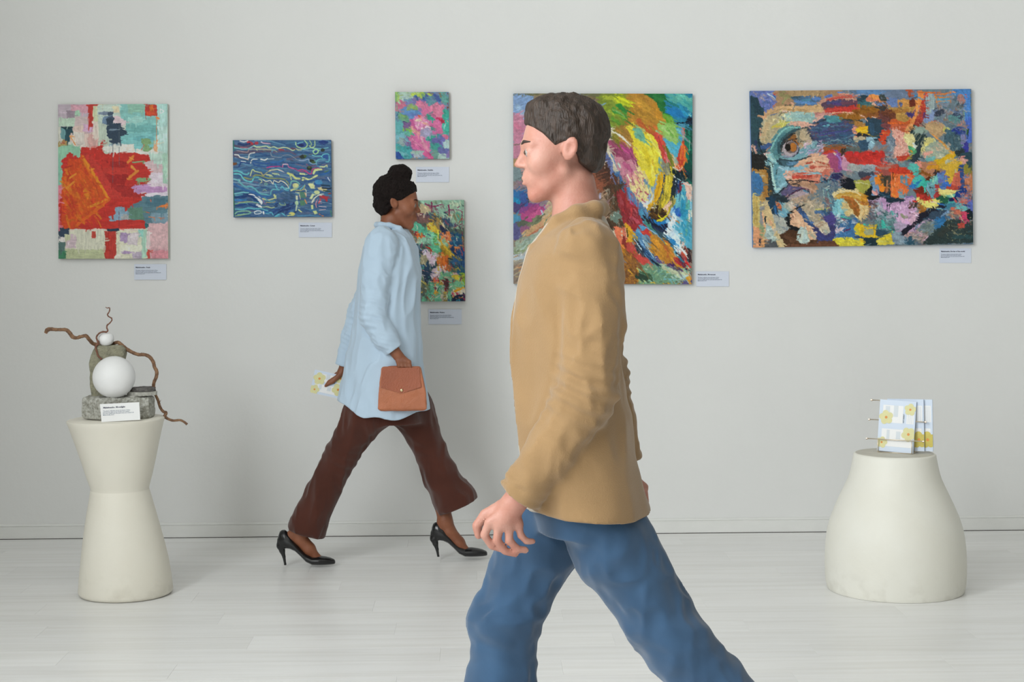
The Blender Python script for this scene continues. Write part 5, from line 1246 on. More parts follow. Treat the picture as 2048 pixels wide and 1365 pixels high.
# ---- large swirl painting behind the man
pt = Paint((1026, 187, 1385, 569), '#8a7a6c', seed=13)
pt.T(1020, 180, .14652)
pt.dabs(60, 260, 90, 20, 40, (40, 50, 900, 700), ['#8c9cc0', '#9aa4c4', '#a8a0c0', '#7f98bc', '#94a8c0'])
pt.soft = 2.4
pt.run('''T 1020 180 .14652
RH 6a6a48 10 40,48,1365,80;P 7f9cc4 30 60,70 300,90 320,240 200,330 60,330;L 94b0cc 60 100,230 170,330;L 8a98c8 90 380,120 640,240;P a8a8c8 40 260,260 700,200 900,300 860,480 500,520 240,450;L 6f90b8 60 560,130 760,100;L 86765c 40 320,90 520,90;L 8c7c60 14 430,200 450,250;L 98785c 10 270,290 300,250
P c08098 40 50,330 140,340 200,520 300,640 260,800 60,900;L c87894 60 80,480 160,560;L cc88a4 70 120,700 280,760;L b890b0 60 180,620 360,700;L d0a0b0 60 300,560 480,640;P c09a9c 40 250,560 700,540 900,660 860,900 500,960 250,880;L cc9898 50 400,800 700,860;L b888a0 40 480,1000 800,1000;L c07888 26 260,930 330,950;L b8a8c0 60 480,960 640,1080;L a88480 60 200,1100 600,1160;L b06a90 30 110,1290 160,1330;L 7a8c90 60 70,1080 90,1200;L a88860 40 60,1000 240,1010;L c4a078 30 820,950 860,1020;L 7a4434 120 900,700 1100,900;L 6a3c30 100 1000,1000 1240,1150;L 8c5038 80 850,1120 1180,1230;D 40 90 8 80 14 850,850,1240,1330 c07850 b05840 d09060 7a3c2c 8c7c70;L 5a3828 90 1180,1100 1300,1300
L 7c94bc 50 900,110 1040,200;L 6c8cb8 60 1060,240 1260,230;L 74a4bc 26 1130,190 1280,200;L 6c6c8c 70 1160,320 1300,300;L 7a6a4c 40 950,90 1200,130;L 60584c 24 1060,150 1120,200
P b8a488 6 1090,320 1100,350 1075,500 1060,620 1020,670 980,610 1020,460;L a8946c 20 1080,370 1010,600;P 9c6840 8 1110,450 1150,450 1160,650 1120,690 1080,620;L b85438 20 1150,520 1180,700;L 54649c 60 1120,350 1160,420 1200,560 1230,800;L 445c90 40 1200,400 1230,620;L 8ca4c0 8 1160,360 1195,450 1205,560;L 686898 30 1310,880 1365,1080;L d8ccb8 6 1285,920 1280,1080
T 1190 180 .15385
P 7a8c2c 20 60,50 420,50 500,200 420,300 380,440 240,480 160,470 90,340;L a0ac30 50 120,90 300,120;P b4c020 12 240,65 370,80 430,130 505,190 490,215 400,200 320,200 250,130;L d0d420 26 280,90 380,130 480,200;L 8fa42c 40 130,230 240,330;L 2c8434 60 300,190 400,300;L 3c9034 50 230,250 380,380;L 74a858 20 220,250 300,280 380,350;L 5c942c 50 220,360 300,430;L 6c8c30 36 130,380 200,460;L 3c8438 30 390,270 400,380
P b4822c 14 390,60 620,60 720,90 790,160 860,270 890,370 940,440 860,500 830,560 760,570 640,540 520,460 420,380 410,260 500,210 400,100;L c09030 90 560,140 680,240;L a87c28 90 480,280 700,340;L bc8424 60 760,200 860,420;L a87830 60 400,400 480,640;L b8602c 70 560,400 620,470;L c0642c 60 620,480 760,560;L c8702c 40 700,420 820,500;L d0503c 14 680,460 720,510;P 9c7430 10 250,450 400,470 480,600 500,680 460,700 330,560 260,520
P 1c6c34 14 630,55 900,60 920,180 890,300 860,280 790,190 780,130 700,80;L 2c7c3c 50 760,90 880,130;L 247838 40 830,200 880,270;P 2480a0 16 900,60 1255,60 1255,420 1040,430 960,330 900,280 910,160;L 50a49c 90 960,90 1240,180;L 60b0a0 50 1060,90 1240,120;L 1c7cb8 110 980,260 1120,320;L 2c94b8 60 1080,200 1180,330;L 7cc0c0 30 1200,200 1230,330;L 3c9c9c 50 1140,120 1240,260
P 0c1c30 12 1160,410 1200,370 1220,330 1250,370 1255,460 1210,460 1170,430;L 1c6080 14 1040,430 1180,415;L 4c94b0 40 1060,480 1200,450
P 70a83c 10 870,300 940,330 970,380 1010,480 980,490 930,430 890,360;L 5ca028 26 880,320 960,440;P 8cbc5c 12 810,390 880,400 960,430 1050,510 1075,600 1060,720 1000,700 930,640 870,600 820,520;L a4c478 50 880,480 1000,560;L 98c070 40 900,600 1050,640;L 70a848 30 930,500 1010,600;L a8cc84 16 840,400 900,470;L a0b880 26 790,530 820,570
P 4ca8c4 14 870,620 960,670 1050,690 1100,640 1110,760 1060,850 1040,900 960,820 900,720;L 58b0c8 60 940,700 1040,840;L 60a8a0 14 960,740 1030,750;L 48a0c0 40 1100,560 1110,700;L 5cacc8 40 1090,480 1100,600;L a08c90 30 1140,510 1140,640;L c87858 14 1120,490 1190,500;L c8584c 14 1150,500 1160,560
P d8c830 14 400,480 490,430 520,530 640,550 760,600 820,740 860,900 830,1060 780,1180 720,1280 640,1180 560,1000 500,820 500,680;L e0d440 80 600,640 720,760 760,900;L d8c428 60 640,760 700,980;L dccc3c 70 560,760 640,1000;L c8b41c 16 660,800 700,960;L e8dc60 26 680,580 790,760 850,880;L ccbc20 14 700,640 760,840;L e0cc30 40 640,1060 720,1200;L e0d058 50 740,960 760,1120;L c8a828 18 740,900 760,1030;L ece080 12 800,700 850,860
L d8c83c 40 420,490 480,460;L 74b098 60 520,500 600,620;L 80b890 26 600,600 640,680;P 6cac94 8 480,500 530,470 600,520 640,620 650,690 580,650 520,610
L c84838 40 770,570 820,660 860,800 900,920;L d0503c 26 800,560 880,680 930,800;L 7a3c44 10 820,600 840,680;L d87880 26 900,780 940,920;L 6c7420 26 920,740 960,840 980,960 1000,1080;L 8a8c34 14 950,800 1000,960 1010,1100;L d8a468 26 1000,830 1050,900 1090,1030;L e0a878 14 1010,900 1050,1000
P c84428 8 1150,650 1165,700 1175,900 1150,1000 1090,1050 1080,1000 1060,900 1100,760;L e07430 20 1130,700 1110,860 1090,960;L e08028 26 1160,740 1160,920 1120,1000;L b83430 20 1080,870 1090,960;L d85c34 14 1140,740 1130,900;L e8d0c0 8 1010,1010 1060,1040 1100,1030 1080,980
P 0c4c40 10 1180,460 1255,460 1255,1240 1200,1200 1120,1100 1140,1010 1180,920;L 188468 34 1215,540 1215,800;L 10745c 40 1190,620 1200,900;L 7cc8a8 6 1225,650 1225,780;L 0c3c44 50 1160,1050 1240,1100;L 0c242c 50 1010,1060 1120,1100 1230,1130;L 0c2830 30 1050,1120 1170,1170;L 186c5c 24 1220,1180 1250,1220;L c8d8d8 6 1100,1090 1130,1120;L d8c8c8 8 1150,1180 1190,1140;L b8d0d0 8 1040,1130 1160,1200 1240,1240
P c8bca4 8 75,490 140,485 130,530 160,700 210,830 260,950 300,1050 260,1080 200,1000 160,870 110,720 90,590;L d8d0b8 34 80,500 160,540;L ccc8b4 18 140,510 260,560 380,650 450,710;L d8d4c4 12 170,520 300,570 400,660 455,712;L b4b094 26 110,620 150,780;L c4bc9c 26 200,860 270,1000;L 9c9c8c 20 230,860 300,980
L 7c7428 70 240,580 290,680;L 8c8430 40 200,560 280,600;L 5c6430 20 180,560 220,660;L b07c38 26 330,640 460,740;P 9c4868 18 190,690 330,700 480,800 530,870 440,920 300,880 210,800;L 843c58 60 240,780 340,820;L a85078 60 380,820 480,880;L a84478 50 360,740 440,800;L c47088 50 290,900 460,940;P c48494 20 250,880 440,920 520,900 540,1060 480,1180 400,1120 320,1060;L b85c84 60 380,960 460,1040;L c87c84 50 460,1100 520,1160;L b8ccc0 22 290,950 330,1010;D 60 34 12 40 90 360,1060,640,1340 e0cca0 b04468 d8c890 c46c84 e0d8b0 9c3458 dcc870;P dccc88 12 540,1000 640,1060 700,1240 640,1330 560,1240 500,1120;D 30 34 12 60 60 480,1060,640,1320 e0cca0 b04468 d8c890 c46c84
L 5c6c9c 40 140,830 180,920 220,1060;L 6c7cac 26 210,940 200,1150;L 6c84b0 20 200,840 250,940;L 4c3024 90 60,960 180,1200;L 5c3020 80 180,1240 320,1330;L 8c2c38 40 270,1120 320,1280;L 3c6ca0 36 265,1080 310,1200 350,1240;L 547c9c 14 250,1050 300,1080;L 5c3828 60 240,1130 200,1300;D 26 60 10 60 30 40,1130,320,1340 7a3c28 5c3424 8c5038 4c3424 a0583c c07838;L e0ccb0 4 120,860 122,1020
L 6c8ca4 30 640,1170 690,1250 740,1290;L 88a4bc 24 720,1340 780,1230 800,1120;L 6c9c94 26 830,880 830,1040;L 9cb4bc 18 790,1100 840,1080;L 7c94a8 26 850,1050 880,980;L c8a04c 12 870,1020 930,1000
P d8a410 8 790,1360 800,1180 880,1060 910,1100 900,1220 870,1360;L c89408 26 830,1150 830,1330;L 34485c 16 895,1100 890,1200;P b8a424 8 910,1100 1000,1100 1010,1200 980,1365 880,1365 900,1220;L d8c430 12 930,1110 920,1340;L e0cc40 10 970,1130 950,1340;L 5c6424 8 945,1180 940,1330;L 3c4c3c 10 900,1220 880,1360;L 84846c 30 900,940 930,1060;L 74848c 16 850,1040 880,1000;L ccb42c 20 980,1000 1000,1100;L a8a46c 14 920,960 940,1080
L e0d8d0 14 1010,1110 1060,1160;L 1c2c3c 36 1030,1160 1010,1340;L c8d4d8 10 1050,1160 1040,1230;L 345c94 22 1080,1180 1060,1340;L 1c3c74 30 1070,1240 1100,1260;L 9c2c3c 26 1110,1230 1100,1320;L 58acb8 40 1140,1240 1160,1340;L e0b8a8 60 1200,1270 1230,1330;L d8a898 30 1180,1240 1220,1290
T 1190 370 .15385
R 4c3826 20 0,0,330,560;L 8c5038 80 60,20 40,120;L 4c3424 100 200,40 120,100;D 60 80 12 80 30 0,60,340,540 6c4430 8c5c3c 5c3c2c 7a6c5c 4c4838 a07048 8c8c7c;L 9c94a0 50 60,130 70,300 70,480;L 8c7484 30 100,200 90,400;L a87c5c 40 40,300 30,420;P 6c8074 20 190,340 290,330 330,420 280,500 200,440;L a8bcac 26 200,380 240,400;L 94a49c 20 260,340 290,370
P 9c2c30 16 240,100 400,20 430,140 520,240 570,380 620,500 560,520 520,600 480,560 400,500 370,380 300,250;L 8c2830 60 280,140 400,300;L a8383c 60 420,260 520,380;L 842830 50 380,360 460,500;L b84c5c 40 460,420 560,480;L a8444c 40 300,130 340,240;L 9c3440 40 520,330 580,440;D 30 50 10 60 20 380,300,600,520 bc6870 8c2c38 a85058 6c2028
L c05c30 12 410,150 430,200;L 4c6c90 26 350,40 380,90;L b84474 26 440,190 480,250;L 743844 14 560,340 560,400
P 5078a4 6 410,30 450,20 490,90 560,180 610,260 690,330 690,360 640,320 570,300 520,250 450,180 410,130;L 5c84ac 40 440,100 520,200;L 5880ac 40 560,230 640,310 680,400;L 5c8cb4 26 620,300 720,400
P 4c94b8 6 560,310 600,310 680,430 740,540 700,540 620,480 570,380;L 4c9cbc 14 590,390 620,480 700,540;E 1c1c28 4 628,430,26,40;L 4c9484 40 660,460 710,530;L 40846c 20 640,490 720,540
P dccc88 10 450,10 700,0 740,100 680,150 640,200 560,180 500,80;D 40 40 14 60 60 440,0,700,220 b04468 e0cca0 d8c060 c46c84 d8d4b0 9c3458;L b8386c 12 600,180 660,240;L 6c9c94 26 690,10 750,30;L c0ccd4 30 640,250 700,220 770,120;L d8d0c4 26 630,260 700,290;L 88a4bc 24 700,140 780,30;L e0dccc 20 720,240 760,160;L e0d8d0 12 700,300 790,290
P d8a008 8 790,0 880,0 860,90 820,180 780,260 700,290 700,250 760,160;L c89008 30 830,30 760,220;L e0a81c 14 860,20 800,160;L 2c3c54 16 880,60 860,150 800,250;L 6c88a0 8 700,300 800,240
P c0a824 8 890,0 990,0 980,120 940,220 870,300 840,300 860,200;L d8c42c 18 940,10 930,130 870,260;L 7c7c2c 14 900,60 870,200;L d8c434 14 980,20 970,140 920,250;L b09820 24 850,220 830,360;D 20 90 8 110 10 850,10,980,300 5c5c24 d8c848 8c8428 e0d060
P 3c2814 12 700,360 780,300 870,300 930,330 960,380 900,430 820,470 740,440 700,400;D 30 50 8 10 50 700,300,940,460 5c3c14 1c140c 8c5c1c 2c1c10 a87c24;L c8a42c 14 830,280 820,380;L b89828 24 920,320 950,360 900,430;L d0c020 22 800,465 860,460 900,420;L d8cc20 16 820,400 870,440 920,400;L e0b8a0 40 920,280 960,250 980,230;L e0c4b0 24 930,310 950,330;L b89c30 40 960,300 940,380
L 1c2c38 50 1020,20 1000,150;L 345478 20 1060,20 1050,130;L 8c2434 34 1110,20 1090,100;L c8b44c 14 1010,140 980,180;L a89c4c 40 1050,190 1000,260;L 5c7c3c 14 1040,120 1000,180
P 2464a0 8 720,450 760,450 850,480 900,470 960,440 970,480 900,520 800,510 740,490;L 1c78b8 26 760,460 850,500 920,480;L 2484c0 16 860,490 960,440;P 141c38 10 700,470 760,490 860,520 960,490 940,560 880,620 800,600 740,560;L 1c3054 30 740,540 880,600;L 3c4454 12 760,560 860,620
P 58a8c0 16 1090,100 1255,60 1255,800 1180,780 1100,640 1060,480 1040,300 1070,180;L 2c94b8 100 1180,120 1140,420;L 3c9cbc 90 1160,460 1200,700;L 6cb8c4 50 1090,160 1060,240;L 88c8cc 30 1120,130 1160,180;L 5cb0a4 50 1200,200 1190,300;L 60ac9c 30 1210,430 1180,640;L e0b8a8 60 1210,60 1220,160;L e0c0b0 40 1180,30 1230,100;L d8d0bc 26 1220,330 1225,440;L c8c0a8 20 1190,460 1230,470;L 2c6cb8 70 1070,330 1090,400;L 1c4cac 24 1080,380 1110,400;L 9cc4d8 8 1240,180 1240,340;D 30 70 10 80 20 1040,430,1240,700 8cc8d4 4ca4bc a8d4d8 2c90b0
L b88c58 16 1050,460 1090,490;L b0a06c 10 1080,630 1130,625
P c4d8e4 10 960,440 1020,340 1040,360 1030,480 1040,600 1060,700 1080,820 1120,920 1060,930 1020,820 960,700 880,640 900,600 940,540;L dce8ec 50 1010,400 1000,520;L 88b8d8 40 940,470 1010,340;L d8e4e8 60 960,580 900,640;L a8d0e0 50 1020,520 1060,640;L d0e4ec 30 1040,640 1060,780 1100,900;L 5cb4d0 60 1040,540 1110,590;L e0ecec 14 1010,360 1030,480
P 1c78b4 10 920,650 960,660 1030,720 1050,780 1000,800 960,740;L 2c84bc 40 940,670 1020,760;L 2c8cb0 30 1000,800 1060,920;L 90c0cc 20 1010,840 1050,930;L 1c3440 20 1060,880 1130,940;L 1c2c34 16 1080,890 1110,960
P 4c94c0 8 520,590 560,540 620,520 680,560 620,590 570,600 560,660 530,640;L 5c9cc4 30 540,600 600,540;P c03434 8 580,600 640,580 700,590 680,650 620,640;L c83c38 30 620,600 690,640;L d85c3c 10 580,600 640,630;L 5c98b4 16 650,540 760,600 840,660 920,700;L 94bcc8 8 700,580 800,640;L 34505c 26 840,650 930,720;L 284858 16 700,560 860,620
P c08428 10 700,640 760,650 880,720 960,800 980,900 1060,980 1140,1060 1140,1110 1060,1080 980,1010 900,1030 820,930 740,840 670,760 720,720;L cc8c28 60 760,720 880,840;L b87c28 70 840,860 940,980;L b8682c 50 900,780 940,920;L c88c2c 50 980,940 1100,1060;L d0b030 14 860,720 960,780;L 7c5c2c 14 820,700 850,760;L a8906c 10 760,800 840,860;D 20 50 12 40 40 740,660,960,940 c8901c b0702c d09c34 a86c30
P 5488b0 8 470,640 540,620 640,660 700,700 700,740 620,720 560,720 500,700;L 4c84b4 40 480,650 600,690;L 7c98a4 26 620,680 700,740;L 1c3048 30 500,700 560,780 620,880;L 5c8cb8 24 590,730 620,840 740,960 820,1040;L 1c3c5c 20 560,740 640,880 760,1010;L 8cb8cc 12 620,720 680,820 760,940;L d0dcdc 10 500,700 560,780 600,840;L c8dce0 8 660,790 760,930 800,940;L 284c6c 16 640,760 720,880;L 3c6c9c 26 640,880 720,960 820,1050;L 14243c 20 740,980 860,1060;L c8c8a8 16 540,820 570,890;L 2c3c48 26 520,780 560,880;L 8c8c84 14 480,740 520,840;D 18 120 6 50 8 520,720,820,1040 a8c8d4 2c4c6c 6c94ac 1c2c44
P 4c2c64 6 960,1030 1000,990 1050,1060 1110,1080 1110,1105 1020,1095 900,1050;L 8c7c84 14 800,960 900,1020;L 5c4c84 26 820,950 880,1010;L a8acb0 14 850,970 880,1000
L a8385c 14 1020,950 1040,1000;L b82c34 26 1040,980 1120,1040;L c83030 26 1160,900 1180,1000;L 842434 26 1120,980 1180,1110;L c05434 14 1100,840 1140,900;L 38282c 26 1190,860 1210,960;L 8c3c34 20 1170,800 1200,880;L 1c2c44 20 1170,1080 1200,1150;L c8702c 16 1190,1060 1230,1150;D 24 80 8 70 14 1080,780,1245,1150 c84434 2c4c6c d8a090 8c2c34 e0c4b0 48889c;L e0c8b8 20 1120,790 1160,760;L e0b8a8 14 1140,740 1150,820;L 88b8b8 20 1170,740 1160,700
P d87050 8 220,540 280,530 330,570 350,660 340,780 280,780 260,640;L e07c54 40 290,560 320,700;L c8bca4 26 235,580 240,740;L b8b098 16 215,640 220,780;L d0c0a8 16 340,600 345,690;L c04c3c 20 380,560 400,700;L e09078 8 370,620 400,740;L 8c3028 30 370,700 390,820;L d8a020 34 420,530 440,620 440,720;L 4c4428 14 410,560 420,680;L c89020 26 300,780 340,850 380,910;L b87c1c 30 330,810 370,880
P b84438 10 430,780 500,770 520,880 600,950 720,1020 700,1050 600,1020 520,960 460,920 420,860;L c04c44 50 470,800 500,900;L c44840 40 540,940 680,1020;L a84038 30 440,860 480,960;L b86050 16 560,1000 640,1030;L d06058 14 640,960 710,1010
P 8c5c2c 16 230,830 440,900 600,1030 560,1280 230,1280;D 90 60 14 50 60 240,840,560,1270 9c6420 b87c28 7a4c20 c08c2c 6c4424 a8702c 8c5c3c d0982c 5c3c20;L d8a02c 24 430,1110 520,1160;L d8a428 20 540,1080 560,1130;L d8b878 8 470,1080 520,1130;L d8a030 26 610,1100 650,1110;L 6c7484 10 340,940 400,1010
P 6c9474 14 560,1040 760,1020 900,1080 1000,1140 1100,1170 1060,1280 560,1280;D 90 50 14 10 60 560,1040,1230,1280 8cbca4 5c9c84 a8bc8c 7cb094 c0b864 94c4b0 5c8c84 a8c4bc;L 2c4434 60 540,1180 680,1210;L 3c5c40 40 600,1130 700,1170;P b4bc9c 8 870,1050 960,1080 1080,1110 1180,1130 1220,1180 1100,1170 980,1140 880,1100;L a8c0b8 34 1000,1190 1200,1170;L a8c4cc 20 1120,1220 1210,1170;L 74b0b4 20 900,1220 1080,1230;L c8a42c 12 720,1270 800,1268;D 30 20 10 0 60 760,1250,1180,1285 c8a030 3c3c34 b88c2c 5c5448;L d89c2c 26 1200,1220 1230,1250;L 5c5484 34 1160,1270 1240,1270;L d8884c 8 1180,1160 1230,1160
T 1020 370 .15385
P 8c7c84 30 60,0 500,0 520,150 440,300 300,260 100,120;L 2c6ca4 80 70,130 240,150;L 1c84b0 50 70,190 110,230;L 3c5c9c 70 150,120 200,250;L 4c4474 70 80,290 180,310;L 844484 60 150,320 360,260;L a84880 60 240,330 440,300;L b44c84 60 160,430 260,460;L c05888 40 300,390 400,340;L 3c4450 26 220,180 270,190;L 9cc0d0 16 400,330 425,400;L 88a8c8 12 430,270 455,310;L 905c7c 60 160,560 240,540;L 4c8cac 50 60,440 110,460;L 5c5c8c 60 60,560 80,660;L 70785c 60 250,520 380,450;L 5c6454 40 130,500 200,480
P b8a888 20 520,140 620,160 600,260 540,360 480,440 420,480 400,440 480,360 500,260;L c4a074 26 590,200 520,370 420,470 300,570 190,640;L c07c5c 20 430,540 300,620 180,680;L b86c50 12 380,560 260,650;L d09874 14 420,500 320,570;L a8bcc4 16 400,570 320,650 180,720;L 70866c 60 620,280 560,440 500,520;L 748468 60 500,540 400,640;L 8c746c 34 690,240 660,360;L b06c58 10 670,280 640,440;D 60 60 12 120 16 540,420,720,680 e0c8a4 a86858 c8a484 8c7c68 d8bc98 9c8c74;L e0ccac 26 560,550 470,680;L d8c090 14 440,690 540,660;L d0b8a0 10 690,460 640,540
P 9cac98 20 80,780 240,740 420,640 560,700 520,800 300,860 70,870;D 60 160 14 -24 8 60,640,620,860 a8bcb8 8ca08c b8ccd0 94a894 a0b4ac c0c8b8;L c8d8dc 16 230,820 330,770;L 8c9c78 24 90,860 300,840 420,760 560,680
D 110 220 18 -22 10 60,860,1000,1280 b8946c c8a070 a88c68 9c9484 c48c5c b8a878 a8a8b0 c09860 bca88c;L a8a8c4 18 400,900 560,850 700,780 860,670;L b8b0c8 10 440,880 640,830 780,740;L c88450 22 380,970 560,920 680,850;L c8b040 30 300,960 390,910;L c8c8c4 20 110,920 160,910;L b8c4cc 34 60,960 200,940;L a8b0b8 14 180,1040 330,1000;L c48c60 14 70,1080 250,1060;L b4b46c 14 500,980 700,1000
D 60 120 20 80 30 700,150,1290,560 a88c6c b8987c 9c8470 b0a090 8c7460 c09078;D 80 90 24 60 40 700,560,1290,1280 8c6c48 a88454 7c5c3c b8945c 94704c;L b0a8c0 26 1160,140 1180,300 1165,480''')
def swirl(x, y):
    if x < 190: return -30 + 20 * math.sin(y / 60)
    return 25 + 75 * min(max((y - 40) / 190, 0), 1) if y < 230 and x > 190 else 50
pt.smear(2300, 11, 2.1, 50, 14, jit=.13, field=swirl)
pt.run('''T 1190 180 .15385
L dcd8cc 13 100,495 200,530 300,575 380,640 450,712;L d0ccb8 13 85,520 120,690 200,860 270,1020;L 6c7420 12 930,760 975,880 995,1000 1000,1080;L e0d8d0 9 1010,1000 1090,1040 1130,1000;L 7cc8a8 5 1226,650 1225,780;L 0c1c28 12 1060,430 1180,415 1230,380;L e0cc40 9 960,1120 945,1340;L 34485c 8 905,1100 880,1200 870,1340;L e0cc48 12 925,1120 905,1340;L c8343c 12 820,620 880,760 920,900
T 1190 370 .15385
L d8a81c 18 850,20 800,160 720,250;L d8cc20 16 805,462 870,440 930,390 960,320;L 34485c 10 880,10 850,130 790,230;L c8dce0 8 620,720 680,820 760,940;L d0dcdc 7 505,700 560,780 600,850;L 1c3048 9 560,740 640,880 760,1010;L e0ecec 9 1010,370 1000,470;L 8cb8cc 9 650,545 760,610 860,700;L 1c3440 10 1060,880 1130,950;L e8c0a8 8 380,560 410,690;L 14243c 10 760,1000 850,1055''', grow=0)
M_EDGE5 = mat('canvas_edge_teal', alb('#2c6c8a'), rough=.7, vary=.4, scale=10)
hang(pt, [(1026.5, 187), (1385, 187.5), (1384, 569), (1027, 568)], 'large square painting with yellow and teal swirls behind the man', M_EDGE5, 1.17, thick=.024, mottle=.2)

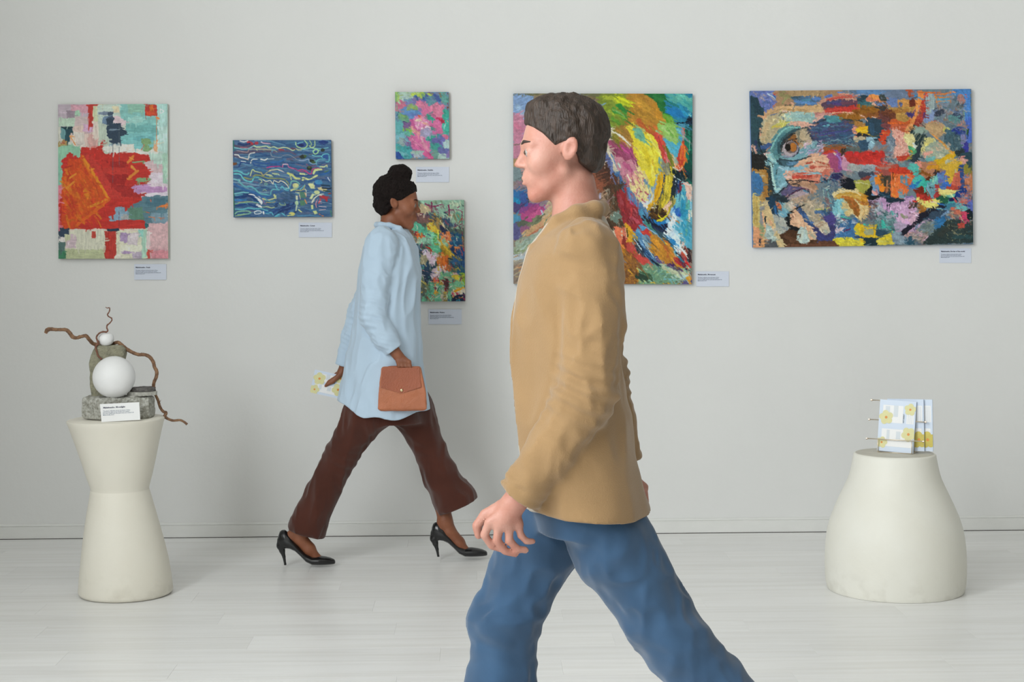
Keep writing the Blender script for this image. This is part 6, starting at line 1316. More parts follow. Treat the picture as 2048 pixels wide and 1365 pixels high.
# ---- wide painting of a face dissolving into patches
pt = Paint((1500, 178, 1947, 496), '#6c7c84', seed=17)
pt.T(0, 0, 1)
pt.dabs(420, 16, 7, 20, 70, (1640, 178, 1947, 496), ['#5c7484', '#7c8494', '#4c6470', '#8c7c74', '#6c8c94', '#94705c', '#54687c', '#a08c84', '#3c5464', '#7c5c5c', '#8494a8'])
pt.run('''T 1495 170 .12453
R 2c4a54 18 60,100,240,1100;P 6474b0 24 70,95 400,95 460,220 420,320 280,420 200,260;D 40 60 26 50 50 90,100,440,340 5c6cac 8c84b8 4c6494 a0949c 7478b4;L 24404c 110 110,220 180,420;L 2c4c54 100 100,560 120,720;L 2c3c5c 40 110,880 130,1020;L b8c8d0 14 320,110 400,160 440,200;L 2c6cb0 16 410,130 450,200;L c84838 14 410,100 450,140;L c07c60 26 480,150 450,270 400,320
P a08060 18 460,95 1500,90 1400,160 1200,260 1000,320 640,300 480,340 440,300;L 8c8458 60 540,130 680,160;L a88c64 60 700,120 1200,120;L 9c7c50 50 460,330 560,320;L 8c8c5c 40 620,180 560,260;P 4c6c8c 18 700,180 900,150 1160,180 1160,230 1080,300 760,300 740,240;L 5c88bc 50 760,240 1100,280;L 4c84a0 40 880,220 1000,220;L 5c84c0 44 1060,190 1160,205;L 3c5868 30 700,180 860,160;L 2c3c34 12 600,300 690,300;L a87c64 30 640,280 700,250;L d0a088 26 700,260 740,290;L 5c7cc0 50 1250,180 1350,150;L 5c84c8 16 1450,95 1560,97
P bc8c78 10 1080,270 1250,190 1500,150 1760,180 1760,230 1500,230 1200,290;L c05044 34 1280,220 1480,180 1700,180;L c87464 26 1460,130 1660,135;L d09c84 16 1480,120 1700,125;L b89888 14 1700,160 1847,130;D 14 50 12 0 20 1560,85,1847,200 5c78a4 a87c6c 4c6c94 b8a094
P 5c4458 16 1180,300 1300,240 1500,210 1760,240 1760,310 1500,330 1220,370;L 4c4c78 50 1300,270 1500,250;L 6c4454 40 1500,280 1740,260;L 54407c 30 1360,280 1500,290;P b83c34 12 1220,370 1500,335 1740,320 1760,380 1500,400 1260,440;L c03830 50 1400,380 1700,360;L c85044 16 1260,400 1500,360;L b07068 40 1100,440 1240,440
P c09c70 8 300,380 460,310 700,310 1180,320 1205,340 1200,430 1080,420 800,400 640,400 520,440 380,460 290,440;L caa474 44 600,340 1170,350;L b08c58 16 640,370 960,380;L d0ac80 30 1000,400 1180,400;L a88c64 20 360,430 540,350;P b0a484 8 340,470 480,470 520,600 500,680 440,740 340,820 320,900 240,970 190,900 180,800 200,640 240,540;L b8a880 90 400,500 260,720;L bca47c 70 300,600 230,840;L a89c78 50 330,720 280,860;L cc9c74 40 160,470 240,490;L 9c8868 20 380,460 520,420;L 6c7c94 14 360,460 460,440;L c89878 30 190,650 190,800
P 94b4ac 8 620,460 760,420 1080,440 1070,520 1030,590 760,560 640,560;L 8cb0b0 60 780,470 1060,500;L a4c0b8 26 700,440 1000,430;D 50 40 14 60 90 480,390,720,600 d0cc9c b8b88c e0d8b4 8ca49c d8b8b0;L 1c1c1c 7 500,470 540,410;L 1c1c1c 7 530,430 640,405;P d4a490 10 700,590 900,560 1020,600 1000,630 820,640 720,620;L b8b45c 36 390,660 470,610 560,590;L c8c464 22 470,600 660,580;L c4b04c 26 400,650 540,640;L d8a898 50 1060,560 1240,450;L c08c84 40 1100,470 1300,440
L d8b08c 16 1280,490 1400,430 1560,425 1700,430;D 26 40 14 0 60 1480,430,1847,540 d8ac98 8c5c20 e0b8a0 7c4c1c c89070;L 94601c 50 1500,510 1847,470;L 8c5418 50 1740,400 1847,420;L 34403c 24 1530,540 1847,570;L 6c5838 30 1480,590 1700,600;L a8783c 30 1760,620 1847,640
P 3c5070 14 980,640 1060,590 1280,510 1500,540 1680,640 1710,720 1700,880 1300,960 1100,900 1040,880 940,690;D 110 110 14 -4 10 1010,560,1700,900 446484 34607c 544c80 60485c 3c5884 5c8494 483c74 704c54;L 34384c 26 960,680 1040,880;L 2c3c48 20 1000,640 1280,520;L 6cb0bc 22 1200,650 1310,630;L 4c8c94 60 1290,540 1480,560;L 4c4c8c 24 1140,790 1600,720;D 60 80 14 0 30 1140,860,1740,1000 4c7484 6c949c 3c6470 84a4a8 544c50;L e0987c 40 1700,700 1740,820;L e8c020 30 1790,730 1847,720;L 1c2838 22 1720,800 1847,810;L b8a888 30 1740,860 1847,870
P 5c8c8c 4 350,1020 420,860 520,720 600,680 800,650 810,680 600,760 540,900 500,1080 490,1150 440,1180 380,1120;L 7cb4b0 22 360,1010 430,880 540,730 640,665 800,662;L 4c7c84 70 430,1080 460,900 580,760;L 34545c 50 480,1060 500,900 620,780 760,700;L 1c2428 34 520,980 580,860 700,770;L 4c4a46 50 600,860 660,790;L 2c3c44 20 780,700 960,660
P b0a084 5 760,740 940,690 1000,860 1020,930 840,1010 800,980 820,900 760,850;L b8a484 70 840,760 900,900;L 7c7c6c 34 810,740 800,880;L a87850 20 680,850 780,870;L 8c5c2c 40 660,850 760,830;L 2c2420 16 640,880 780,850;L 2c2420 18 600,930 640,890 740,890 800,970;L 5c5448 10 840,900 850,880
E 9c8c94 2 670,1010,130,125;E 6c5c58 2 690,990,100,95;E b06c2c 2 712,985,60,75;L c07c34 26 700,940 730,1000;E 1c1410 2 628,985,52,62;E c8c0c4 2 580,1015,18,16;L 8c8ca0 24 780,950 800,1020 760,1090 680,1140 580,1140;L 585868 12 560,1090 660,1090 740,1040;L 2c2c38 10 810,1020 770,1100 700,1150;L 3c3430 20 540,960 520,1050 560,1090
P 74a0a8 5 520,1160 660,1160 800,1080 860,1020 1000,960 1060,900 1060,1000 980,1110 860,1170 720,1200 560,1190;L 6c9ca8 60 800,1120 980,1000;D 50 50 16 -30 40 850,880,1210,1110 d4b4cc b89cc8 88a4a8 d8c4d4 6c94a0 c8a4c4;L 3c5c6c 14 540,1190 760,1200 1000,1130;P 40606c 8 420,1230 560,1190 840,1200 760,1250 700,1310 500,1280;L 2c444c 40 440,1200 520,1260;L 5c84a0 60 640,1250 800,1210
P 7cb0b8 4 300,1110 360,1090 440,1180 400,1240 320,1180;L a8c8c0 30 320,1120 380,1200;P 64909c 4 240,1180 320,1200 330,1270 260,1270;L a8c4c8 14 260,1200 290,1270;L 1c2424 12 160,740 160,900 200,1040 260,1150 380,1250;L 24303c 30 190,920 230,1010;L b8a09c 26 240,1090 340,1070;L b88c5c 16 280,1040 340,970;L 3c5888 50 200,980 320,960;L c89c8c 34 90,980 110,1070;R 20201e 6 70,1090,240,1340;L 34383c 8 80,1150 240,1150;L 34383c 8 80,1220 240,1220
P a8c8c4 4 345,1260 400,1260 420,1365 350,1365;L 5c8c94 30 430,1260 430,1365;L 88b0c0 60 500,1330 640,1350
P d0a084 8 700,1310 860,1200 1020,1130 1200,1110 1290,1170 1310,1365 720,1365;L d8ac8c 50 820,1230 1180,1150;L d8b090 40 1100,1200 1280,1230;L b04c38 26 920,1250 1100,1230 1300,1280;L c06450 16 1000,1300 1280,1310;L 7cb0b8 34 820,1320 940,1280;E c0bca8 4 1050,1225,14,20
P c03c28 10 1180,1060 1330,1040 1420,1080 1300,1110 1220,1110;L 94542c 40 1220,1010 1560,1000;L 3c2c24 30 1560,1030 1500,1130;L 5c6460 30 1580,1040 1847,1060;P a44c74 16 1220,1110 1400,1080 1500,1180 1460,1365 1320,1365 1300,1180;L 8c4c94 40 1400,1100 1470,1200 1450,1340;L a47cc0 20 1420,1110 1480,1200 1480,1300;L c08ca4 60 1540,1180 1560,1320;L e0c8b0 24 1370,1075 1400,1110;P b8342c 12 1580,1100 1847,1110 1847,1280 1700,1260 1600,1180;L c83030 60 1640,1110 1847,1140;L b03838 60 1720,1220 1847,1210;L a0a4a0 40 1640,1320 1847,1330
T 1720 170 .12453
RH 5c84b0 14 0,85,500,130;RH 6c7c94 20 360,100,960,220;L 2c4450 40 20,220 80,200;L 3c6c74 60 40,280 200,290;L e09048 60 220,180 270,200;L d07c5c 30 150,230 240,250;L d8a890 34 210,290 250,300;L 3c4440 60 380,170 420,230;D 30 90 8 55 14 280,220,480,420 c8703c 4c3c34 d88848 3c3430;L 6c88b8 30 290,300 360,310;L 3c3c3c 60 260,360 400,380
P 6880b0 10 480,200 620,210 620,350 520,350 470,280;P c48c48 6 610,230 800,230 810,350 700,350 690,280 650,270 640,350 610,340;L 5468a0 40 660,290 665,330;P b08844 12 500,360 900,350 840,420 720,460 800,520 780,580 600,560 560,440;L a87434 60 560,420 780,400;L 94601c 90 20,390 300,400;L 8c5424 60 100,470 500,450;L 6c3c28 60 320,430 560,480;P 6c2c1c 6 810,310 850,200 880,200 905,290 900,345 830,340;L b05434 34 800,90 810,180;L 2c84bc 34 900,170 930,200;P 4c3c78 6 720,460 760,430 850,450 900,370 905,430 860,545 800,500;L 3c346c 24 780,460 850,500
P d88444 6 950,120 1000,120 1010,240 940,440 880,600 800,760 740,780 700,740 780,640 870,500 920,330 950,200;L e09048 40 960,180 930,400 860,580;L d8a064 60 760,740 840,650;L d06c34 26 940,110 1140,110 1300,120;L c85c2c 30 460,600 800,605;L e06820 16 460,610 780,615;P c05c38 12 480,620 760,640 700,760 560,720;L d8a890 20 0,470 80,510 120,580;L d8b4a0 20 200,500 270,510
L b83c2c 44 1020,280 1030,380;P a43830 6 970,430 1040,400 1020,500 980,560 945,550;L b04838 40 990,440 970,530;L 9c3c30 46 930,600 940,670;L c8483c 30 1100,170 1140,160;L 9c8494 14 960,330 950,480;D 12 20 8 80 60 900,180,1000,700 4c4c4c d8b070 5c4840;L 4c3c80 26 1050,450 1020,540;L 2c2c34 12 980,620 1060,690;P 24343c 5 770,740 790,730 830,765 815,770;P 24343c 5 800,690 820,685 850,725 835,735;P 24343c 5 835,665 850,660 885,690 872,700
D 110 40 14 80 50 1040,120,1740,600 7c8cb0 5c7488 8c94a0 6c84b4 a0a49c 4c5c74 8c7c8c 7c9cac;L 98a8a8 60 1150,180 1140,520;L 8094bc 60 1110,560 1180,460;L 384050 50 1250,440 1310,430;L 3c4c64 30 1560,470 1620,540;L 5c8c8c 30 1480,540 1580,570;L d87c38 22 1210,150 1380,140 1550,95;L d07c40 14 1240,190 1400,190;L c8844c 26 1230,160 1270,340;L d88c4c 14 1280,260 1480,250;L d0843c 16 1290,205 1490,185;L 4c84c0 60 1560,110 1740,100;L 4c84c8 30 1740,150 1750,560;L b05c58 20 1720,150 1740,200;L a87870 40 1640,210 1660,240;L c8583c 12 1160,600 1220,580 1270,600;L 5c94b0 30 1320,220 1420,230;L b8c078 8 1380,540 1400,490;L 7ca47c 8 1690,430 1700,520
P 2c4454 14 140,560 360,540 330,760 300,850 130,800;L 34546c 60 180,620 200,780;P d8a414 8 10,700 120,690 130,760 60,785 10,760;L e0c038 18 20,740 100,720;L 2c2c34 30 0,800 120,820;L b8a888 30 20,860 80,860;L 8cb0c0 60 150,900 160,960;L 34546c 60 40,940 60,1000;L c8402c 60 360,790 420,800;P c84428 12 330,790 450,760 430,850 380,920 330,860;L d86c38 20 370,770 430,770;L 1c2428 14 400,885 440,905;L 7c4448 40 380,620 440,660;L 683c38 60 330,480 420,560
P 6c7c8c 12 470,860 550,840 560,960 520,1080 460,1000;D 60 60 10 90 12 440,860,560,1100 6c7c8c a8b4b8 5c6c7c 8c98a0;P d8a090 14 560,700 700,760 740,900 780,1040 740,1160 580,1150 570,940;D 90 34 8 90 20 560,680,780,1150 e0b8a4 c86c58 e0cabc b85c54 d8a498;P d0c488 14 700,810 860,800 900,900 860,1000 760,990 720,900;L d8d094 50 740,860 840,920;L c8d0c8 30 860,940 900,1000;P 24383c 8 860,780 900,770 960,830 1040,850 1020,960 960,970 900,900;D 40 80 8 -55 12 880,760,1080,1180 24383c d8d0a8 1c2c30 4c5c54 b8bc9c;L 2c3c44 40 980,1000 860,1200;P c8c07c 14 1040,900 1180,890 1180,960 1060,1040 1020,1060;L d8cc74 30 1060,960 1120,960;L 8ca094 60 940,700 1040,720
P b4946c 14 1060,660 1160,620 1300,640 1350,700 1320,790 1240,800 1140,740;L c0a074 60 1180,680 1300,740;L c8c45c 26 1390,680 1350,740;L b08c6c 20 1300,640 1340,660;P 44606c 18 1400,760 1640,760 1660,980 1600,1080 1480,1020 1380,900;D 60 40 14 60 70 1380,640,1660,1060 34505c 5c747c 446878 8c9c94 2c4454;L 283c90 60 1560,760 1640,800;L 3c3c94 30 1700,960 1710,1060;L 2c3c9c 20 1690,1060 1740,1020;L 7c7ca8 34 1650,960 1650,820;L 3c6c34 26 1740,720 1735,800;L 4c6cc0 30 1770,560 1775,900;D 30 30 14 60 60 1580,580,1740,720 b08c84 c07c6c 8c7c8c a07c74;L 24342c 12 1760,720 1740,880
L d08c38 18 1170,800 1280,890 1400,1000 1520,1110;L d8944c 26 1200,820 1330,950;P 94a08c 14 1060,980 1200,940 1320,960 1460,1120 1300,1200 1080,1180;D 40 50 22 30 50 1060,960,1440,1180 a4ac98 c8a490 8c9c94 d0b498 b8b49c;L d8a050 20 1340,970 1450,1080 1510,1130;L d89c8c 50 1060,1120 1160,1090;L 6cacac 30 1110,1190 1210,1170;P d0a41c 8 1150,1300 1280,1210 1420,1120 1510,1120 1480,1180 1300,1280 1160,1365;L d8ac14 30 1200,1290 1440,1150;L 2c383c 40 1590,1100 1640,1080;P 2c4854 8 1660,1140 1790,1140 1800,1365 1740,1320;L 8c3c34 26 1640,1190 1680,1170;L c8948c 50 1640,1220 1720,1230;L 546c54 10 1540,1130 1600,1260;L b8b89c 60 1400,1260 1440,1240;L d0a850 50 1500,1260 1560,1340;L a8b4bc 50 1380,1320 1460,1300
P c8342c 10 0,1110 340,1100 360,1150 330,1240 200,1240 0,1200;L c43028 60 0,1150 330,1150;L c83830 50 0,1250 400,1290;L b85040 40 300,1300 560,1330;D 60 30 14 0 90 340,1130,600,1290 7c8c9c b8a098 4c5c6c 8cacac a07c74;L c0402c 40 640,1170 740,1160;L a08c34 20 740,1210 840,1130;L 4c9c6c 40 790,1000 860,1080;L c08c34 26 820,1060 840,1090;L d88c7c 50 940,1290 1000,1320;P 64b0a4 6 810,1310 840,1310 850,1340 900,1320 900,1365 810,1365;R c0ccc4 8 0,1290,236,1365
T 1495 330 .12453
R a47434 10 80,60,300,500;P 3c70a0 8 80,120 160,120 200,200 220,330 230,400 180,430 200,480 80,480;L b08848 60 200,100 270,260;L b8a888 16 170,155 250,160;L c0aa70 14 90,105 180,110;L 94642c 40 230,400 260,470;R 2c3c40 8 300,0,380,480;P 74a0ac 4 345,0 440,0 520,60 600,240 640,290 560,350 480,420 440,450 400,440 370,300 345,120;L a8ccc4 34 365,10 370,150 400,300 420,380;L 5c94a0 40 430,10 420,160 440,300;L 90bcc8 34 440,420 520,320 600,270;L 6ca4b4 50 560,100 480,200;L a8c4d0 20 480,20 560,60 640,80;L 303c3c 14 430,140 450,60;L 84b0c0 60 700,60 900,20
P c8705c 10 700,140 1000,120 1200,100 1300,0 1320,60 1200,240 1100,260 900,220 720,220;L c44c3c 50 720,190 1000,170;L d0846c 50 1000,220 1180,220;L bc5444 30 1000,40 1240,60;L d8a48c 30 1080,60 1300,50;L 84b4c0 20 700,110 900,100 1160,140;L d8b4a8 30 580,170 660,190;L d8a48c 30 560,140 700,100;L 7cc0c8 12 880,150 1100,135
L 2c2830 18 590,240 640,290 760,250 900,240 1050,270 1180,280;L d0a484 30 640,260 800,260 960,290;P ac8468 8 640,300 840,260 1000,300 1060,380 1000,430 940,380 840,340 700,340;L 3c3438 10 620,310 760,310 880,350;L b8947c 26 840,340 980,380 1080,440;P 5c5474 8 520,400 600,340 700,340 860,370 760,440 600,520;D 26 50 14 -25 30 520,350,860,500 6c5c90 945c78 c09480 4c4c78;L 5c2c4c 12 600,510 740,430 860,380 960,400;L 1c1c28 12 480,440 520,390 620,330;L 1c1c2c 12 700,440 840,390 960,420 970,450;P a8949c 5 600,540 720,450 860,400 950,430 880,470 720,530 620,570;L 5c84a0 26 880,410 950,440;L b89c84 60 700,560 860,520;D 70 60 16 -30 50 660,480,1200,700 a48c74 948474 b49c7c 7c7c78 8c8c8c c0a884
P 24343c 10 380,480 600,540 620,600 480,600 360,540;P 1c3c54 8 270,530 400,530 440,700 440,830 380,800 300,640;L 2c6498 30 400,660 420,800;P 6ca0b4 8 420,600 470,570 540,640 640,700 620,800 560,850 470,820;P c0683c 5 425,600 460,590 520,650 510,730 480,720 430,670;L 84b4bc 30 520,640 600,760;P 9ca498 12 540,640 660,600 680,700 640,760;L c4b4a4 40 640,640 680,700
P c0b070 8 85,470 150,500 160,560 150,1000 85,1000;L b89c54 30 110,520 110,960;L b08c50 30 190,460 200,600;L c4b088 40 170,650 260,620;P c8b080 5 190,740 260,690 330,700 380,860 440,1060 560,1200 620,1290 430,1300 400,1180 300,960 250,840 240,930 260,1000 210,1180 190,1160 230,1000 200,860;L d8a880 30 300,860 380,1060;L e0a47c 20 200,760 220,960 240,1060;L c8b488 60 440,1140 580,1290;L 1c2c34 20 245,830 240,930;L 8c8c8c 30 170,620 180,900;L c8944c 40 120,1020 110,1300;R d0946c 6 85,1010,145,1320;L 8c9c74 30 160,1000 180,1100;P 9cb0ac 14 260,960 340,1000 400,1160 360,1200 260,1150;L b0c0b8 50 280,1040 340,1160;L 3c3c44 26 150,1180 150,1290;L d09864 34 200,1250 210,1310;E 54585c 5 320,1290,80,60;L c88c68 24 250,1200 280,1210
P a4a8a0 14 400,780 540,860 580,960 640,1030 600,1100 480,1120 400,960;D 40 60 20 60 50 380,780,600,1100 acaca0 8c9894 b8b4ac 78848c;P 14181c 8 600,790 660,760 640,860 650,960 700,990 820,1010 780,1060 660,1060 590,960;L 1c2024 24 620,780 720,720 850,650;P d4aa88 5 640,800 720,710 780,760 880,880 1000,1040 1080,1160 1040,1220 940,1260 900,1120 820,1040 740,980 660,960;L dcb494 40 700,780 800,900;L d8b090 30 700,880 860,960;L b8846c 16 700,850 660,780;L b8846c 10 740,830 700,750;L a8a490 50 960,1100 1040,1180
P 4c301c 10 470,1130 640,1040 760,1060 760,1200 900,1280 980,1220 1100,1280 1400,1260 1380,1310 600,1310 540,1240;L 5c3c28 60 560,1160 720,1230;P b4c8c4 10 800,1000 900,1000 930,1180 960,1230 860,1280 740,1240 760,1100;L c0ccc0 50 840,1060 820,1220;L a8b8a8 20 900,1080 940,1200
P 34507c 10 780,680 860,720 1000,900 1040,980 1000,1020 880,900;L 4c6c9c 40 880,800 1000,940;P b0a088 8 860,640 960,600 1100,640 1180,720 1100,860 1040,940 960,860;D 50 60 18 50 40 870,600,1240,900 b0a084 8c8c7c c0a88c a09c8c c4b070;L b8b064 22 1060,720 1200,720 1290,690;L 4c6c94 50 1060,760 1240,780;P 3c3c6c 8 1000,1010 1080,1000 1160,1100 1220,1140 1300,1080 1260,960 1340,940 1380,1000 1300,1200 1120,1200 1060,1100;L 3c4480 40 1060,1080 1180,1190 1300,1180;L 5c3c40 50 1280,800 1340,900;P 4c4484 10 1240,800 1360,780 1400,900 1340,1000 1240,920;P c0b49c 6 1080,980 1180,940 1280,1040 1260,1120 1200,1140 1120,1060;L b0947c 30 1100,1010 1160,970;L a8b0a4 40 1200,1060 1240,1100
D 70 60 16 60 60 1160,180,1400,800 4c7c94 3c6480 2c5474 5c9ca8 34506c 88a8a8;L 7cc8c0 12 1250,380 1280,500;L b8d0b8 8 1190,400 1210,560;L c8d0c0 8 1290,340 1210,380;L 1c2c44 26 1190,220 1260,260;D 40 40 12 40 70 1300,100,1560,360 8c7c84 a08890 4c4c6c b89c98 6c7c94;L 2c2c58 40 1370,200 1460,190;P 7cb8c4 10 1400,560 1500,560 1460,680 1520,760 1420,860 1380,780;D 40 60 14 80 40 1380,560,1520,900 84c4c8 5ca4b0 a0ccc8 4c8c9c
P 0c1420 8 1510,230 1580,240 1700,290 1710,390 1600,410 1520,370;P a8a844 10 1710,280 1847,300 1847,420 1720,380;L c8c08c 16 1700,290 1847,300;P c49838 5 1380,470 1500,420 1700,430 1847,470 1847,700 1700,560 1500,540 1400,530;L d8c490 30 1390,480 1500,430 1700,440 1800,500;L d0a858 26 1400,520 1600,490 1847,560;L b8702c 40 1500,520 1700,560 1847,650;P 946024 6 1540,560 1680,600 1760,700 1780,820 1700,800 1620,680;L a05c24 50 1640,620 1740,760;P c8b078 5 1480,600 1540,620 1640,740 1640,790 1580,800 1520,720;L d8c494 26 1640,780 1740,860 1800,860;L d0bc8c 24 1700,560 1800,700 1800,820;P 3c6c9c 14 1420,1000 1700,900 1700,1180 1420,1180;L 4478a8 60 1450,1100 1640,1160;D 40 60 20 0 50 1380,820,1700,1000 3c6484 5c8494 c8ccd0 4c5c74 8c8c9c;L e0e0dc 14 1420,930 1530,890;L b84c4c 10 1500,880 1530,900;L 5c2c5c 26 1520,1090 1620,1040;L c4b4bc 50 1440,1060 1500,1040;L 44b4a4 20 1480,840 1600,870
P d8b41c 6 1700,980 1830,1010 1847,1150 1760,1160 1680,1100;L c8bc38 40 1700,1040 1760,1140;L e0b810 26 1800,1010 1820,1120;P d0c434 6 1400,1220 1600,1200 1830,1210 1830,1290 1400,1300 1370,1240;L c8bc40 34 1440,1260 1780,1260;L d8b020 20 1780,1220 1820,1290;L 2c4470 26 1700,1180 1840,1190;R 6c4430 10 600,1280,1400,1315
T 1720 330 .12453
R 8c98a0 8 0,10,236,120;L 6c7c84 30 60,80 180,70;L c8442c 60 260,100 340,120;L a87468 40 320,60 480,40;L 843c38 50 60,230 140,200;L 3c4454 50 20,150 160,150;P 9c5048 12 240,110 500,120 490,180 380,190;P 4c4438 6 310,190 490,190 480,460 440,460 400,390 360,320 320,280;L 38382c 34 380,220 400,360;P e08020 5 215,210 300,200 330,280 380,400 380,445 300,445 280,320 230,320;L e87c18 26 320,320 340,440;L b87850 20 430,260 420,440;L a85c34 22 400,380 400,450;P d86c3c 5 490,130 840,110 830,280 740,400 690,510 680,570 580,560 480,530;L c83c28 50 520,90 830,140;P c83c24 6 500,90 840,90 840,160 500,150;L e07028 60 540,180 540,520;L d86838 50 640,200 660,420;L e08834 26 500,480 600,550;L e0a078 14 560,200 550,380;D 26 90 12 90 6 500,150,760,480 e08040 c85c34 e0a068 d86c28;P 5c8ca0 5 640,180 680,180 680,300 645,300;P 5c90ac 5 720,180 755,180 755,350 725,370;P 7094a0 6 600,420 670,380 690,560 620,550;L 1c2420 12 520,130 520,260
P 6c90b4 6 170,180 215,200 240,320 280,330 290,420 280,510 160,505 190,380;L d89c94 40 190,440 260,490;L b8787c 22 240,400 270,500;L e08844 16 235,240 240,320;P 10181c 8 60,440 180,350 170,480 150,520 310,520 320,560 180,580 110,560;L 0c1820 50 100,430 140,520;R 1c3444 5 295,455,480,520;P 1c3040 8 300,520 700,570 690,640 560,620 420,640 400,560;L 2c4c60 26 320,480 460,540;L 7c94a4 24 330,610 340,700;R a8a448 8 0,290,100,420;L c8c89c 12 0,290 140,330;P c08018 8 0,500 90,560 150,640 120,690 40,620 0,600;L c88c30 34 0,520 120,660;P d8bc84 6 0,660 60,660 95,740 70,830 20,880 0,880;L c89c5c 14 20,700 50,760 20,830;L b8a8b8 34 150,610 320,550;P a890ac 8 130,600 320,540 320,590 180,640
P 9ca0a8 8 210,650 300,640 400,780 300,860 260,860 200,780;L b8a0b8 50 280,800 340,780;L 8c9ca8 50 260,680 320,780;D 40 50 18 40 60 100,600,240,900 6c4c50 4c3448 8c6c60 5c5460;P b890b8 8 330,580 400,570 400,620 380,640 500,760 440,780 400,730 340,640;P c49cc0 10 400,680 500,640 640,620 700,600 760,570 840,580 800,680 860,740 800,820 740,830 700,860 760,920 840,1000 780,1000 700,960 600,960 550,880 580,800 500,760;D 60 60 22 30 70 480,620,860,980 d0a8c8 b890b4 d8b4d0 a884a8 c8a0c4;L 1c2c38 14 420,650 420,740;L d0a8c4 50 600,860 700,940;L 8c8c74 40 660,830 700,880;P d0a8bc 8 760,920 850,830 900,820 880,900 820,1000;L 3c3430 30 860,640 780,720;D 40 30 10 60 60 780,600,980,820 5c4440 8c7c54 3c3c3c a85c5c 6c5c54 c0a0a4;L a86c24 50 980,690 1010,770;L e08c50 20 940,790 960,800;L c83c38 22 840,600 900,620
P 5c7c80 14 240,880 400,780 540,900 560,1060 400,1120 260,1060;D 70 50 18 50 60 220,780,620,1100 5c848c 44706c 3cb0a0 8ca4a4 2c4c50 a8a8b4 6c9c98;P 3cac9c 8 310,900 360,900 400,1040 320,1040;L 40b8a8 20 30,975 110,985;P a898b0 10 520,980 640,920 700,1000 640,1100 560,1100;L 9c9ca8 50 420,860 480,840;D 30 40 16 0 60 0,820,240,1010 5c5c60 7c7c74 8c746c 4c6c74
P 1c1c2c 8 640,1150 760,1040 900,900 1040,800 1200,740 1240,700 1380,700 1200,780 1080,860 960,960 800,1080 680,1170;P 34485c 12 1000,900 1240,740 1380,760 1380,880 1180,900 1060,920;P 2c6c9c 8 1180,900 1340,860 1400,900 1300,1010 1200,1080 1140,1010;L 3078b0 60 1240,900 1280,980;L 3c7ca4 40 1240,740 1380,700;P b094b0 6 750,1100 980,960 1100,890 1130,900 1000,1010 860,1080 780,1120;L c8a0bc 16 780,1090 1000,950;P 6c7c7c 12 900,1060 1060,940 1160,960 1180,1100 1040,1180 940,1120;D 40 60 18 -30 40 880,940,1180,1160 7c8c84 5c6c74 94947c 6c84a0;L c090a0 30 920,1120 1020,1150;L b8908c 40 700,1200 780,1160;D 50 60 16 -20 50 780,1110,1060,1270 a88c84 8c7c6c c8a4a4 6c7474 b8a090;L d0a8bc 16 1000,1260 1080,1180
P 2c3c3c 12 1180,1140 1400,960 1640,920 1800,1000 1800,1260 1000,1270 1200,1200;L 343c38 80 1280,1160 1500,1000;L 2c4c50 60 1500,1200 1760,1200;D 90 22 6 50 90 1380,840,1790,1260 b8b074 2c4c54 8c8c64 3c6474 c8b888 24383c;L c8bc90 10 1600,850 1660,960;P b84c3c 6 1560,980 1680,970 1670,1050 1580,1070;L c85444 24 1590,1010 1660,1020
D 60 40 14 60 60 1380,760,1640,920 6c6468 8c8478 b8705c 4c5c60 a8a080;P c84460 10 1600,780 1720,800 1720,980 1680,1000 1640,880;L c83c6c 30 1660,840 1700,960;L 14242c 60 1760,780 1760,860;L c86c54 50 1480,740 1600,800;L c8604c 40 1600,620 1700,640;P 6cb0b0 8 1540,590 1600,620 1680,740 1600,760 1540,700;D 40 40 16 60 60 1400,600,1640,760 5c9ca0 44808c 74b0b0 8c9c9c
P b0785c 8 1000,0 1240,0 1180,160 1060,240 980,180;L c88c24 60 1100,60 1250,40;L 8c541c 50 1000,130 1120,180;L 5c2c14 40 1060,250 1120,220;P 3c2c2c 8 1150,190 1220,120 1250,140 1200,200;P 6c6cb0 10 1260,180 1440,180 1440,260 1280,280;L 5c84b8 60 1290,210 1400,240;P c8a434 10 1280,0 1600,0 1560,200 1440,330 1400,220 1420,100;L d0a830 60 1480,40 1460,240;L c0b0a0 20 1540,100 1540,180;P c86450 8 1520,160 1620,110 1640,360 1560,380 1480,330;L c0604c 50 1560,200 1580,340;L 2c4c84 60 1640,90 1650,360;P b8744c 10 1660,180 1790,160 1790,400 1690,400;L 8c8434 50 1740,60 1740,200;D 40 60 12 90 20 1640,160,1790,620 c8705c 5c7cb8 d08c74 4c6ca8 b88484
P 50b0a4 5 800,60 850,20 900,60 890,150 840,130;L 44b4ac 40 860,300 980,230;P 3cb4a4 4 880,370 1000,280 1080,310 1070,370 1040,380 1100,520 1080,530 1000,360 900,390;L 2c78b8 34 790,350 900,340;L 1c6cac 20 860,350 980,260;P 70b8b0 6 1155,200 1200,190 1210,330 1170,400 1100,360 1160,310;L a8d8b8 16 1180,200 1170,300;P 6c9ca8 8 1090,340 1200,330 1220,440 1180,530 1120,520 1090,440;P 7c2814 6 890,410 980,360 1060,470 1090,560 960,500;P b83428 8 940,500 1060,500 1100,600 960,590;L a83838 50 1220,400 1240,520;L 3c3434 20 1120,380 1160,390;L 8c6cb0 26 740,540 840,530
